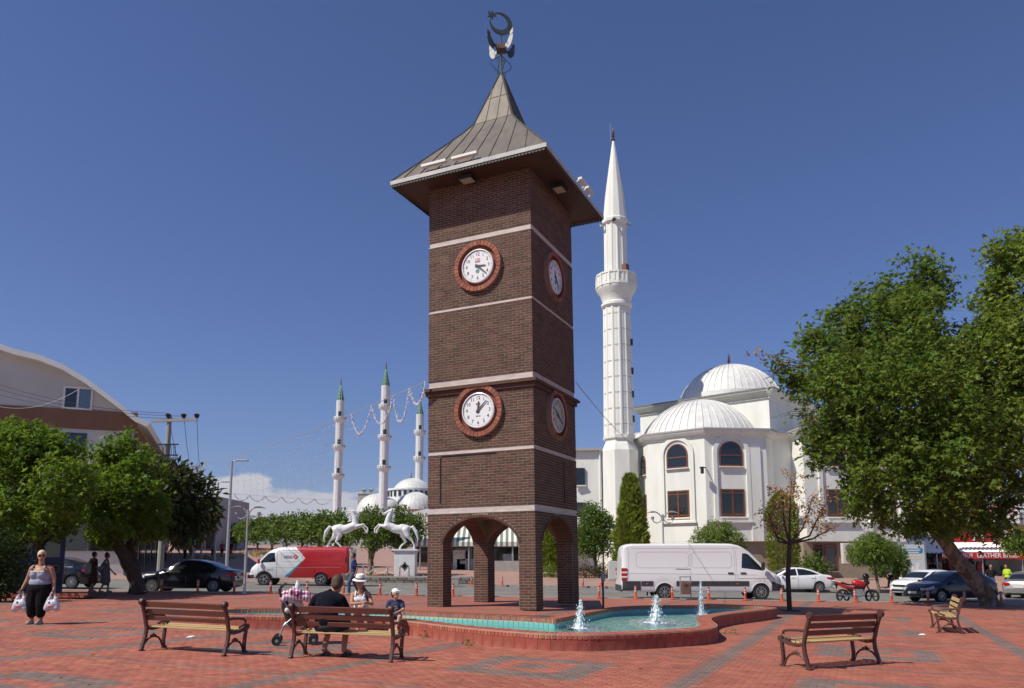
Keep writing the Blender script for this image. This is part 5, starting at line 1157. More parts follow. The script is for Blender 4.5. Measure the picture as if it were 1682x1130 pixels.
for px, lab in ((905, 'low yellow-green shrub under the conifer in the tower arch'), (962, 'reddish shrub by the wing wall, nearer the tower'), (992, 'reddish shrub between the round tree and the utility cabinet')):
    bush('shrub', lab, 'shrub', [C_(px, 938, 12, 55), C_(px+14, 940, 10, 55), C_(px-12, 941, 9, 55)], 900, .15, M['leaf_weep' if px == 905 else 'leaf_red'], 'long', up=.3)
y_ = thing('yucca', 'small yucca with spiky leaves by the round tree', 'plant', atd(984, 55)); b = MB(); b.tube([(0, 0, 0), (0, 0, .7)], .07, 7); b.build('trunk', M['bark'], y_)
b = MB()
for k in range(34):
    a = random.uniform(0, 2*PI); e = random.uniform(-.3, 1.2); dv = Vector((math.cos(a)*math.cos(e), math.sin(a)*math.cos(e), math.sin(e))); s_ = dv.cross(Vector((0, 0, 1))).normalized()*.025; p = Vector((0, 0, .7)); b.add([p-s_, p+s_, p+dv*.62+Vector((0, 0, -.05))], [(0, 1, 2)])
tag(b.build('leaf', M['leaf_round'], y_), kind='stuff')
# dead tree at the edge of the plaza
bp = at(1297, 1003); dt = thing('dead_tree', 'withered small tree with a straight dark trunk and dry brown leaves', 'tree', bp); d = bp.y; O = Vector(bp)
b = MB(); b.tube([Vector((0, 0, -.03)), Vector((0, 0, 1.2)), Q(1297, 895, d)-O], [.085, .08, .075], 10); b.box((0, 0, .01), (.55, .5, .02)); b.build('trunk', M['bark_dark'], dt, smooth=True)
dry = []
for px, py, via in ((1258, 835, (1275, 880)), (1282, 800, (1288, 860)), (1300, 790, (1297, 850)), (1335, 815, (1318, 868)), (1365, 812, (1330, 880)), (1378, 862, (1335, 885)), (1268, 860, (1280, 890))):
    do = random.uniform(-.5, .5); b = MB(); p = Q(1297, 893, d)-O; v_ = Q(via[0], via[1], d+do*.5)-O; e = Q(px, py, d+do)-O; b.tube([p, v_, v_.lerp(e, .5)+Vector((random.uniform(-.06, .06), 0, .05)), e], [.045, .034, .02, .008], 6)
    for k in range(7):
        s_ = v_.lerp(e, random.uniform(.1, 1)); q = s_+Vector((random.gauss(0, .3), random.gauss(0, .3), random.uniform(.05, .5))); limb(b, s_, q, .010, .004, n=3, seg=4); dry.append((q+O, .16)); dry.append((s_+O, .12))
    b.build('branch', M['bark_dark'], dt, smooth=True)
tag(leaves('dry_leaf', dry, 1900, .085, M['leaf_dry'], dt, 'oval', tuft=4, tr=.10, hang=.2, up=.1), kind='stuff')
# flower beds: green carpet with blossoms
def flowerbed(label, x0, x1, y0, y1, cols, n, h=.3):
    t = thing('flower_bed', label, 'flower bed', ((x0+x1)/2, (y0+y1)/2, G((x0+x1)/2, (y0+y1)/2))); g = t.location
    P = [Vector((random.uniform(x0, x1), random.uniform(y0, y1), 0)) for k in range(n)]
    for p in P: p.z = G(p.x, p.y)+.05
    tag(leaves('greenery', [(p+Vector((0, 0, .12)), .18) for p in P], n*14, .12, M['leaf_round'], t, 'oval', tuft=5, tr=.12), kind='stuff')
    for c in cols: tag(leaves('blossom', [(p+Vector((0, 0, h)), .12) for p in P[::2]], n*5, .08, c, t, 'oval', tuft=3, tr=.14, up=1), kind='stuff')
    return t
fy, fo, fp, fr_ = (mat(n_, c, .6, island=.2) for n_, c in (('yellow blossom', (.75, .48, .03)), ('orange blossom', (.70, .25, .03)), ('pink blossom', (.6, .2, .25)), ('red blossom', (.5, .04, .03))))
flowerbed('orange and yellow flower bed along the street beside the red van cab', -31.5, -26, 72, 96, (fy, fo), 150, .4)
flowerbed('mixed flower bed in front of the rearing horses', -10.2, -3.6, 47.6, 50.5, (fo, fp), 100, .25)
tag(leaves('leaf', [C_(1276, 588, 12, d, 0) for d in (31.5,)]+[C_(1288, 606, 16, 31.5), C_(1270, 600, 8, 31.5)], 130, .15, M['leaf_plane'], plane, 'lobed', tuft=3, tr=.25), kind='stuff')
# fallen leaves blown over the paving
fl_ = MB()
for k in range(420):
    x = random.uniform(-14, 16); y = random.uniform(9.5, 32); 
    if random.random() < .5: x, y = random.choice([(-13, 27), (12, 26), (17, 30), (-17, 26)]); x += random.gauss(0, 3); y += random.gauss(0, 2.5)
    if 8.5 < y < 33 and not (-7 < x < 7.5 and 12.5 < y < 26):
        a = random.uniform(0, 6); s_ = random.uniform(.02, .05); p = Vector((x, y, G(x, y)+.006)); q = Vector((math.cos(a), math.sin(a), 0))*s_; w_ = Vector((-q.y, q.x, .0))*.5; fl_.add([p-q, p+w_+Vector((0, 0, .012)), p+q, p-w_+Vector((0, 0, .008))], [(0, 1, 2, 3)])
tag(fl_.build('fallen_leaves', M['leaf_dry']), 'dry fallen leaves scattered over the red paving', 'leaves', kind='stuff')
# weeds along the pool wall
wd = []
for px, py in ((824, 1058), (835, 1058), (955, 1066), (1110, 1060), (1115, 1058), (1190, 1040), (700, 1047), (770, 1060), (1265, 1013), (665, 1040), (1205, 1040)):
    p = at(px, py+1); wd.append((p+Vector((0, 0, .04)), .07))
t = thing('weeds', 'tufts of weeds growing at the foot of the pool wall', 'weeds', at(950, 1068)); tag(leaves('leaf', wd, 420, .06, M['leaf_round'], t, 'long', tuft=4, tr=.05, up=.2), kind='stuff')
# ================================================================ vehicles
def lerp_tab(tab, x):
    if x <= tab[0][0]: return tab[0][1]
    for (a, va), (b_, vb) in zip(tab[:-1], tab[1:]):
        if x <= b_: return va+(vb-va)*(x-a)/(b_-a)
    return tab[-1][1]
def smooth_tab(tab, step=.05, k=2):
    xs = np.arange(tab[0][0], tab[-1][0]+step/2, step); v = np.array([lerp_tab(tab, x) for x in xs])
    for _ in range(k): w = v.copy(); w[1:-1] = (v[:-2]+2*v[1:-1]+v[2:])/4; v = w
    return list(zip(xs, v))
M['paint_white'] = mat('white car paint', (.80, .80, .80), .28, coat=.6, spec=.5)
M['paint_red'] = mat('red van paint', (.46, .018, .022), .38, coat=.4)
M['paint_black'] = mat('black car paint', (.006, .006, .008), .22, coat=.7)
M['paint_blue'] = mat('dark blue car paint', (.006, .008, .028), .25, coat=.7)
M['paint_silver'] = mat('champagne silver paint', (.36, .34, .31), .32, metal=.6, coat=.6)
M['rubber_strip'] = mat('dark plastic cladding', (.045, .045, .055), .55)
M['tail_red'] = mat('tail lamp red', (.42, .01, .015), .2); M['amber'] = mat('amber lamp', (.65, .16, .01), .25); M['lamp_clear'] = mat('head lamp', (.55, .57, .58), .12, spec=.8)
M['plate_w'] = mat('number plate', (.70, .70, .68), .5); M['alloy'] = mat('wheel alloy', (.42, .43, .44), .35, metal=.7); M['hub_grey'] = mat('steel wheel', (.30, .30, .31), .5, metal=.4)
class Car:
    def __init__(s, name, label, cat, loc, rz, p):
        s.p = p; s.t = thing(name, label, cat, loc, rz)
        s.top = smooth_tab(p['top'], .05, p.get('sm', 2)); s.belt = smooth_tab(p['belt'], .05, 2); s.w = smooth_tab(p['w'], .05, 3); s.rw = smooth_tab(p['rw'], .05, 3)
        s.bot = p['bot']; s.r = p['r']; s.wx = p['wx']; s.body()
    def zb(s, x):
        z = lerp_tab(s.bot, x)
        for xw in s.wx:
            q = (s.r*1.13)**2-(x-xw)**2
            if q > 0: z = max(z, s.r+math.sqrt(q))
        return z
    def sec(s, x):
        w, rw, zs, zt, zb, zw = lerp_tab(s.w, x), lerp_tab(s.rw, x), lerp_tab(s.belt, x), lerp_tab(s.top, x), lerp_tab(s.bot, x), s.zb(x)
        zs = min(zs, zt-.015); zb = min(zb, zs-.03); c = s.p.get('crown', .05)
        q = [(0, zb), (w*.93, zb), (w*.985, zb+(zs-zb)*.12), (w, zb+(zs-zb)*.5), (w*.985, zb+(zs-zb)*.86), (w*.96, zs), (w*.96+(rw-w*.96)*.5, zs+(zt-c-zs)*.5), (rw, max(zs+.004, zt-c)), (rw*.93, max(zs+.008, zt-c*.45)), (rw*.6, max(zs+.012, zt-c*.1)), (0, max(zs+.014, zt))]
        return [(y, max(z, min(zw, zs-.03)+.004*i)) if i < 5 else (y, z) for i, (y, z) in enumerate(q)]
    def side(s, x, z):
        q = s.sec(x)[1:9]
        for (y0, z0), (y1, z1) in zip(q[:-1], q[1:]):
            if z <= z1: return y0+(y1-y0)*max(0, (z-z0))/max(1e-6, z1-z0)
        return q[-1][0]
    def body(s):
        x0, x1 = s.top[0][0], s.top[-1][0]; xs = list(np.linspace(x0, x1, int((x1-x0)/.05)+1)); b = MB(); n = 20; vs = []
        for x in xs:
            q = s.sec(x); vs += [(x, y, z) for y, z in q]+[(x, -y, z) for y, z in reversed(q[1:-1])]
        k = len(xs); fs = [(i*n+j, (i+1)*n+j, (i+1)*n+(j+1) % n, i*n+(j+1) % n) for i in range(k-1) for j in range(n)]
        fs = [tuple(reversed(f)) for f in fs]+[tuple(range(n)), tuple(reversed(range((k-1)*n, k*n)))]
        ms = []; c2 = s.p.get('split')
        b.add(vs, fs)
        if c2:
            b.m = [1 if c2(sum(vs[i][0] for i in f)/len(f), sum(vs[i][2] for i in f)/len(f)) else 0 for f in b.f]
        o = b.build('body', [s.p['paint']]+([s.p['paint2']] if c2 else []), s.t, smooth=38); s.o = o
        # underside and wheel wells
        b = MB(); zl = lerp_tab(s.bot, 0); b.box(((x0+x1)/2, 0, zl+.22), ((x1-x0)*.94, s.w[len(s.w)//2][1]*1.30, .34)); b.build('underbody', M['black'], s.t)
        for xw in s.wx:
            for sy in (-1, 1):
                yw = (lerp_tab(s.w, xw)-.02)*sy; b = MB(); r = s.r; t = .20
                Mw = Matrix.Rotation(R(-90)*sy, 3, 'X')             # local z -> outward
                b.lathe([(r*.62, -t), (r*.93, -t), (r, -t*.75), (r, -t*.2), (r*.93, 0), (r*.66, .0), (r*.62, -.02)], 26, M=Mw, cap=False); wh = b.build('wheel', M['rubber'], s.t, smooth=40); wh.location = (xw, yw, r)
                b = MB(); sp = s.p.get('spokes', 10); rr = r*.64
                b.lathe([(rr, -.035), (rr, .004), (rr*.90, .006), (rr*.88, -.03)], 26, M=Mw, cap=False)
                for j in range(sp):
                    a = 2*PI*j/sp; m3 = Mw@Matrix.Rotation(a, 3, 'Z'); b.box(m3@Vector((rr*.52, 0, -.012)), (rr*.86, rr*(.20 if sp < 8 else .15), .03), M=m3)
                b.lathe([(rr*.24, -.03), (rr*.22, .010), (0, .014)], 12, M=Mw, cap=False); b.build('rim', s.p.get('rim', M['alloy']), wh)
                b = MB(); b.lathe([(0, -.06), (rr, -.0601)], 20, M=Mw, cap=False); b.build('brake_disc', M['rubber_strip'], wh)
    def panel(s, name, poly, m, parent=None, off=.006, th=.01, sides=(-1, 1)):
        xs0, xs1 = min(q[0] for q in poly), max(q[0] for q in poly); E_ = list(zip(poly, poly[1:]+poly[:1])); nx, nz = 14, 6; cols = []
        for i in range(nx+1):
            x = min(max(xs0+(xs1-xs0)*i/nx, xs0+1e-4), xs1-1e-4); zz = [a[1]+(c[1]-a[1])*(x-a[0])/(c[0]-a[0]) for a, c in E_ if abs(c[0]-a[0]) > 1e-9 and min(a[0], c[0]) <= x <= max(a[0], c[0])]
            cols.append((x, min(zz), max(zz)))
        for sy in sides:                                             # sheet that follows the body, its rim turned back to the body
            vs = []
            for i, (x, z0, z1) in enumerate(cols):
                for k in range(nz+1):
                    z = z0+(z1-z0)*k/nz; vs.append((x, sy*(s.side(x, z)+off), z))
            f = [(i*(nz+1)+k, (i+1)*(nz+1)+k, (i+1)*(nz+1)+k+1, i*(nz+1)+k+1) for i in range(nx) for k in range(nz)]
            ring = [k for k in range(nz+1)]+[i*(nz+1)+nz for i in range(1, nx+1)]+[nx*(nz+1)+k for k in range(nz-1, -1, -1)]+[i*(nz+1) for i in range(nx-1, 0, -1)]; b0_ = len(vs)
            vs += [(vs[r][0], sy*(abs(vs[r][1])-th-.004), vs[r][2]) for r in ring]; n = len(ring); f += [(ring[i], ring[(i+1) % n], b0_+(i+1) % n, b0_+i) for i in range(n)]
            b = MB(); b.add(vs, f if sy < 0 else [tuple(reversed(q)) for q in f]); o = b.build(name, m, parent or s.t, smooth=True)
        return o
    def line(s, x0, z0, x1, z1, wd=.012, m=None, name='door_seam', sides=(-1, 1)):
        for sy in sides:
            b = MB(); n = 10; pr = None
            for i in range(n+1):
                x, z = x0+(x1-x0)*i/n, z0+(z1-z0)*i/n; q = Vector((x, sy*(s.side(x, z)+.001), z))
                if pr is not None: b.bar(pr, q, wd, .006, upv=(0, 1, 0))
                pr = q
            b.build(name, m or M['rubber_strip'], s.o)
    def screen(s, name, x0, x1, k=.90, m=None, off=.008):
        n, mm = 8, 8; b = MB(); vs = []
        for i in range(n+1):
            x = x0+(x1-x0)*i/n; q = s.sec(x); yt = q[7][0]*k
            for j in range(mm+1):
                y = -yt+2*yt*j/mm; a = abs(y); zz = None
                for (y0, z0), (y1, z1) in zip(q[7:-1], q[8:]):
                    if y1 <= a <= y0+1e-9: zz = z1+(z0-z1)*(a-y1)/max(1e-9, y0-y1)
                vs.append((x, y, (zz if zz is not None else q[7][1])+off))
        f = [(i*(mm+1)+j, (i+1)*(mm+1)+j, (i+1)*(mm+1)+j+1, i*(mm+1)+j+1) for i in range(n) for j in range(mm)]
        b.add(vs, f); return b.build(name, m or M['dark_glass'], s.t, smooth=True)
    def boxpart(s, name, c, d, m, parent=None, bevel=.01, rz=0):
        b = MB(); b.box(c, d, rz=rz); return b.build(name, m, parent or s.t, bevel=bevel)
def sedan(name, label, loc, rz, paint, L=4.4, H=1.45, W=.88, hatch=False, spokes=10, plate='', cat='car', r=.31):
    f = L/4.4; h = H/1.45
    if hatch: top = [(-2.2, .62), (-2.17, .95), (-2.0, 1.06), (-1.35, 1.36), (-.7, 1.44), (.05, 1.43), (.55, 1.27), (1.15, .97), (1.8, .87), (2.1, .72), (2.2, .52)]
    else: top = [(-2.2, .55), (-2.17, .90), (-2.05, .99), (-1.6, 1.05), (-1.0, 1.32), (-.5, 1.43), (.0, 1.45), (.4, 1.36), (1.1, .99), (1.75, .89), (2.08, .74), (2.2, .48)]
    sx_ = lambda T: [(x*f, z*h) for x, z in T]
    p = dict(top=sx_(top), belt=sx_([(-2.2, .50), (-2.1, .84), (-1.5, .97), (0, .92), (1.1, .86), (2.0, .66), (2.2, .44)]), w=[(-2.2*f, W*.80), (-2.0*f, W*.94), (-1.2*f, W), (1.0*f, W), (1.9*f, W*.92), (2.2*f, W*.66)],
             rw=[(-2.2*f, W*.74), (-1.8*f, W*.78), (-1.1*f, W*.70), (-.3*f, W*.68), (.3*f, W*.68), (1.0*f, W*.80), (1.8*f, W*.82), (2.2*f, W*.58)], bot=[(-2.2*f, .32), (-1.9*f, .20), (1.9*f, .19), (2.2*f, .26)], r=r, wx=(-1.30*f, 1.36*f), paint=paint, spokes=spokes)
    c = Car(name, label, cat, loc, rz, p)
    def pt(T): return [(x*f, z*h) for x, z in T]
    if hatch: front = [(-.05, .97), (.95, .93), (.48, 1.20), (.2, 1.32), (-.05, 1.34)]; rear = [(-1.25, .99), (-.13, .97), (-.13, 1.34), (-.9, 1.33), (-1.3, 1.22)]
    else: front = [(-.08, .98), (.92, .94), (.42, 1.22), (.15, 1.34), (-.08, 1.36)]; rear = [(-1.35, 1.03), (-.16, .98), (-.16, 1.36), (-.5, 1.34), (-.95, 1.22)]
    c.panel('side_window', pt(front), M['dark_glass']); c.panel('side_window', pt(rear), M['dark_glass'])
    for x in (1.05, -.12, -1.1): c.line(x*f, .30*h, x*f, .93*h)
    for x in (.15, -.95): c.panel('door_handle', pt([(x-.1, .84), (x+.1, .84), (x+.1, .875), (x-.1, .875)]), paint, off=.025, th=.03)
    c.screen('windscreen', .42*f, 1.08*f, .93); c.screen('rear_window', (-1.58 if not hatch else -1.95)*f, (-1.02 if not hatch else -1.40)*f, .90)
    for sy in (-1, 1):
        c.boxpart('mirror', (.78*f, sy*(W+.07), .96*h), (.12, .18, .11), paint, bevel=.03)
    c.panel('headlight', pt([(1.72, .66), (2.08, .58), (2.10, .66), (1.72, .80)]), M['lamp_clear']); c.panel('tail_light', pt([(-2.13, .70), (-1.75, .78), (-1.72, .88), (-2.13, .88)]), M['tail_red'])
    x = 2.2*f
    b = MB(); b.box((x-.005, 0, .60*h), (.05, W*.85, .10)); b.build('grille', M['black'], c.t); b = MB(); b.box((x-.01, 0, .36*h), (.06, W*1.0, .12)); b.build('air_intake', M['black'], c.t)
    for sy in (-1, 1):
        b = MB(); b.box((x-.10, sy*W*.56, .62*h), (.16, W*.24, .12), rz=-sy*.35); b.build('headlight', M['lamp_clear'], c.t, bevel=.02)
        b = MB(); b.box((-x+.05, sy*W*.60, .80*h), (.12, W*.30, .14), rz=sy*.2); b.build('tail_light', M['tail_red'], c.t, bevel=.02)
    for sx__, z in ((x+.025, .47*h), (-x-.01, .66*h)): b = MB(); b.box((sx__, 0, z), (.02, .50, .11)); b.build('number_plate', M['plate_w'], c.t)
    b = MB(); b.tube([(-x+.2, 0, 1.45*h), (-x-.0, 0, 1.58*h)], .006, 4); 
    return c
GR = -.09
def road_pt(px, d): x = (px-841)/FE*d; return Vector((x, d, G(x, d)+GR))
c = sedan('parked_car', 'black sedan parked by the kerb beneath the left trees', road_pt(316, 34.9), PI, M['paint_black'], 4.45, 1.46, spokes=10)
sedan('parked_car', 'black car behind two walking women, half hidden by the blue kiosk', road_pt(92, 37), PI, M['paint_black'], 4.4, 1.48)
sedan('parked_car', 'white sedan half hidden behind the front of the white van', road_pt(1297, 45.9), PI, M['paint_white'], 4.6, 1.45)
sedan('parked_car', 'white car with its front peeping out behind the dark blue car', road_pt(1518, 42.5), PI+.42, M['paint_white'], 4.2, 1.45, hatch=True)
sedan('parked_car', 'dark blue hatchback parked behind the leaning plane tree trunk', road_pt(1556, 36.6), PI+.30, M['paint_blue'], 4.35, 1.43, hatch=True, spokes=7)
sedan('parked_car', 'silver sedan seen from behind, cut by the right edge of view', road_pt(1688, 42.5), .75, M['paint_silver'], 4.5, 1.42)
# white high-roof van
L, H = 7.25, 2.52; hx_ = L/2
p = dict(top=[(-hx_, .9), (-hx_+.05, 2.2), (-hx_+.18, 2.44), (-hx_+.5, 2.50), (0, H), (1.35, 2.51), (1.75, 2.42), (2.15, 2.16), (2.75, 1.55), (3.05, 1.32), (3.45, 1.10), (3.58, .90), (hx_, .55)],
         belt=[(-hx_, .8), (-hx_+.1, 1.34), (1.9, 1.34), (2.5, 1.27), (3.2, 1.03), (hx_, .5)], w=[(-hx_, .90), (-hx_+.2, .97), (2.6, .97), (3.3, .90), (hx_, .70)], rw=[(-hx_, .80), (-hx_+.2, .86), (1.5, .85), (2.4, .82), (2.9, .84), (3.4, .78), (hx_, .62)],
         bot=[(-hx_, .42), (-hx_+.4, .36), (3.2, .34), (hx_, .36)], r=.36, wx=(-1.72, 2.55), paint=M['paint_white'], spokes=8, rim=M['hub_grey'], crown=.10)
wv = Car('delivery_van', 'long white high roof van parked in front of the mosque', 'van', Vector((8.48, 35.35, G(8.48, 35)+GR)), 0, p)
wv.panel('side_window', [(1.72, 1.42), (2.72, 1.30), (2.52, 1.55), (2.06, 2.02), (1.95, 2.06), (1.74, 2.06)], M['dark_glass'])
wv.screen('windscreen', 2.08, 2.82, .92)
def rrect(x0, z0, x1, z1, r=.10): return [(x0+r, z0), (x1-r, z0), (x1, z0+r), (x1, z1-r), (x1-r, z1), (x0+r, z1), (x0, z1-r), (x0, z0+r)]
def outline(c, poly, m=None, wd=.014, name='panel_crease', sides=(-1, 1)):
    for (xa, za), (xb, zb) in zip(poly, poly[1:]+poly[:1]): c.line(xa, za, xb, zb, wd, m or M['crease'], name, sides)
M['crease'] = mat('panel crease', (.40, .40, .42), .5)
outline(wv, rrect(-2.95, 1.42, -.62, 2.12), sides=(-1,)); outline(wv, rrect(-.48, 1.42, 1.30, 2.12), sides=(-1,))
for x in (-.55, 1.42, -3.30): wv.line(x, .42, x, 2.34, .012, M['crease'])
wv.line(-3.4, 2.28, 1.6, 2.28, .012, M['crease']); wv.line(-3.3, 1.18, 3.0, 1.10, .012, M['crease']); wv.line(-1.2, 1.36, -.55, 1.36, .03, M['rubber_strip'], 'door_rail', (-1,))
wv.panel('side_strip', [(-2.75+.0, .62), (-2.22, .62), (-2.22, .84), (-2.75, .84)], M['rubber_strip'], off=.012); wv.panel('side_strip', [(-1.20, .62), (2.02, .62), (2.02, .84), (-1.20, .84)], M['rubber_strip'], off=.012)
wv.panel('bumper', [(-3.58, .42), (-2.78, .44), (-2.78, .84), (-3.58, .84)], M['rubber_strip'], off=.014); wv.panel('bumper', [(3.04, .40), (3.58, .42), (3.60, .62), (3.04, .84)], M['rubber_strip'], off=.016)
wv.boxpart('bumper', (3.60, 0, .52), (.12, 1.5, .30), M['rubber_strip'], bevel=.04); wv.boxpart('bumper', (-3.62, 0, .52), (.10, 1.76, .28), M['rubber_strip'], bevel=.03)
for sy in (-1, 1):
    b = MB(); b.box((-3.49, sy*.925, 1.13), (.26, .09, .56), rz=sy*.10); tl_ = b.build('tail_light', M['tail_red'], wv.t, bevel=.02)
    for z in (1.02, 1.22): b = MB(); b.box((-3.49, sy*.930, z), (.262, .09, .07), rz=sy*.10); b.build('lamp_band', M['plate_w'], tl_)
wv.panel('headlight', [(3.14, .86), (3.50, .80), (3.44, .98), (3.14, 1.12)], M['lamp_clear'], off=.014)
for x in (1.22, 1.78): wv.panel('door_handle', [(x-.12, 1.16), (x+.12, 1.16), (x+.12, 1.22), (x-.12, 1.22)], M['black'], off=.03, th=.035)
for x in (-2.5, 1.5): wv.panel('marker_light', [(x-.05, .70), (x+.05, .70), (x+.05, .74), (x-.05, .74)], M['amber'], off=.03)
for sy in (-1, 1): wv.boxpart('mirror', (2.62, sy*1.12, 1.50), (.12, .22, .34), M['black'], bevel=.04)
wv.panel('mud_flap', [(-2.22, .12), (-2.16, .12), (-2.12, .55), (-2.22, .60)], M['black'], off=-.04)
outline(wv, rrect(1.52, .95, 2.98, 1.30, .02)[:2], sides=(-1,)); wv.line(1.5, .62, 1.5, 2.2, .012, M['crease'])
# arch lips
for xw in wv.wx:
    for sy in (-1, 1):
        b = MB(); pr = None
        for a in np.linspace(.12, PI-.12, 15):
            x, z = xw+.425*math.cos(a), .36+.425*math.sin(a); q = Vector((x, sy*(wv.side(x, z)+.006), z))
            if pr is not None: b.bar(pr, q, .05, .02, upv=(0, 1, 0))
            pr = q
        b.build('arch_lip', M['paint_white'], wv.t)
# red and white courier van
L = 5.75; hx_ = L/2
def two_tone():                                                      # white cab and red box, split along an arrow-shaped edge as painted
    m = bpy.data.materials.new('red and white van paint'); m.use_nodes = True; t = m.node_tree; b = t.nodes['Principled BSDF']; b.inputs['Roughness'].default_value = .35; b.inputs['Coat Weight'].default_value = .4
    def op(o, a, c=None):
        n = t.nodes.new('ShaderNodeMath'); n.operation = o
        for i, v in enumerate((a, c)):
            if v is None: continue
            if isinstance(v, (int, float)): n.inputs[i].default_value = v
            else: t.links.new(v, n.inputs[i])
        return n.outputs[0]
    tcn = t.nodes.new('ShaderNodeTexCoord'); sp = t.nodes.new('ShaderNodeSeparateXYZ'); t.links.new(tcn.outputs['Object'], sp.inputs[0])
    e = op('ADD', -.36, op('MULTIPLY', op('ABSOLUTE', op('SUBTRACT', sp.outputs[2], 1.55)), .90)); f = op('GREATER_THAN', op('SUBTRACT', e, sp.outputs[0]), 0)
    mx = t.nodes.new('ShaderNodeMix'); mx.data_type = 'RGBA'; mx.inputs['A'].default_value = (.78, .78, .77, 1); mx.inputs['B'].default_value = (.46, .018, .022, 1); t.links.new(f, mx.inputs['Factor']); t.links.new(mx.outputs['Result'], b.inputs['Base Color']); return m
def red_part_(x, z): return x < .62-abs(z-1.52)*.78 if z > 1.52 else x < .62-(1.52-z)*.72
p = dict(top=[(-hx_, .8), (-hx_+.03, 2.05), (-hx_+.15, 2.20), (0, 2.22), (1.1, 2.20), (1.48, 2.11), (1.86, 1.90), (2.34, 1.36), (2.52, 1.22), (2.77, 1.03), (hx_, .62)],
         belt=[(-hx_, .7), (-hx_+.1, 1.98), (1.2, 1.98), (1.5, 1.80), (2.1, 1.26), (2.62, .96), (hx_, .55)], w=[(-hx_, .92), (-hx_+.1, .97), (2.2, .95), (2.6, .90), (hx_, .76)], rw=[(-hx_, .84), (1.2, .82), (1.7, .80), (2.1, .86), (2.6, .80), (hx_, .68)],
         bot=[(-hx_, .46), (2.4, .44), (hx_, .45)], r=.37, wx=(-1.28, 1.95), paint=two_tone(), spokes=5, rim=M['hub_grey'], crown=.06, sm=1)
rv = Car('courier_van', 'red and white courier van with a blue stripe, facing left', 'van', Vector(((490.5-841)/FE*43.9, 44.9, G(-12, 44)+GR)), PI, p)
rv.panel('side_window', [(1.32, 1.36), (2.22, 1.30), (2.14, 1.42), (1.80, 1.78), (1.64, 1.87), (1.34, 1.87)], M['dark_glass']); rv.screen('windscreen', 1.64, 2.32, .92)
for x0, x1, z0 in ((-.20, .98, 1.36), (-1.68, -.47, 1.36), (-2.54, -1.85, 1.36)): outline(rv, rrect(x0, z0, x1, 1.86, .05), M['crease'] if x0 > -.3 else mat('dark red crease', (.25, .01, .012), .5), .018, sides=(1,))
for x in (1.24, 2.30): rv.line(x, .5, x, 1.95, .014)
rv.line(-2.8, 1.98, 1.2, 1.98, .02, M['rubber_strip']); rv.line(-2.8, 1.05, 2.4, 1.02, .012, M['crease'])
def dg(z, o): return -.36+(1.55-z)*.90+o
blue = mat('blue stripe', (.04, .28, .48), .4)
rv.panel('blue_stripe', [(dg(.52, 0), .52), (dg(.52, .22), .52), (dg(1.38, .03), 1.38), (dg(1.38, 0), 1.38)], blue, off=.006)
rv.panel('diamond_emblem', [(.19, 1.49), (.36, 1.64), (.19, 1.79), (.02, 1.64)], mat('emblem red', (.62, .05, .06), .5), off=.012, sides=(1,))
rv.panel('diamond_core', [(.19, 1.58), (.26, 1.64), (.19, 1.69), (.12, 1.64)], M['white'], off=.018, sides=(1,))
text('lettering', 'ARAS', .20, mat('grey blue lettering', (.16, .19, .30), .6), rv.t, (.64, .972, 1.64), (R(90), 0, PI), True)
text('lettering', '444 25 52', .10, M['clock_ink'], rv.t, (1.62, .972, .93), (R(90), 0, PI), False)
rv.panel('bumper', [(2.55, .44), (2.84, .44), (2.84, .62), (2.55, .64)], M['rubber_strip'], off=.02); rv.panel('bumper', [(-2.86, .48), (-2.45, .48), (-2.45, .70), (-2.86, .70)], M['hub_grey'], off=.012)
rv.boxpart('bumper', (2.88, 0, .52), (.10, 1.7, .22), M['rubber_strip'], bevel=.03); rv.panel('headlight', [(2.6, .72), (2.80, .70), (2.76, .86), (2.6, .92)], M['lamp_clear'], off=.012)
for sy in (-1, 1): rv.boxpart('mirror', (2.24, sy*1.06, 1.38), (.12, .16, .26), M['paint_red'], bevel=.03)
rv.panel('door_handle', [(-2.70, 1.30), (-2.64, 1.30), (-2.64, 1.62), (-2.70, 1.62)], M['black'], off=.02)
for xw in rv.wx:
    for sy in (-1, 1):
        b = MB(); pr = None
        for a in np.linspace(.05, PI-.05, 15):
            x, z = xw+.45*math.cos(a), .37+.45*math.sin(a); q = Vector((x, sy*(rv.side(x, z)+.01), z))
            if pr is not None: b.bar(pr, q, .07, .02, upv=(0, 1, 0))
            pr = q
        b.build('arch_lip', M['rubber_strip'] if xw > 0 else M['paint_red'], rv.t)
b = MB(); b.box((-2.885, -.47, 1.35), (.03, .85, 1.5)); b.box((-2.885, .47, 1.35), (.03, .85, 1.5)); b.build('rear_door', M['white'], rv.t)
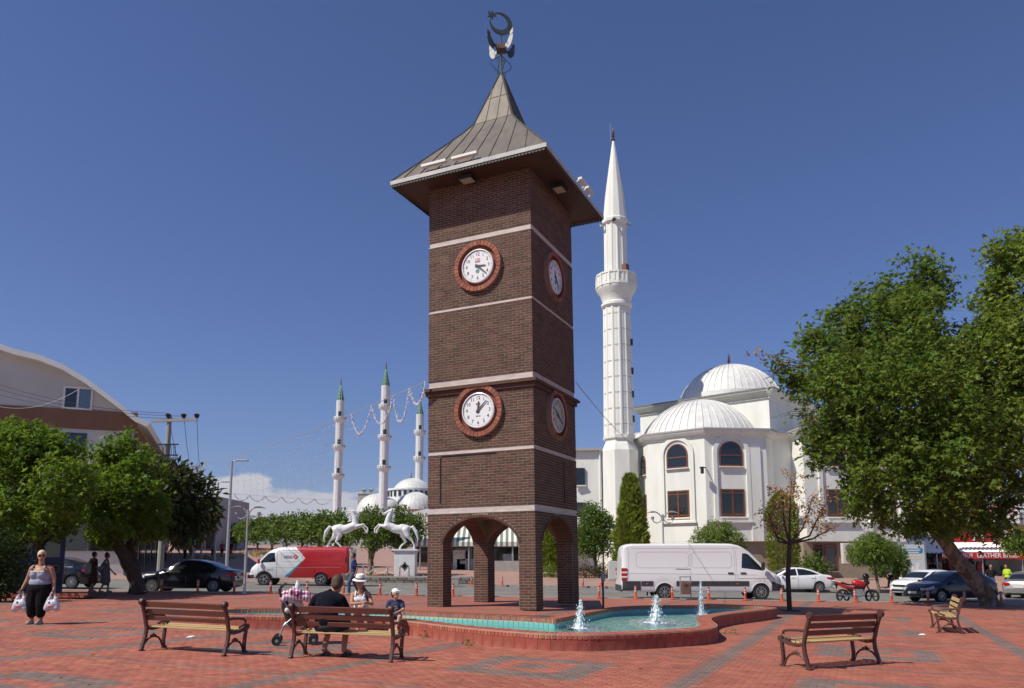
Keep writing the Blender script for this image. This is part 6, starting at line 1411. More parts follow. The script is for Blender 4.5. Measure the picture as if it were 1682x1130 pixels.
# blue kiosk trailer at the left edge
M['kiosk_blue'] = mat('kiosk blue paint', (.014, .055, .17), .45, col2=(.01, .04, .12), scale=2)
kp = at(0, 975); KD = 29.5; kx1 = (106-841)/FE*KD
ki = thing('kiosk', 'dark blue painted kiosk wagon with windows at the left edge', 'kiosk', (kx1, KD, G(kx1, KD)), R(30)); kz = lambda py: Z(py, KD, 50)-ki.location.z
b = MB(); b.box((-3.0, 1.1, (kz(975)+kz(862))/2), (6.0, 2.2, kz(862)-kz(975))); b.build('body', M['kiosk_blue'], ki, bevel=.04)
b = MB(); b.box((-3.0, 1.1, kz(858)), (6.3, 2.5, .14)); b.build('roof', M['kiosk_blue'], ki, bevel=.03)
for x in (-.45, -1.35, -2.25, -3.15):
    b = MB(); b.box((x-.1, -.01, (kz(917)+kz(872))/2), (.78, .06, kz(872)-kz(917))); w_ = b.build('window', M['dark_glass'], ki)
    b = MB()
    for dx in (-.42, .42): b.box((x-.1+dx, -.03, (kz(917)+kz(872))/2), (.08, .08, kz(872)-kz(917)+.08))
    for zz in (kz(917), kz(872)): b.box((x-.1, -.032, zz), (.9, .08, .08))
    b.build('window_frame', M['kiosk_blue'], w_)
for x in (-.5, -1.6): outl_ = MB(); outl_.box((x, -.012, (kz(962)+kz(925))/2), (.95, .03, kz(925)-kz(962))); outl_.build('panel', mat('dark kiosk panel', (.012, .02, .05), .5), ki)
text('lettering', 'YA', .28, M['yellow'], ki, (-.72, -.035, kz(935)), (R(90), 0, 0), True)
b = MB(); b.lathe([(.10, .03), (.13, .032)], 18, M=Matrix(((1, 0, 0), (0, 0, -1), (0, 1.3, 0))), c=(-.25, -.0, kz(934)), cap=False); b.build('emblem_ring', mat('dull gold ring', (.22, .16, .06), .5), ki)
# ================================================================ motorcycle
def motorcycle():
    bp = road_pt(1404, 34.2); t = thing('motorcycle', 'red motorcycle on its stand with the front wheel turned, helmet on top', 'motorcycle', bp, 0)
    def wheel(c, rz, lean=0):
        b = MB(); Mw = Matrix.Rotation(rz, 3, 'Z')@Matrix.Rotation(R(90), 3, 'X'); r = .30
        vs = []; b.lathe([(r-.08, -.035), (r-.03, -.065), (r, -.035), (r, .035), (r-.03, .065), (r-.08, .035)], 28, M=Mw, cap=False); w = b.build('wheel', M['rubber'], t, smooth=True); w.location = c
        b = MB(); b.lathe([(r-.055, -.025), (r-.085, -.02), (r-.085, .02), (r-.055, .025)], 28, M=Mw, cap=False); b.build('rim', M['plate_w'] if rz == 0 else M['black'], w)
        b = MB()
        for k in range(6): m3 = Mw@Matrix.Rotation(2*PI*k/6, 3, 'Z'); b.box(m3@Vector((.11, 0, 0)), (.22, .055, .03), M=m3)
        b.lathe([(.05, -.06), (.05, .06)], 12, M=Mw); b.build('spokes', M['black'], w)
    wheel((-.62, 0, .30), 0); wheel((.64, -.05, .29), R(-38))
    def part(nm, m, f, bev=0, sm=False): b = MB(); f(b); return b.build(nm, m, t, bevel=bev, smooth=sm)
    part('frame', M['black'], lambda b: (b.tube([(-.62, -.1, .30), (-.2, -.1, .34), (.1, -.05, .36), (.32, 0, .55), (.36, 0, .86)], .025, 7),))
    part('engine', M['steel'], lambda b: (b.box((.02, 0, .44), (.42, .28, .30)), b.lathe([(.10, -.16), (.10, -.13)], 14, c=(-.05, -.0, .40), M=Matrix.Rotation(R(90), 3, 'X'))), .03)
    part('cylinder', M['chrome'], lambda b: b.tube([(.10, 0, .50), (.20, 0, .68)], [.09, .075], 12), sm=True)
    part('exhaust', M['chrome'], lambda b: b.tube([(.26, -.10, .52), (.30, -.13, .36), (.05, -.15, .27), (-.35, -.16, .30), (-.85, -.17, .40)], [.025, .025, .03, .05, .05], 9), sm=True)
    red = mat('motorcycle red', (.52, .012, .02), .22, coat=.6)
    part('tank', red, lambda b: b.lathe_s(Vector((.12, 0, .82)), 1, 14, 8, 0, (.33, .17, .155), Matrix.Rotation(R(14), 3, 'Y')), sm=True)
    part('tail_cowl', red, lambda b: b.prism([(-.95, .86), (-.55, .62), (-.15, .60), (-.12, .68), (-.50, .76), (-.98, .95)], -.10, .10, M=RX), .03)
    part('tail_cover', M['plate_w'], lambda b: b.prism([(-1.02, .95), (-.70, .86), (-.62, .89), (-1.0, .99)], -.09, .09, M=RX), .01)
    part('side_cover', M['black'], lambda b: b.prism([(-.50, .66), (-.30, .46), (.10, .50), (.36, .62), (.42, .86), (.30, .78), (-.10, .70)], -.09, .09, M=RX), .02)
    part('chain_guard', M['black'], lambda b: b.prism([(-.66, .36), (-.10, .38), (-.10, .46), (-.62, .44)], .10, .13, M=RX))
    part('fork_cover', M['black'], lambda b: b.prism([(.36, .80), (.50, .78), (.56, .98), (.40, 1.06)], -.12, .12, M=RX), .02)
    part('rear_guard', M['black'], lambda b: b.prism([(-1.02, .62), (-.92, .58), (-.80, .84), (-.92, .88)], -.06, .06, M=RX))
    part('seat', M['black'], lambda b: b.prism([(-.72, .86), (-.40, .76), (-.10, .74), (-.08, .80), (-.4, .83), (-.72, .92)], -.13, .13, M=RX), .03)
    part('fork', M['black'], lambda b: b.tube([(.64, -.12, .29), (.46, -.10, .70), (.38, -.06, 1.0)], .025, 7)); part('fork', M['black'], lambda b: b.tube([(.70, .02, .29), (.50, .06, .70), (.40, .08, 1.0)], .025, 7))
    part('mudguard', red, lambda b: b.lathe([(.325, -.06), (.33, .06)], 10, c=(.64, -.05, .29), M=Matrix.Rotation(R(-38), 3, 'Z')@Matrix.Rotation(R(90), 3, 'X'), a0=R(30), a1=R(150), cap=False))
    part('handlebar', M['black'], lambda b: b.tube([(.22, -.36, 1.02), (.34, -.18, 1.04), (.40, 0, 1.0), (.42, .22, 1.04), (.34, .38, 1.02)], .018, 7))
    part('headlamp', M['black'], lambda b: b.lathe([(.05, -.10), (.10, 0), (.11, .06), (.0, .07)], 12, c=(.50, -.03, .92), M=Matrix.Rotation(R(-20), 3, 'Z')@Matrix.Rotation(R(90), 3, 'Y')), sm=True)
    part('mirror', M['chrome'], lambda b: (b.tube([(.30, -.30, 1.03), (.12, -.38, 1.10), (-.02, -.40, 1.06)], .010, 5), b.lathe_s(Vector((-.04, -.40, 1.05)), 1, 8, 6, 0, (.09, .02, .05), None)))
    part('stand', M['black'], lambda b: b.tube([(-.1, -.12, .35), (-.06, -.26, .0)], .018, 6))
    part('number_plate', M['plate_w'], lambda b: b.box((-.98, 0, .66), (.02, .2, .16)))
    h = thing('helmet', 'black motorcycle helmet hung on the red motorcycle', 'helmet', bp+Vector((.46, .05, 1.02)))
    b = MB(); b.lathe_s(Vector((0, 0, .12)), .14, 16, 10, 0, (1.05, .92, 1), None); b.build('shell', M['paint_black'], h, smooth=True)
    b = MB(); b.lathe([(.146, .06), (.150, .12), (.142, .17)], 10, a0=R(-70), a1=R(70), cap=False); b.build('visor', M['dark_glass'], h, smooth=True)
motorcycle()
# ================================================================ benches
M['bench_wood'] = mat('brown painted slat', (.155, .058, .038), .42, col2=(.105, .04, .028), scale=5, stretch=(.4, 6, 6), bump=.1, bscale=30)
M['bench_pale'] = mat('sun-bleached slat', (.56, .40, .17), .6, col2=(.47, .32, .13), scale=5, stretch=(.4, 8, 8))
M['bench_iron'] = mat('brown cast iron', (.10, .042, .030), .45, col2=(.075, .03, .022), scale=9, bump=.15, bscale=60)
BLEN = 1.72
def make_bench(label):
    t = thing('park_bench', label, 'bench', (0, 0, 0), 0, 'park benches on the plaza'); hl = BLEN/2
    # side view: y forward (seat), z up. rear foot at y=0
    rear = [(0.0, 0), (.03, .10), (.075, .25), (.085, .38), (.05, .50), (.015, .62), (-.03, .74), (-.055, .80)]
    for sx in (-1, 1):
        X = sx*(hl-.03); b = MB()
        def strip(pts, w, d=.055):
            for (y0, z0), (y1, z1) in zip(pts[:-1], pts[1:]):
                e = Vector((0, y1-y0, z1-z0)).normalized()*.008; b.bar(Vector((X, y0, z0))-e, Vector((X, y1, z1))+e, d, w, upv=(0, e.z, -e.y))
        strip(rear, .050); strip([(.50, 0), (.485, .14), (.50, .28), (.515, .40)], .045); strip([(.08, .37), (.20, .345), (.36, .36), (.52, .405)], .05)
        strip([(-.03, .02), (.05, .0)], .03); strip([(.47, .0), (.55, .02)], .03)
        fr = b.build('side_frame', M['bench_iron'], t, bevel=.008)
        b = MB(); arm = [(.03, .57), (.18, .575), (.34, .565), (.43, .555), (.475, .53), (.48, .49), (.45, .455), (.40, .44), (.34, .42)]
        pts = [Vector((X, y, z)) for y, z in arm]; b.tube(pts, [.022]*5+[.02]*4, 8); b.build('armrest', M['bench_iron'], fr, smooth=True)
        b = MB(); br = [(.02, .02), (.06, .11), (.13, .18), (.21, .21), (.28, .215), (.36, .19), (.43, .12), (.47, .03)]; b.tube([Vector((X, y, z)) for y, z in br], .017, 7); b.build('brace', M['bench_iron'], fr, smooth=True)
        b = MB()
        for y, z, r in ((.245, .235, .035), (.195, .225, .025), (.295, .225, .025)): b.lathe_s(Vector((X, y, z)), r, 8, 5, 0, (.7, 1, 1), None)
        b.build('ornament', M['bench_iron'], fr, smooth=True)
        b = MB(); b.lathe([(.052, -.035), (.058, -.02), (.058, .02), (.052, .035), (.03, .04), (0, .036)], 16, c=(X, -.055, .805), M=Matrix.Rotation(R(90)*sx, 3, 'Y')); 
        for k in range(8): a = 2*PI*k/8; b.lathe_s(Vector((X+sx*.04, -.055+.034*math.cos(a), .805+.034*math.sin(a))), .011, 6, 4, 0, (1, 1, 1), None)
        b.build('scroll', M['bench_iron'], fr, smooth=True)
        b = MB(); b.lathe([(.045, -.03), (.048, .0), (.045, .03), (0, .032)], 14, c=(X, .525, .425), M=Matrix.Rotation(R(90)*sx, 3, 'Y')); b.build('scroll', M['bench_iron'], fr, smooth=True)
    def slat(nm, y, z, w, th, tilt, length=BLEN-.10, rnd=False):
        b = MB(); m3 = Matrix.Rotation(tilt, 3, 'X'); b.box((0, 0, 0), (length, th, w)); n0 = len(b.f)
        b.m = [0, 0, 0, 0, 1, 0]; o = b.build(nm, [M['bench_wood'], M['bench_pale']], t, bevel=.006); o.location = (0, y, z); o.rotation_euler = (tilt, 0, 0); return o
    for y, z, w in ((.045, .535, .075), (.02, .645, .085), (-.025, .765, .095)): slat('back_slat', y+.028, z, w, .03, R(14))
    for k in range(5):
        b = MB(); b.box((0, 0, 0), (BLEN-.10, .07, .028)); b.m = [0, 1, 1, 1, 1, 1]; o = b.build('seat_slat', [M['bench_wood'], M['bench_pale']], t, bevel=.006); o.location = (0, .13+.088*k, .395-.012*math.sin(PI*k/4)+.012*(k == 4)+random.uniform(-.002, .002))
    return t
def bench_at(pl, pr, label, first=None, flip=False):                # rear feet left / right seen from the seat's back
    a, c = at(*pl), at(*pr); mid = (a+c)/2; rz = math.atan2(c.y-a.y, c.x-a.x)
    if first is None: t = make_bench(label)
    else: t = dup(first, label=label)
    t.location = (mid.x, mid.y, mid.z); t.rotation_euler = (0, math.atan(K) if abs(rz) < 1 else 0, rz); return t, (a-c).length
b1, l1 = bench_at((478.5, 1081), (640, 1088), 'brown bench with a man in a black T-shirt sitting on it')
b2, l2 = bench_at((231, 1069), (368, 1078), 'empty brown bench seen from behind, between walking woman and pool', b1)
b3, l3 = bench_at((1327, 1101), (1448, 1091), 'empty brown bench seen from behind, right of the pool', b1)
b4, l4 = bench_at((1586, 1044), (1556, 1035), 'brown bench seen from its side with pale slats, near the plane tree', b1)
b4.rotation_euler = (0, 0, math.atan2(.62, .55)+.0)
p4 = at(1572, 1038); b4.location = p4+Vector((.18, .25, 0)); b4.rotation_euler = (0, 0, R(66))
# ================================================================ bollards
M['orange'] = mat('orange bollard', (.56, .085, .028), .45, objrand=.12); M['reflect'] = mat('grey reflective band', (.52, .52, .52), .35)
def make_bollard(label):
    t = thing('bollard', label, 'bollard', (0, 0, 0), 0, 'orange bollards along the kerb'); b = MB(); b.lathe([(.13, 0), (.13, .018), (.085, .03), (.06, .05), (.052, .10), (.048, .50), (.04, .535), (0, .54)], 14); b.build('post', M['orange'], t, smooth=30)
    for z in (.30, .40): b = MB(); b.lathe([(.0515, z), (.0510, z+.055)], 14, cap=False); b.build('band', M['reflect'], t)
    return t
near = [268+59.6*k for k in range(24)]; B0 = None
BL = ['orange bollard in front of the black sedan, nearest its front wheel', 'orange bollard before the middle of the black sedan', 'orange bollard beside the left double lamp post', 'orange bollard before the front wheel of the red van', 'orange bollard before the middle of the red van', 'orange bollard before the rear of the red van, by the walking man', 'orange bollard right of the woman in the white hat', 'orange bollard above the boy in the white cap, left of the tower', 'orange bollard seen through the left side of the tower arch', 'orange bollard hidden behind the back pier of the tower', 'orange bollard behind the front right pier of the tower', 'orange bollard behind the right rear pier of the tower', 'orange bollard right beside the small plaque post', 'orange bollard before the tail of the white van', 'orange bollard touching the foot of the right double lamp post', 'orange bollard right of the litter bin, before the white van', 'orange bollard before the driver door of the white van', 'orange bollard at the front bumper of the white van', 'orange bollard before the white sedan, right of the dead tree', 'orange bollard in front of the motorcycle', 'orange bollard between motorcycle and dark blue car', 'orange bollard before the front wheel of the dark blue car', 'orange bollard before the plane tree trunk, beneath the dark blue car door', 'orange bollard right of the plane tree trunk, before the silver car']
for k, px in enumerate(near):
    x = (px-841)/FE*33.15; p = Vector((x, 33.15, G(x, 33)))
    if k == 0: B0 = make_bollard(BL[k]); B0.location = p
    else: dup(B0, p, random.uniform(0, 6), BL[k])
    if k in (7, 8, 13): pass
for px, py, lb in ((774.5, 951, 'orange bollard at the far kerb, left in the tower arch'), (825, 951, 'orange bollard at the far kerb, right in the tower arch'), (957, 962, 'orange bollard at the far kerb by the reddish shrub'), (987, 963, 'orange bollard at the far kerb by the utility cabinet')):
    p = atd(px, 46.8); dup(B0, p, 0, lb)
# ================================================================ lamp posts
M['lamp_grey'] = mat('lamp post grey', (.40, .41, .43), .4, metal=.3)
def double_lamp(px, py, top, label):
    p = at(px, py); t = thing('street_lamp', label, 'street lamp', p, 0, 'double headed lamp posts'); h = Q(px, top, p.y).z-p.z-.1; b = MB()
    b.lathe([(.10, 0), (.10, .02), (.07, .10), (.058, .15), (.055, h*.48), (.042, h*.5), (.04, h)], 12); b.build('pole', M['lamp_grey'], t, smooth=30)
    b = MB(); b.lathe([(.075, h*.46), (.075, h*.50), (.06, h*.52)], 12); b.build('collar', M['lamp_grey'], t)
    for s_ in (-1, 1):
        b = MB(); b.tube([(s_*.02, -.0, h-.30), (s_*.06, 0, h-.12), (s_*.16, 0, h+.02), (s_*.30, 0, h+.09)], [.035, .032, .03, .028], 8); b.build('arm', M['lamp_grey'], t, smooth=True)
        b = MB(); pr = [(.25, .09, .045), (.38, .12, .075), (.52, .115, .08), (.66, .07, .055), (.72, .04, .02)]; vs = []
        for x, z, w in pr:
            for a in np.linspace(0, 2*PI, 10, endpoint=False): vs.append((s_*x, w*1.5*math.cos(a), h+z+w*.42*math.sin(a)))
        b.add(vs, [(i*10+j, i*10+(j+1) % 10, (i+1)*10+(j+1) % 10, (i+1)*10+j) for i in range(4) for j in range(10)]); hd = b.build('lamp_head', M['lamp_grey'], t, smooth=True)
        b = MB(); b.box((s_*.50, 0, h+.075), (.30, .14, .012)); b.build('lens', M['lens'], hd)
        b = MB(); pts = [(s_*.03*(1), 0, h-.02), (s_*-.0, 0, h-.16), (s_*.12, 0, h-.34), (s_*.28, 0, h-.40), (s_*.42, 0, h-.33), (s_*.46, 0, h-.22)]; b.tube(pts, .028, 8); b.build('hook_arm', M['lamp_grey'], t, smooth=True)
        b = MB(); b.lathe([(.05, 0), (.075, .03), (.08, .13), (.0, .135)], 12, c=(s_*.46, 0, h-.24)); b.build('spotlight', M['grey_metal'], t, smooth=30)
double_lamp(401, 976, 833, 'double headed grey lamp post beside the rear of the black sedan')
double_lamp(1092, 981, 841, 'double headed grey lamp post in front of the white van')
def tall_lamp(px, d, top, label, s_=1):
    p = atd(px, d); t = thing('street_lamp', label, 'street lamp', p); h = Z(top, d, px)-p.z; b = MB(); b.lathe([(.11, 0), (.07, h)], 10); b.build('pole', M['lamp_grey'], t, smooth=30)
    b = MB(); b.bar((0, 0, h-.02), (s_*.35, 0, h+.02), .05); b.box((s_*.65, 0, h+.03), (.75, .26, .09)); b.build('lamp_head', M['lamp_grey'], t, bevel=.02)
tall_lamp(373, 47.5, 757, 'tall street lamp with a flat head, nearest of those up the street'); tall_lamp(352, 66, 792, 'tall street lamp farther up the street beside the dark rubber tree'); tall_lamp(330, 84, 838, 'street lamp pole far up the street behind the rubber tree')
def pole(px, d, top, label, arm0, arm1, ins, z_arm):
    p = atd(px, d); t = thing('utility_pole', label, 'utility pole', p); h = Z(top, d, px)-p.z; cx = lambda q: (q-px)/FE*d; b = MB(); b.lathe([(.17, 0), (.11, h)], 10); b.build('pole', mat('concrete pole', (.30, .30, .25), .9), t, smooth=30)
    za = Z(z_arm, d, px)-p.z; b = MB(); b.bar((cx(arm0), -.1, za), (cx(arm1), -.1, za+.08), .12, .14); b.build('cross_arm', M['dim_grey'], t)
    for q in ins:
        b = MB(); b.lathe([(.03, 0), (.03, .08), (.10, .12), (.13, .22), (.15, .27), (.08, .31), (.0, .32)], 10, c=(cx(q), -.1, za+.06)); b.build('insulator', M['black'], t, smooth=30)
    return t, p, h, za
t1, p1, h1, za1 = pole(264, 38.5, 684, 'concrete power pole with three black insulators on its cross arm', 236, 312, (263, 289, 311), 692)
b = MB(); zc = Z(748, 38.5, 264)-p1.z
for z in (zc+.55, zc, zc-.5): b.bar((-.5, -.12, z), (.6, -.12, z), .06); 
for k in range(8): a = -.45+.13*k; b.tube([(a, -.15, zc+.55), (a+random.uniform(-.1, .1), -.2, zc+.2), (a+.05, -.15, zc-.1), (.0, -.15, zc-.5)], .016, 5)
b.box((.7, -.1, zc-.55), (.9, .08, .08)); tag(b.build('cable_bracket', M['black'], t1), kind='stuff')
t2, p2, h2, za2 = pole(315, 62, 765, 'distant utility pole with a cross arm above the rubber tree', 304, 326, (306, 324), 767)
def wire(name, label, p, q, sag, r, cat='cable', m=None):
    p, q = Vector(p), Vector(q); t = [p.lerp(q, i/16)+Vector((0, 0, -sag*4*(i/16)*(1-i/16))) for i in range(17)]; b = MB(); b.tube([x-p for x in t], r, 5); o = b.build(name, m or M['black'], None); o.location = p; tag(o, label, cat); return t
z3 = p1.z+za1+.4
for i, q in enumerate((263, 289, 311)):
    s_ = Vector(((q-841)/FE*38.5, 38.4, z3)); wire('power_line', ['left', 'middle', 'right'][i]+' power line from the pole insulators down to the distant pole', s_, (p2.x+(i-1)*.5, 62, p2.z+za2+.3), 1.5, .014)
    wire('power_line', ['highest', 'second', 'lowest'][i]+' of three power lines crossing the hall gable', s_+Vector((-.0, 0, -.15*i)), Q(-20, 625+i*9, 44), .4, .012)
wire('cable', 'pale telephone cable drooping across the hall wall', Q(128, 640, 48), Q(0, 668, 45), .5, .012, m=M['white'])
wire('cable', 'thin cable from the tower ledge to the minaret foot', Q(946, 628, 22.5), Q(1050, 735, 56), .3, .012, m=M['dim_grey'])
# festoon: main cable, net of lights and tinsel swags
M['tinsel'] = mat('white tinsel', (.66, .66, .68), .5)
TL = Q(700, 626, 20.9); FL = Q(335, 757, 46)
fs_ = thing('festoon', 'festoon cable with a net of white lights strung from pole to tower', 'string lights', FL)
pts = [FL.lerp(TL, i/40)+Vector((0, 0, -.35*4*(i/40)*(1-i/40))) for i in range(41)]
b = MB(); b.tube([p-FL for p in pts], .012, 5); b.build('cable', M['dim_grey'], fs_)
def on_cable(px): 
    lo, hi = 0., 1.
    for _ in range(40):
        m_ = (lo+hi)/2; p = FL.lerp(TL, m_); 
        if p.x/p.y*FE+841 < px: lo = m_
        else: hi = m_
    return FL.lerp(TL, lo)+Vector((0, 0, -.35*4*lo*(1-lo)))
nb = MB(); st_ = MB()
for px in np.arange(345, 575, 5.4):
    p = on_cable(px); d = p.y; L_ = (95 if px > 420 else 95*(px-330)/90)/FE*d*(1 if px < 545 else .6); n = int(L_/.30)
    st_.bar(p-FL, p-FL+Vector((random.uniform(-.2, .2)+.25, 0, -L_)), .003)
    for k in range(n):
        q = p+Vector((.25*k/n+random.uniform(-.06, .06), random.uniform(-.1, .1), -.30*(k+.5+.2*random.random()))); nb.box(q-FL, (.04, .026, .026), rz=random.uniform(0, 3))
tag(nb.build('bulb', M['tinsel'], fs_), kind='stuff'); tag(st_.build('strand', M['dim_grey'], fs_), kind='stuff')
def swag(a, c, sag, name_t, off, r=.05):
    b = MB(); n = 26; pr = None; k = 0
    for i in range(n+1):
        f = i/n; q = a.lerp(c, f)+Vector((0, 0, -sag*4*f*(1-f)))
        if pr is not None:
            for j in range(3): w = pr.lerp(q, j/3)+Vector((random.gauss(0, r*.4), random.gauss(0, r*.4), random.gauss(0, r*.4))); b.box(w-off, (r, r*.7, r*1.2), rz=random.uniform(0, 3))
        pr = q
    tag(b.build('tinsel_swag', M['tinsel'], name_t), kind='stuff')
for a, c, s_ in ((570, 604, 1.0), (604, 640, .9), (640, 668, 1.1), (668, 700, .7)): swag(on_cable(a), on_cable(c), s_*.8, fs_, FL, .034)
swag(Q(312, 760, 46), Q(337, 757, 46), 1.0, fs_, FL, .06)
lg = thing('festoon', 'row of scalloped tinsel swags low across the street', 'string lights', Q(385, 812, 60)); LO = Vector(lg.location)
xs_ = [385, 410, 435, 462, 490, 516, 543]
for a, c in zip(xs_[:-1], xs_[1:]): swag(Q(a, 812+(a-385)*.05, 60), Q(c, 812+(c-385)*.05, 60), .45, lg, LO, .05)
b = MB(); b.tube([Q(372, 810, 60)-LO, Q(460, 817, 60)-LO, Q(556, 822, 60)-LO], .012, 5); b.build('cable', M['dim_grey'], lg)
# ================================================================ small street furniture
p = at(991, 1001); sg = thing('plaque_post', 'thin post with a small blue plaque behind the pool', 'sign', p); b = MB(); b.tube([(0, 0, 0), (0, 0, .95)], .035, 8); b.build('post', mat('brown post', (.14, .09, .05), .7), sg)
b = MB(); b.box((0, -.03, 1.05), (.13, .03, .26)); pq = b.build('plaque', mat('plaque blue grey', (.22, .30, .38), .5), sg, bevel=.005)
for k in range(4): b = MB(); b.box((0, -.048, 1.13-.05*k), (.08, .004, .014)); b.build('text_line', M['white'], pq)
p = atd(1124.5, 33.0); tb = thing('litter_bin', 'brown litter bin hung in a grey frame before the white van', 'litter bin', p); b = MB()
for x in (-.22, .22): b.bar((x, 0, 0), (x, 0, .95), .04)
b.bar((-.24, 0, .95), (.24, 0, .95), .04); b.build('frame', M['grey_metal'], tb); b = MB(); b.box((0, 0, .48), (.34, .30, .50), taper=1.1); b.build('bin', mat('brown bin', (.16, .10, .075), .6), tb, bevel=.015)
b = MB(); b.box((0, -.165, .60), (.16, .01, .08)); b.build('badge', M['soffit'], tb)
p = atd(1008, 52); cb = thing('utility_cabinet', 'pale grey electrical cabinet behind the tail of the white van', 'cabinet', p); b = MB(); b.box((0, 0, .75), (.75, .45, 1.2)); b.build('cabinet', mat('pale cabinet grey', (.55, .56, .54), .5), cb, bevel=.02); b = MB(); b.box((0, 0, .08), (.85, .5, .2)); b.build('base', M['concrete'], cb); b = MB(); b.box((.1, -.24, .8), (.05, .02, .12)); b.build('lock', M['black'], cb)
def ac_unit(px, py, d, w, h, label):
    q = Q(px, py, d); t = thing('air_conditioner', label, 'air conditioner', q); b = MB(); b.box((0, 0, 0), (w, .45, h)); b.build('casing', M['cream'], t, bevel=.02)
    for k in range(2 if h > 1 else 1): b = MB(); b.lathe([(0, .24), (min(w, h)*.34 if h < 1 else h*.2, .241)], 20, M=RX, c=(-w*.14, 0, (h*.24*(1-2*k)) if h > 1 else 0), cap=False); b.build('fan_grille', mat('fan grey', (.16, .16, .15), .6), t)
    b = MB(); b.box((0, .1, -h/2-.03), (w*.9, .5, .05)); b.build('bracket', M['grey_metal'], t)
ac_unit(1397, 909, 56.8, 1.25, 1.5, 'tall air conditioner with two fans on the mosque plinth wall'); ac_unit(1315, 857, 57.6, .75, .9, 'small air conditioner high on the mosque wall behind the dead tree')
p = atd(1499, 52); ad_ = thing('advertising_panel', 'upright advertising light box with a blue banner before the market shops', 'advertising panel', p); zt = Z(890, 52, 1499)-p.z; b = MB(); b.box((0, 0, zt/2+.3), (1.75, .25, zt-.6)); b.box((0, 0, .2), (.9, .2, .4)); b.build('case', M['steel'], ad_, bevel=.03)
b = MB(); b.box((0, -.13, zt/2+.32), (1.5, .02, zt-1.0)); ps = b.build('poster', mat('poster pale blue', (.58, .64, .68), .3), ad_)
b = MB(); b.prism([(-.52, -.14), (.60, -.14), (.66, .16), (-.60, .16)], .143, .150, M=RX, c=(0, 0, zt-.62)); b.build('banner', mat('banner blue', (.02, .22, .42), .4), ps)
for k, (w_, c_) in enumerate(((.95, 'white'), (.75, 'white'))): b = MB(); b.box((0, -.155, zt-.56-.14*k), (w_, .004, .07)); b.build('text_line', M[c_], ps)
for k in range(2): b = MB(); b.box((0, -.142, zt-.98-.16*k), (1.1, .006, .04)); b.build('text_line', M['flag_gold'], ps)
b = MB(); b.prism([(-.35, .4), (-.12, .4), (0, -.15), (.12, .4), (.35, .4), (.1, -.5), (-.1, -.5)], .142, .148, M=RX, c=(.05, 0, zt*.38)); b.build('letter_v', M['white'], ps)
text('lettering', 'V', .24, M['flag_red'], ps, (-.66, -.146, zt-.6), (R(90), 0, 0), True)
# planter edge under the left trees, wall and chain posts by the horses
for x0, x1, d0, d1, lb in ((-24, -14.9, 27.2, 28.6, 'low brick edging round the left tree bed'),):
    t = thing('planter', lb, 'planter', ((x0+x1)/2, d0, G(-18, 27))); O = Vector(t.location); b = MB(); b.box((0, .7, .07), (x1-x0, d1-d0, .14)); b.build('soil', mat('dry soil', (.12, .08, .055), .95, col2=(.08, .055, .04), scale=6), t)
    bk = MB(); bk.box((0, 0, 0), (.235, .10, .07)); me_ = bk.mesh('brick', M['rim'])
    for k in range(int((x1-x0)/.245)):
        for zz, off in ((.04, 0), (.115, .12)): o = link('brick', me_, t); o.location = (-(x1-x0)/2+.12+k*.245+off, -.0+random.uniform(-.003, .003), zz)
sw_d = 47.3; x0, x1 = (575-841)/FE*sw_d, (786-841)/FE*sw_d
t = thing('stone_wall', 'low rough grey stone wall in front of the flower bed and horses', 'wall', ((x0+x1)/2, sw_d, G(-7, sw_d))); hw_ = .36
b = MB(); b.box((0, .25, hw_/2), (x1-x0, .3, hw_-.02)); b.build('core', M['dim_grey'], t)
sm_ = mat('rough grey stone', (.25, .23, .195), .9, col2=(.15, .14, .12), scale=3, objrand=.25, bump=.5, bscale=12); sme = MB(); sme.box((0, 0, 0), (.52, .09, .17)); sme = sme.mesh('stone', sm_)
for r in range(2):
    for k in range(int((x1-x0)/.55)): o = link('stone', sme, t); o.location = (-(x1-x0)/2+.28+k*.55+(.2 if r else 0), .075+random.uniform(-.012, .012), .09+.185*r); o.scale = (random.uniform(.85, 1.0), 1, random.uniform(.9, 1.02))
b = MB(); b.box((0, .25, hw_+.03), (x1-x0+.1, .42, .07)); b.build('coping', M['dim_grey'], t)
cpx = [597, 613, 637, 657, 672]; prev = None
for i, px in enumerate(cpx):
    p = atd(px, 48.6, .1); t = thing('chain_post', ['leftmost', 'second', 'third', 'fourth', 'rightmost'][i]+' grey post of the chain barrier around the horses', 'post', p, 0, 'chain posts around the horses'); b = MB(); b.tube([(0, 0, -.1), (0, 0, .78)], .04, 8); b.build('post', M['steel'], t); b = MB(); b.lathe_s(Vector((0, 0, .80)), .055, 8, 6, 0, (1, 1, 1), None); b.build('knob', M['steel'], t)
    if prev is not None:
        b = MB(); q = [prev.lerp(p, f)+Vector((0, 0, .70-.28*4*f*(1-f))) for f in np.linspace(0, 1, 11)]; b.tube([v-prev for v in q], .025, 5); o = b.build('chain', M['white'], None); o.location = prev; tag(o, 'white chain hanging '+['between the leftmost two posts', 'between the second and third post', 'between the third and fourth post', 'between the rightmost two posts'][i-1]+' by the horses', 'chain')
    prev = p
p = atd(742, 46.0); t = thing('concrete_block', 'low concrete block at the end of the stone wall', 'block', p); b = MB(); b.box((0, 0, .2), (.9, .6, .42)); b.build('block', M['concrete'], t, bevel=.02); b = MB(); b.box((0, 0, .42), (.94, .64, .04)); b.build('cap', M['dim_grey'], t)
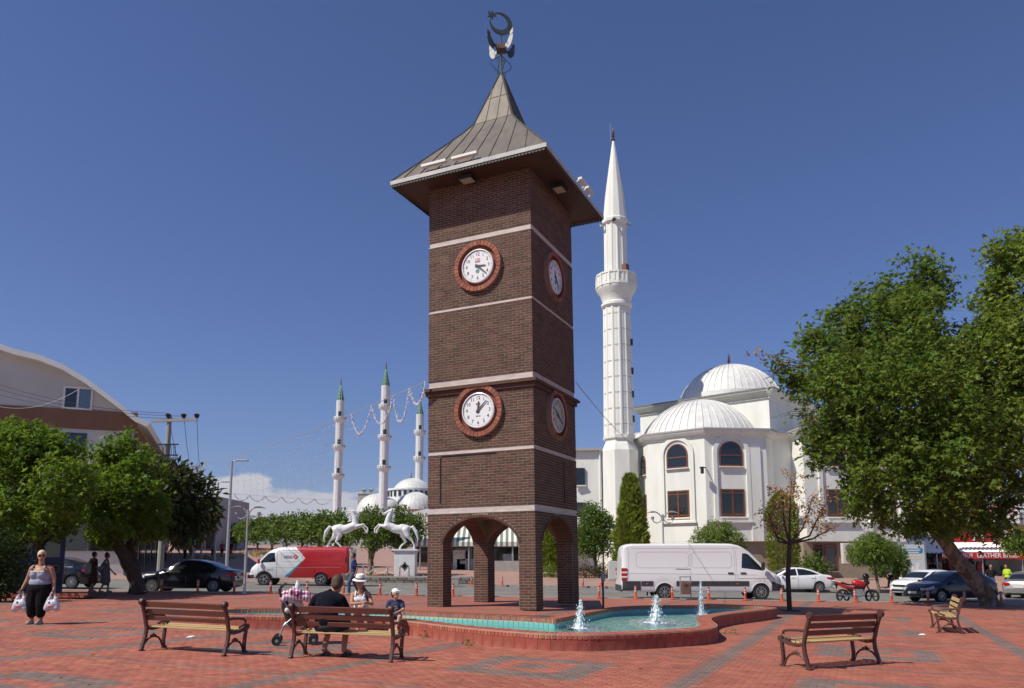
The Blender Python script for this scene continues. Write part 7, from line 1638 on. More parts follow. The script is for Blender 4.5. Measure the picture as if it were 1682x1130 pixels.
# litter on the paving
for i, (px, py) in enumerate(((1514, 1043), (312, 1047))):
    p = at(px, py); b = MB(); b.add([(-.07, -.05, .004), (.06, -.06, .01), (.08, .05, .03), (-.05, .06, .005), (0, 0, .035)], [(0, 1, 4), (1, 2, 4), (2, 3, 4), (3, 0, 4)]); o = b.build('paper_scrap', M['white'], None); o.location = p; tag(o, ['crumpled white paper scrap by the side-on bench', 'small paper scrap between left bench and pool'][i], 'litter')
# ================================================================ people and horses: bodies as one grown skin
M['skin'] = mat('tanned skin', (.42, .215, .13), .55, col2=(.38, .19, .11), scale=8); M['skin_fair'] = mat('fair skin', (.52, .30, .20), .55)
M['hair_dark'] = mat('dark brown hair', (.035, .022, .014), .6, bump=.4, bscale=60); M['hair_blond'] = mat('short blond hair', (.62, .52, .34), .6, bump=.4, bscale=60); M['hair_brown'] = mat('brown hair', (.10, .05, .025), .55, bump=.4, bscale=60)
def cloth(n_, c, **k): return mat(n_, c, .95, spec=.12, col2=tuple(x*.8 for x in c), scale=12, bump=.25, bscale=18, **k)
def V3(*a): return Vector(a)
def hand(segs, w, d, side, k=1.0, curl=.5):                          # palm and five fingers from wrist w along d; side = thumb side
    d = Vector(d).normalized(); s_ = Vector(side); s_ = (s_-d*s_.dot(d)).normalized(); nrm_ = d.cross(s_); palm = w+d*.075*k
    segs.append((w, palm, .024*k, .030*k)); segs.append((w+s_*.014*k, palm+s_*.018*k, .018*k, .018*k)); segs.append((w-s_*.014*k, palm-s_*.018*k, .018*k, .018*k))
    for i, L in enumerate((.070, .078, .072, .056)):
        o = palm+s_*(.027-.018*i)*k; m_ = o+(d*(1-curl*.4)+nrm_*curl*.5).normalized()*L*.5*k; e = m_+(d*(1-curl)+nrm_*curl).normalized()*L*.5*k; segs += [(o, m_, .0095*k, .0088*k), (m_, e, .0088*k, .0075*k)]
    o = w+d*.03*k+s_*.022*k; m_ = o+(s_*.7+d*.6).normalized()*.035*k; segs += [(o, m_, .012*k, .0105*k), (m_, m_+(d*.9+s_*.2+nrm_*.3).normalized()*.03*k, .0105*k, .009*k)]
def head(segs, balls, c, face, k=1.0, upv=(0, 0, 1)):                # skull, jaw, nose, ears; face = looking direction
    f = Vector(face).normalized(); u = Vector(upv); u = (u-f*u.dot(f)).normalized(); s_ = f.cross(u); mm = Matrix((s_, f, u)).transposed()
    balls += [(c+u*.02*k, (.078*k, .096*k, .105*k), mm), (c+f*.022*k-u*.055*k, (.058*k, .068*k, .062*k), mm)]
    segs += [(c+f*.088*k+u*.012*k, c+f*.108*k-u*.022*k, .010*k, .014*k), (c+f*.082*k-u*.058*k-s_*.018*k, c+f*.082*k-u*.058*k+s_*.018*k, .012*k, .012*k)]
    for q in (-1, 1): balls.append((c+s_*q*.080*k-f*.005*k, (.012*k, .022*k, .032*k), mm)); segs.append((c+s_*q*.015*k+f*.084*k+u*.035*k, c+s_*q*.045*k+f*.076*k+u*.035*k, .010*k, .009*k))
    return f, u, s_, mm
def eyes(parent, c, f, u, s_, k=1.0):
    for q in (-1, 1): b = MB(); b.lathe_s(c+s_*q*.032*k+f*.090*k+u*.012*k, .011*k, 8, 6, 0, (1, 1, .8), None); b.build('eye', M['clock_ink'], parent)
def hair(parent, c, f, u, mm, k, m, back=.02, extra=(), vox=.012):
    return grow('hair', list(extra), m, parent, vox, [(c+u*.035*k-f*back*k, (.088*k, .100*k, .104*k), mm), (c-f*.045*k+u*.0*k, (.080*k, .070*k, .10*k), mm)], 3)
# ---- woman walking with two carrier bags (faces the camera, local -y)
def woman_bags():
    p = at(60, 1025); t = thing('person', 'woman with short blond hair and sunglasses carrying two white carrier bags', 'person', p)
    S_, Bl = [], []; hc = V3(.0, -.02, 1.51); f, u, s_, mm = head(S_, Bl, hc, (.55, -.85, -.03), 1.0)
    S_ += [(V3(0, .01, 1.25), V3(0, -.01, 1.44), .068, .058), (V3(-.17, .02, 1.245), V3(.17, .02, 1.245), .072, .072)]
    for q in (-1, 1):
        hip, kn, an = V3(.11*q, 0, .76), V3(.115*q-.02, -.03, .42), V3(.10*q-.03, .02, .09)
        S_ += [(hip, kn, .125, .075), (kn, an, .068, .042), (an, an+V3(.02, -.15, -.045), .042, .036)]
    e1, w1 = V3(-.30, .03, 1.00), V3(-.36, -.04, .79); e2, w2 = V3(.285, .03, 1.0), V3(.35, -.04, .78)
    for q, e, w in ((-1, e1, w1), (1, e2, w2)): S_ += [(V3(.21*q, .02, 1.225), e, .066, .050), (e, w, .048, .031)]; hand(S_, w, (w-e), (0, -1, 0), 1.0, .8)
    Bl += [(V3(0, 0, 1.10), (.215, .145, .19), None), (V3(0, .0, .90), (.225, .165, .16), None), (V3(0, .01, .78), (.24, .17, .15), None), (V3(-.08, -.10, 1.10), (.09, .08, .085), None), (V3(.08, -.10, 1.10), (.09, .08, .085), None)]
    grow('body', S_, M['skin'], t, .0085, Bl)
    grow('tank_top', [], cloth('grey blue tank top', (.36, .40, .50)), t, .012, [(V3(0, 0, 1.06), (.228, .157, .165), None), (V3(0, .0, .92), (.238, .178, .15), None), (V3(-.085, -.10, 1.09), (.10, .09, .095), None), (V3(.085, -.10, 1.09), (.10, .09, .095), None)])
    b = MB()
    for k in range(8): x = -.14+.04*k; b.lathe_s(V3(x, -.185+abs(x)*.25, 1.165), .022, 6, 4, 0, (1.2, .6, .7), None)
    tag(b.build('ruffle', M['white'], t), kind='stuff')
    for q in (-1, 1): b = MB(); b.tube([(q*.125, -.125, 1.17), (q*.14, -.07, 1.27), (q*.135, .03, 1.325), (q*.12, .10, 1.26), (q*.10, .14, 1.15)], .014, 6); b.build('strap', M['black'], t)
    tr = []
    for q in (-1, 1): tr += [(V3(.105*q, 0, .78), V3(.105*q-.02, -.03, .42), .165, .118), (V3(.115*q-.02, -.03, .42), V3(.10*q-.03, .0, .23), .112, .100)]
    grow('trousers', tr, cloth('black capri trousers', (.012, .012, .014)), t, .013, [(V3(0, .01, .80), (.268, .20, .17), None)])
    for q in (-1, 1): grow('shoe', [(V3(.10*q-.03, .04, .035), V3(.10*q-.01, -.15, .03), .050, .044)], M['dim_grey'], t, .01)
    hair(t, hc, f, u, mm, 1.02, M['hair_blond'], .018); eyes(t, hc, f, u, s_)
    b = MB()
    for q in (-1, 1): b.lathe_s(hc+s_*q*.036+f*.094+u*.012, 1, 10, 6, 0, (.034, .012, .026), mm)
    b.bar(hc-s_*.085+u*.015, hc-s_*.06+f*.09+u*.015, .008); b.bar(hc+s_*.085+u*.015, hc+s_*.06+f*.09+u*.015, .008); b.build('sunglasses', M['dark_glass'], t)
    def bag(w, lab, tilt, w_, h_):
        o = p+w+V3(0, -.02, -.09); g = thing('carrier_bag', lab, 'carrier bag', o); bm_ = mat('white plastic bag', (.72, .70, .74), .35, col2=(.60, .58, .66), scale=10, bump=.5, bscale=14, trans=.15)
        grow('bag', [(V3(-.03, 0, .02), V3(-.07, 0, -.13), .014, .04), (V3(.03, 0, .02), V3(.07, 0, -.13), .014, .04), (V3(-.07, 0, -.13), V3(-.10, 0, -h_), .05, .085), (V3(.07, 0, -.13), V3(.10, 0, -h_), .05, .085)], bm_, g, .012, [(V3(0, 0, -h_*.8), (w_, .11, h_*.36), None)], 3)
        b = MB(); b.lathe_s(V3(0, -.075, -h_*.88), 1, 10, 6, 0, (w_*.42, .045, .030), None); b.build('red_print', M['flag_red'], g, smooth=True); b = MB(); b.lathe_s(V3(-.02, -.075, -h_*.62), 1, 8, 6, 0, (w_*.18, .045, .025), None); b.build('blue_print', M['logo_blue'], g, smooth=True)
    bag(w1, 'bulging white carrier bag in the woman’s hand on the side of the dark bush', 0, .17, .34); bag(w2, 'white carrier bag in the woman’s hand nearer the bench', 0, .15, .33)
woman_bags()
# ---- man on the bench, back to us
def bench_man():
    bl = Vector(b1.location); ang = b1.rotation_euler.z; t = thing('person', 'man in a black T-shirt seen from behind, sitting on the front bench', 'person', bl+Matrix.Rotation(ang, 3, 'Z')@V3(-.32, .0, 0), ang)
    S_, Bl = [], []; hc = V3(.10, .32, 1.15); f, u, s_, mm = head(S_, Bl, hc, (-.12, .86, -.48), 1.14)
    S_ += [(V3(.02, .24, .96), V3(.08, .30, 1.10), .070, .060), (V3(0, .22, .975), V3(.19, .22, .93), .082, .070), (V3(0, .22, .975), V3(-.19, .22, .93), .082, .070)]
    for q in (-1, 1):
        hip, kn, an = V3(.10*q, .20, .49), V3(.15*q, .62, .50), V3(.17*q+.02, .44, .10)
        S_ += [(hip, kn, .105, .068), (kn, an, .062, .042), (an, an+V3(.03*q, .17, -.05), .042, .034)]
    eL, wL = V3(-.36, .30, .70), V3(-.25, .52, .60); eR, wR = V3(.31, .30, .68), V3(.20, .52, .60)
    for q, e, w in ((-1, eL, wL), (1, eR, wR)): S_ += [(V3(.215*q, .22, .92), e, .062, .048), (e, w, .046, .030)]; hand(S_, w, (w-e), (-q, .2, .4), 1.0, .6)
    Bl += [(V3(0, .20, .80), (.185, .125, .22), None), (V3(0, .19, .58), (.175, .14, .15), None)]
    grow('body', S_, M['skin'], t, .009, Bl)
    sh = []
    for q, e in ((-1, eL), (1, eR)): sh.append((V3(.215*q, .22, .92), V3(.215*q, .22, .92).lerp(e, .62), .078, .076))
    sh += [(V3(0, .22, .975), V3(.19, .22, .93), .094, .082), (V3(0, .22, .975), V3(-.19, .22, .93), .094, .082), (V3(0, .235, .985), V3(.02, .25, 1.02), .085, .07)]
    grow('t_shirt', sh, cloth('black T-shirt', (.010, .011, .019)), t, .012, [(V3(0, .20, .82), (.218, .145, .23), None), (V3(0, .19, .60), (.205, .158, .17), None)])
    so = []
    for q in (-1, 1): so.append((V3(.10*q, .20, .50), V3(.15*q, .58, .50), .122, .095))
    grow('shorts', so, cloth('dark shorts', (.05, .055, .07)), t, .012, [(V3(0, .20, .50), (.20, .15, .10), None)])
    for q in (-1, 1): grow('flip_flop', [(V3(.17*q+.02, .40, .015), V3(.19*q+.03, .62, .015), .042, .046)], M['black'], t, .01)
    hair(t, hc, f, u, mm, 1.14, mat('short brown hair', (.075, .042, .024), .7, bump=.5, bscale=70), .028); eyes(t, hc, f, u, s_)
bench_man()
# ---- woman with the white hat on the pool rim (faces the camera)
def hat_woman():
    q_ = at(592, 1014, RZ); O = Vector((q_.x, q_.y+.02, q_.z)); t = thing('person', 'woman in a white tank top and white hat sitting cross-legged on the pool rim', 'person', O)
    S_, Bl = [], []; hc = V3(-.02, -.08, .73); f, u, s_, mm = head(S_, Bl, hc, (.28, -.93, -.20), 1.0)
    S_ += [(V3(-.01, .0, .50), V3(-.02, -.05, .68), .056, .05), (V3(-.15, .0, .49), V3(.13, .0, .50), .058, .058)]
    kA, kB = V3(.13, -.46, .24), V3(-.03, -.42, .12); S_ += [(V3(-.09, .02, .08), kA, .098, .064), (kA, V3(.24, -.58, -.10), .058, .040), (V3(.24, -.58, -.10), V3(.28, -.70, -.16), .036, .030), (V3(.09, .02, .08), kB, .098, .064), (kB, V3(.02, -.36, -.22), .056, .038), (V3(.02, -.36, -.22), V3(.03, -.50, -.27), .036, .030)]
    eL, wL = V3(-.16, -.20, .30), V3(.11, -.40, .33); eR, wR = V3(.26, -.12, .29), V3(.22, -.40, .33)
    for sh, e, w, s2 in ((V3(-.19, .0, .48), eL, wL, (0, 0, 1)), (V3(.17, .0, .49), eR, wR, (-.3, 0, 1))): S_ += [(sh, e, .048, .040), (e, w, .038, .026)]; hand(S_, w, (w-e), s2, .92, .55)
    Bl += [(V3(0, .02, .38), (.145, .105, .17), None), (V3(0, .03, .16), (.155, .13, .14), None), (V3(-.07, -.06, .38), (.075, .07, .07), None), (V3(.05, -.06, .38), (.075, .07, .07), None)]
    grow('body', S_, M['skin'], t, .0085, Bl)
    grow('tank_top', [], cloth('white tank top', (.76, .76, .78)), t, .011, [(V3(-.01, .015, .36), (.160, .122, .15), None), (V3(-.01, -.04, .385), (.115, .10, .085), None), (V3(0, .03, .20), (.168, .142, .16), None), (V3(-.075, -.06, .375), (.085, .08, .08), None), (V3(.05, -.06, .375), (.085, .08, .08), None)])
    for q in (-.11, .08): b = MB(); b.tube([(q, -.10, .45), (q, -.055, .53), (q*1.1, .02, .555), (q, .08, .50), (q, .11, .42)], .018, 6); b.build('strap', M['white'], t, smooth=True)
    grow('shorts', [(V3(-.09, .02, .09), V3(-.03, -.12, .13), .112, .10), (V3(.09, .02, .09), V3(.06, -.12, .11), .112, .10)], cloth('white shorts', (.70, .70, .74)), t, .012, [(V3(0, .03, .11), (.168, .14, .10), None)])
    hair(t, hc, f, u, mm, 1.0, M['hair_brown'], .03, [(hc-f*.05-u*.02, V3(.10, .04, .52), .055, .05), (V3(.10, .04, .52), V3(.15, -.02, .36), .05, .03), (hc-f*.06, V3(.02, .09, .42), .06, .045)]); eyes(t, hc, f, u, s_)
    hm = Matrix((s_, f, u)).transposed(); hc2 = hc+u*.085
    b = MB(); b.lathe([(.165, -.012), (.150, .0), (.102, .012), (.100, .03), (.094, .10), (.075, .118), (.03, .108), (0, .106)], 22, c=hc2, M=hm); h_ = b.build('hat', mat('white straw hat', (.78, .78, .76), .8), t, smooth=50)
    b = MB(); b.lathe([(.1035, .012), (.1015, .04)], 22, c=hc2, M=hm, cap=False); b.build('hat_band', M['black'], h_)
    b = MB(); b.tube([wL+V3(0, 0, 0)+V3(.026*math.cos(a), .0, .026*math.sin(a)) for a in np.linspace(0, 6, 10)], .006, 5); b.build('bracelet', M['flag_gold'], t)
    b = MB(); b.tube([(-.06, -.055, .52), (-.04, -.105, .46), (-.02, -.118, .44), (.01, -.105, .46), (.03, -.055, .52)], .004, 5); b.build('necklace', M['soffit'], t)
    for an in (V3(.24, -.58, -.13), V3(.02, -.36, -.26)): grow('sandal', [(an+V3(0, .02, -.03), an+V3(.04, -.15, -.055), .036, .034)], M['soffit'], t, .01)
hat_woman()
# ---- boy on the pool rim
def boy():
    q_ = at(649, 1018, RZ); O = Vector((q_.x, q_.y, q_.z)); t = thing('person', 'small boy in a navy T-shirt and white cap sitting on the pool rim', 'person', O)
    S_, Bl = [], []; hc = V3(.0, -.04, .53); f, u, s_, mm = head(S_, Bl, hc, (.80, -.60, .0), .86)
    S_ += [(V3(0, .0, .38), V3(0, -.02, .50), .042, .038), (V3(-.11, .0, .365), V3(.11, .0, .365), .046, .046)]
    kA, kB = V3(-.10, -.26, .08), V3(.13, -.25, .08); S_ += [(V3(-.06, 0, .06), kA, .068, .046), (kA, V3(-.06, -.27, -.17), .042, .030), (V3(-.06, -.27, -.17), V3(-.05, -.36, -.21), .028, .024), (V3(.06, 0, .06), kB, .068, .046), (kB, V3(.07, -.30, -.16), .042, .030), (V3(.07, -.30, -.16), V3(.10, -.39, -.20), .028, .024)]
    eL, wL = V3(-.17, -.05, .21), V3(-.04, -.20, .15); eR, wR = V3(.18, -.06, .22), V3(.03, -.20, .15)
    for q, e, w in ((-1, eL, wL), (1, eR, wR)): S_ += [(V3(.14*q, 0, .35), e, .036, .031), (e, w, .029, .021)]; hand(S_, w, (w-e), (0, 0, 1), .68, .6)
    Bl += [(V3(0, .01, .28), (.105, .078, .12), None), (V3(0, .02, .10), (.112, .095, .10), None)]
    grow('body', S_, M['skin_fair'], t, .008, Bl)
    grow('t_shirt', [(V3(-.14, 0, .35), V3(-.14, 0, .35).lerp(eL, .6), .050, .048), (V3(.14, 0, .35), V3(.14, 0, .35).lerp(eR, .6), .050, .048), (V3(-.10, 0, .37), V3(.10, 0, .37), .055, .055)], cloth('navy T-shirt', (.055, .065, .12)), t, .010, [(V3(0, .01, .27), (.126, .096, .14), None), (V3(0, .015, .16), (.128, .105, .09), None)])
    b = MB(); b.box((.0, -.094, .28), (.10, .006, .012), rz=0); b.box((.01, -.098, .245), (.12, .006, .012)); b.box((-.01, -.1, .21), (.09, .006, .012)); tag(b.build('print', M['dim_grey'], t), kind='stuff')
    grow('shorts', [(V3(-.06, 0, .07), V3(-.09, -.19, .085), .082, .068), (V3(.06, 0, .07), V3(.115, -.19, .085), .082, .068)], cloth('dark denim shorts', (.045, .055, .085)), t, .010, [(V3(0, .01, .08), (.13, .105, .085), None)])
    for an in (V3(-.06, -.27, -.19), V3(.07, -.30, -.18)): grow('shoe', [(an+V3(0, .02, -.02), an+V3(.02, -.10, -.035), .034, .032)], M['clock_ink'], t, .009)
    eyes(t, hc, f, u, s_, .86); hair(t, hc, f, u, mm, .85, M['hair_dark'], .03)
    hm = Matrix((s_, f, u)).transposed(); b = MB(); b.lathe_s(hc+u*.055, 1, 16, 10, 0, (.078, .092, .070), hm); cp = b.build('cap', mat('white cap', (.80, .80, .79), .8), t, smooth=True)
    b = MB(); b.prism([(-.065, .06), (.065, .06), (.062, .12), (.035, .165), (-.035, .165), (-.062, .12)], .0, .012, M=hm, c=hc+u*.065); b.build('brim', M['white'], cp, bevel=.004)
boy()
# ---- generic upright figures
def walker(px, feet, d, label, shirt, legs, face, H=1.72, stride=.18, hairm='hair_dark', skirt=False, vox=.02, long_legs=True, lean=0, armout=0, group=None, base=None, barelegs=False):
    p = base if base is not None else atd(px, d); t = thing('person', label, 'person', p, math.atan2(face[1], face[0])-R(-90)-PI, group); k = H/1.72
    t.rotation_euler = (0, 0, math.atan2(face[1], face[0])+R(90))       # local -y looks along face
    S_, Bl = [], []; hc = V3(0, -.03-lean, 1.58)*k; f, u, s_, mm = head(S_, Bl, hc, (0, -1, -.05), k)
    S_ += [(V3(0, 0, 1.36)*k, V3(0, -.02, 1.52)*k, .058*k, .052*k), (V3(-.15, 0, 1.36)*k, V3(.15, 0, 1.36)*k, .062*k, .062*k)]
    L = []
    for q in (-1, 1):
        hip = V3(.085*q, 0, .88)*k; kn = V3(.09*q, -.04-stride*.45*q-(.04), .48)*k; an = V3(.085*q, -stride*q*.9+.03, .09)*k; S_ += [(hip, kn, .085*k, .058*k), (kn, an, .054*k, .038*k), (an, an+V3(0, -.14, -.05)*k, .038*k, .032*k)]; L += [(hip, kn, .105*k, .080*k), (kn, an.lerp(kn, .12), .078*k, .065*k)]
    A = []
    for q in (-1, 1):
        sh = V3(.20*q, 0, 1.34)*k; e = V3((.25+armout*.12)*q, .05+stride*.5*q, 1.06)*k; w = V3((.25+armout*.2)*q, -.08+stride*.8*q, .84)*k; S_ += [(sh, e, .046*k, .038*k), (e, w, .036*k, .026*k)]; hand(S_, w, w-e, (0, -1, 0), k, .5); A.append((sh, sh.lerp(e, .7), .062*k, .056*k))
    Bl += [(V3(0, 0, 1.20)*k, (.165*k, .105*k, .20*k), None), (V3(0, 0, .95)*k, (.16*k, .115*k, .14*k), None)]
    grow('body', S_, M['skin'], t, vox*.8, Bl)
    grow('dress' if skirt else 'shirt', A+[(V3(-.14, 0, 1.36)*k, V3(.14, 0, 1.36)*k, .076*k, .076*k)]+([(V3(0, 0, .95)*k, V3(0, -.02, .50)*k, .17*k, .20*k)] if skirt else []), shirt, t, vox, [(V3(0, 0, 1.18)*k, (.188*k, .128*k, .22*k), None), (V3(0, 0, .97)*k, (.178*k, .132*k, .13*k), None)])
    if not skirt: grow('trousers', L if not barelegs else [(a, b_, r0, r1) for i, (a, b_, r0, r1) in enumerate(L) if i % 2 == 0], legs, t, vox, [(V3(0, 0, .88)*k, (.168*k, .128*k, .10*k), None)])
    for q in (-1, 1): grow('shoe', [(V3(.085*q, -stride*q*.9+.05, .035)*k, V3(.085*q, -stride*q*.9-.13, .03)*k, .045*k, .040*k)], M['dim_grey'], t, vox)
    hair(t, hc, f, u, mm, k, M[hairm], .025, vox=vox); eyes(t, hc, f, u, s_, k); return t
blu = cloth('blue shirt', (.03, .05, .14)); jean = cloth('blue jeans', (.08, .13, .22)); drk = cloth('dark cloth', (.025, .02, .022)); tur = cloth('turquoise shirt', (.05, .30, .42)); wht = cloth('white shirt', (.68, .68, .68)); red = cloth('red shirt', (.42, .06, .08)); lime = cloth('lime shirt', (.52, .75, .05)); pat = cloth('dark patterned dress', (.13, .07, .05)); gry = cloth('grey dress', (.24, .22, .24)); pnk = cloth('pink top', (.5, .2, .3))
walker(582, 0, 32.9, 'man in a blue shirt and jeans walking behind the red van', blu, jean, (-1, -.1), 1.78, .22, vox=.013, lean=.03)
walker(154, 0, 31.9, 'woman in a dark patterned dress with a pale shoulder bag under the left trees', pat, drk, (.5, .85), 1.66, .12, skirt=True, vox=.015); 
bg_ = thing('shoulder_bag', 'pale shoulder bag of the woman in the dark dress', 'bag', atd(146, 31.7)+V3(0, 0, .98)); grow('bag', [(V3(0, 0, -.12), V3(0, 0, .12), .13, .11)], M['cream'], bg_, .015); b = MB(); b.tube([(-.05, 0, .2), (.12, .05, .38), (.28, .1, .2)], .014, 5); b.build('strap', M['cream'], bg_)
walker(175, 0, 31.7, 'woman in a short grey dress walking beside the dark-dressed woman', gry, drk, (.75, .65), 1.62, .2, skirt=True, vox=.015, armout=.6)
ppl = [(206, 50, 'man in a white shirt half hidden by the slanting tree trunk', wht, jean, (0, 1), 1.72), (270, 68, 'woman in a pink top on the street by the power pole', pnk, drk, (.3, -1), 1.68), (281, 68.5, 'small child beside the woman in pink by the power pole', pnk, pnk, (.3, -1), 1.0), (303, 74, 'man in a turquoise shirt standing up the street', tur, drk, (0, 1), 1.75), (316, 66, 'man in a pale shirt and blue trousers up the street', cloth('pale blue shirt', (.35, .40, .5)), jean, (.2, 1), 1.75), (349, 78, 'grey-clad walker between the tall street lamps', cloth('grey shirt', (.25, .25, .27)), drk, (0, -1), 1.7), (364, 80, 'woman in red walking just left of the nearest tall lamp', red, drk, (.2, -1), 1.68), (378, 78, 'man in black shirt and red shorts beside the row of round trees', drk, red, (0, 1), 1.75),
 (1652, 47, 'person in a lime yellow shirt behind the silver car', lime, drk, (-1, -.2), 1.72), (1626, 46.5, 'woman in a dark top with bare arms behind the dark blue car', drk, jean, (-.3, -1), 1.70), (1460, 48.5, 'dark haired person behind the white car near the advertising panel', wht, drk, (0, -1), 1.70)]
for px, d, lab, sh_, lg_, fc, H_ in ppl: walker(px, 0, d, lab, sh_, lg_, fc, H_, .15, vox=.024, armout=.5 if 'bare arms' in lab else 0, barelegs='shorts' in lab)
# ---- stroller beside the bench
def stroller():
    p = at(484, 1058); t = thing('stroller', 'folding stroller with a pink plaid blanket over it, left of the bench', 'stroller', p, R(14)); blk = M['black']; al = M['steel']
    # handle towards us on the left, seat facing away/right
    for sy in (-.20, .20):
        b = MB(); b.tube([(-.30, sy, .05), (-.20, sy, .35), (.02, sy, .55), (.18, sy, .62)], .013, 7); b.build('rear_tube', al, t)
        b = MB(); b.tube([(.34, sy, .06), (.16, sy, .32), (-.08, sy, .55), (-.26, sy, .88)], .013, 7); b.build('main_tube', al, t)
        b = MB(); b.tube([(-.26, sy, .86), (-.30, sy, .98), (-.26, sy, 1.06), (-.19, sy, 1.09)], .022, 8); b.build('handle', blk, t, smooth=True)
        for x in (-.31, .33):
            for dy in (-.035, .035):
                b = MB(); b.lathe([(.03, -.014), (.085, -.018), (.09, 0), (.085, .018), (.03, .014)], 16, M=RX, cap=False); w = b.build('wheel', M['rubber'], t, smooth=40); w.location = (x, sy+dy, .09)
                b = MB(); b.lathe([(.0, .012), (.05, .0121)], 12, M=RX, cap=False); b.lathe([(.0, -.012), (.05, -.0121)], 12, M=RX, cap=False); b.build('hub', M['grey_metal'], w)
    b = MB(); b.tube([(-.20, -.20, .34), (.16, .20, .32)], .010, 6); b.build('cross_bar', al, t); b = MB(); b.tube([(-.20, .20, .34), (.16, -.20, .32)], .010, 6); b.build('cross_bar', al, t)
    grow('seat', [(V3(.16, -.13, .42), V3(.16, .13, .42), .05, .05), (V3(-.02, -.13, .40), V3(-.02, .13, .40), .05, .05), (V3(-.14, -.14, .72), V3(-.14, .14, .72), .05, .05), (V3(-.04, 0, .42), V3(-.14, 0, .70), .13, .13)], blk, t, .014)
    grow('bag', [(V3(-.10, -.16, .80), V3(-.10, .16, .80), .06, .06), (V3(-.14, -.17, .62), V3(-.14, .17, .62), .06, .06), (V3(.06, -.17, .62), V3(.06, .17, .62), .06, .06), (V3(-.02, 0, .66), V3(-.04, 0, .80), .17, .14)], M['cream'], t, .014)
    pm_ = bpy.data.materials.new('pink plaid'); pm_.use_nodes = True; q = pm_.node_tree; bs = q.nodes['Principled BSDF']; bs.inputs['Roughness'].default_value = .9; tcn = q.nodes.new('ShaderNodeTexCoord')
    w1_ = q.nodes.new('ShaderNodeTexWave'); w1_.inputs['Scale'].default_value = 5.5; w1_.bands_direction = 'X'; w2_ = q.nodes.new('ShaderNodeTexWave'); w2_.inputs['Scale'].default_value = 5.5; w2_.bands_direction = 'Y'
    q.links.new(tcn.outputs['Object'], w1_.inputs[0]); q.links.new(tcn.outputs['Object'], w2_.inputs[0]); mx = q.nodes.new('ShaderNodeMath'); mx.operation = 'ADD'; q.links.new(w1_.outputs['Fac'], mx.inputs[0]); q.links.new(w2_.outputs['Fac'], mx.inputs[1])
    cr = q.nodes.new('ShaderNodeValToRGB'); cr.color_ramp.interpolation = 'CONSTANT'; e = cr.color_ramp.elements; e[0].color = (.70, .66, .68, 1); e[1].position = .48; e[1].color = (.50, .10, .22, 1); n_ = e.new(.72); n_.color = (.22, .03, .10, 1)
    dv = q.nodes.new('ShaderNodeMath'); dv.operation = 'MULTIPLY'; dv.inputs[1].default_value = .5; q.links.new(mx.outputs[0], dv.inputs[0]); q.links.new(dv.outputs[0], cr.inputs[0]); q.links.new(cr.outputs[0], bs.inputs['Base Color'])
    grow('plaid_blanket', [(V3(-.22, -.17, .82), V3(-.22, .17, .82), .07, .07), (V3(-.08, -.19, .95), V3(-.05, .19, .97), .07, .07), (V3(.02, -.19, .92), V3(.02, .19, .92), .08, .08), (V3(.20, -.18, .82), V3(.20, .18, .82), .06, .06), (V3(-.2, 0, .88), V3(.18, 0, .90), .10, .08), (V3(-.2, -.18, .86), V3(.18, -.19, .84), .06, .06), (V3(-.2, .18, .86), V3(.18, .19, .84), .06, .06)], pm_, t, .014)
    bt = thing('bottle', 'white round-topped bottle resting on the plaid blanket', 'bottle', p+V3(.02, -.02, 1.0)); grow('bottle', [(V3(0, 0, .02), V3(0, 0, .08), .05, .045)], M['white'], bt, .01); b = MB(); b.lathe([(.03, .11), (.03, .15), (0, .155)], 10); b.build('cap', M['white'], bt)
    grow('bootee', [(V3(.22, -.06, .42), V3(.30, -.06, .30), .03, .028)], M['orange'], t, .01)
stroller()
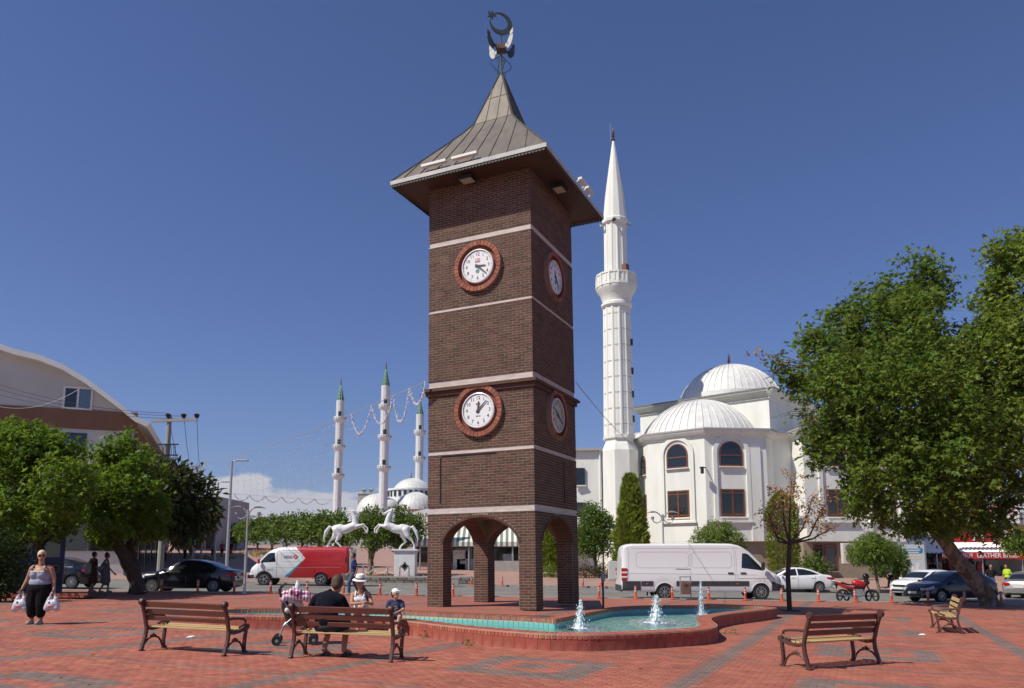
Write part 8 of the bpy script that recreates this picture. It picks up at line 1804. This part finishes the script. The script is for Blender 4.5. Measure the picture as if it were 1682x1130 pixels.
# ---- rearing horse statues
M['statue'] = mat('white painted statue', (.78, .78, .77), .5, col2=(.68, .67, .65), scale=3)
def horse(px, label, flip, d=49.5):
    p = atd(px, d); ph = Z(902, d, px)-p.z
    t = thing('horse_statue', label, 'statue', (p.x, p.y, p.z+ph), 0 if flip else PI, 'pair of rearing horses')
    def c(x, y, yy=0): return V3((1190-x)/205, yy, (655-y)/205)
    S_ = []
    for yy, hoof, fet, hock, stif in ((-.16, (1092, 648), (1105, 615), (1166, 556), (1120, 470)), (.16, (1290, 648), (1290, 600), (1262, 545), (1205, 480))):
        S_ += [(c(1170, 405, yy*.7), c(*stif, yy), .24, .17), (c(*stif, yy), c(*hock, yy), .15, .075), (c(*hock, yy), c(*fet, yy), .07, .05), (c(*fet, yy), c(*hoof, yy), .055, .075)]
    S_ += [(c(1165, 395), c(1040, 385), .27, .25), (c(1040, 385), c(930, 345), .25, .26), (c(1185, 385), c(1120, 375), .24, .25)]
    S_ += [(c(925, 335), c(935, 250), .23, .17), (c(935, 250), c(972, 165), .17, .115), (c(975, 155), c(940, 160), .115, .11), (c(945, 160), c(880, 188), .105, .062), (c(925, 178), c(885, 198), .08, .05)]
    for yy in (-.06, .06): S_.append((c(985, 135, yy), c(990, 108, yy*1.2), .03, .012))
    for yy, kn, fet, hoof in ((-.14, (812, 332), (755, 385), (762, 438)), (.15, (838, 350), (790, 415), (800, 440))): S_ += [(c(905, 360, yy), c(*kn, yy), .13, .07), (c(*kn, yy), c(*fet, yy), .06, .045), (c(*fet, yy), c(*hoof, yy), .05, .065)]
    grow('body', S_, M['statue'], t, .026, [(c(1050, 395), (.58, .27, .27), Matrix.Rotation(R(-14), 3, 'Y'))], 5)
    ml = []
    for k in range(7): f_ = k/6; a = V3(*c(1000-12*f_, 130+150*f_)); ml.append((a, a+V3(-.14-.03*math.sin(k*2.3), .05*math.cos(k*1.7), -.02-.05*f_), .065, .03))
    ml.append((c(985, 125), c(950, 135), .05, .03)); grow('mane', ml, M['statue'], t, .022)
    grow('tail', [(c(1215, 375), c(1265, 365), .07, .09), (c(1265, 365), c(1310, 430), .10, .12), (c(1310, 430), c(1335, 520), .12, .05), (c(1335, 520), c(1325, 560), .05, .02)], M['statue'], t, .024)
    pd = thing('pedestal', 'white pedestal under the '+('left' if flip else 'right')+' rearing horse'+('' if flip else ' with a dark cross-shaped emblem'), 'pedestal', p, 0, 'horse pedestals'); w = 42/FE*d*.93; cx_ = 0; b = MB()
    q = -.05 if not flip else .05
    b.box((q, 0, ph*.46), (w*.86, 1.1, ph*.92)); b.box((q, 0, .08), (w*.95, 1.2, .16)); b.build('block', M['statue'], pd, bevel=.02); b = MB(); b.box((q, 0, ph-.06), (w*1.04, 1.3, .12)); b.box((q, 0, ph-.16), (w*.95, 1.2, .10)); b.build('cornice', M['statue'], pd, bevel=.02)
    e = MB()
    for k in range(4): m3 = Matrix.Rotation(k*PI/4, 3, 'Y'); e.box((q, -.555, ph*.47), (.09, .03, .52 if k % 2 == 0 else .36), M=m3)
    e.lathe([(.09, .575), (.14, .576)], 16, M=RX, c=(q, 0, ph*.47), cap=False); tag(e.build('emblem', mat('bronze emblem', (.08, .06, .035), .5, metal=.5), pd), kind='stuff')
horse(668, 'white rearing horse statue facing left on the visible pedestal', False); horse(549, 'white rearing horse statue facing right above the red van', True)
bake()
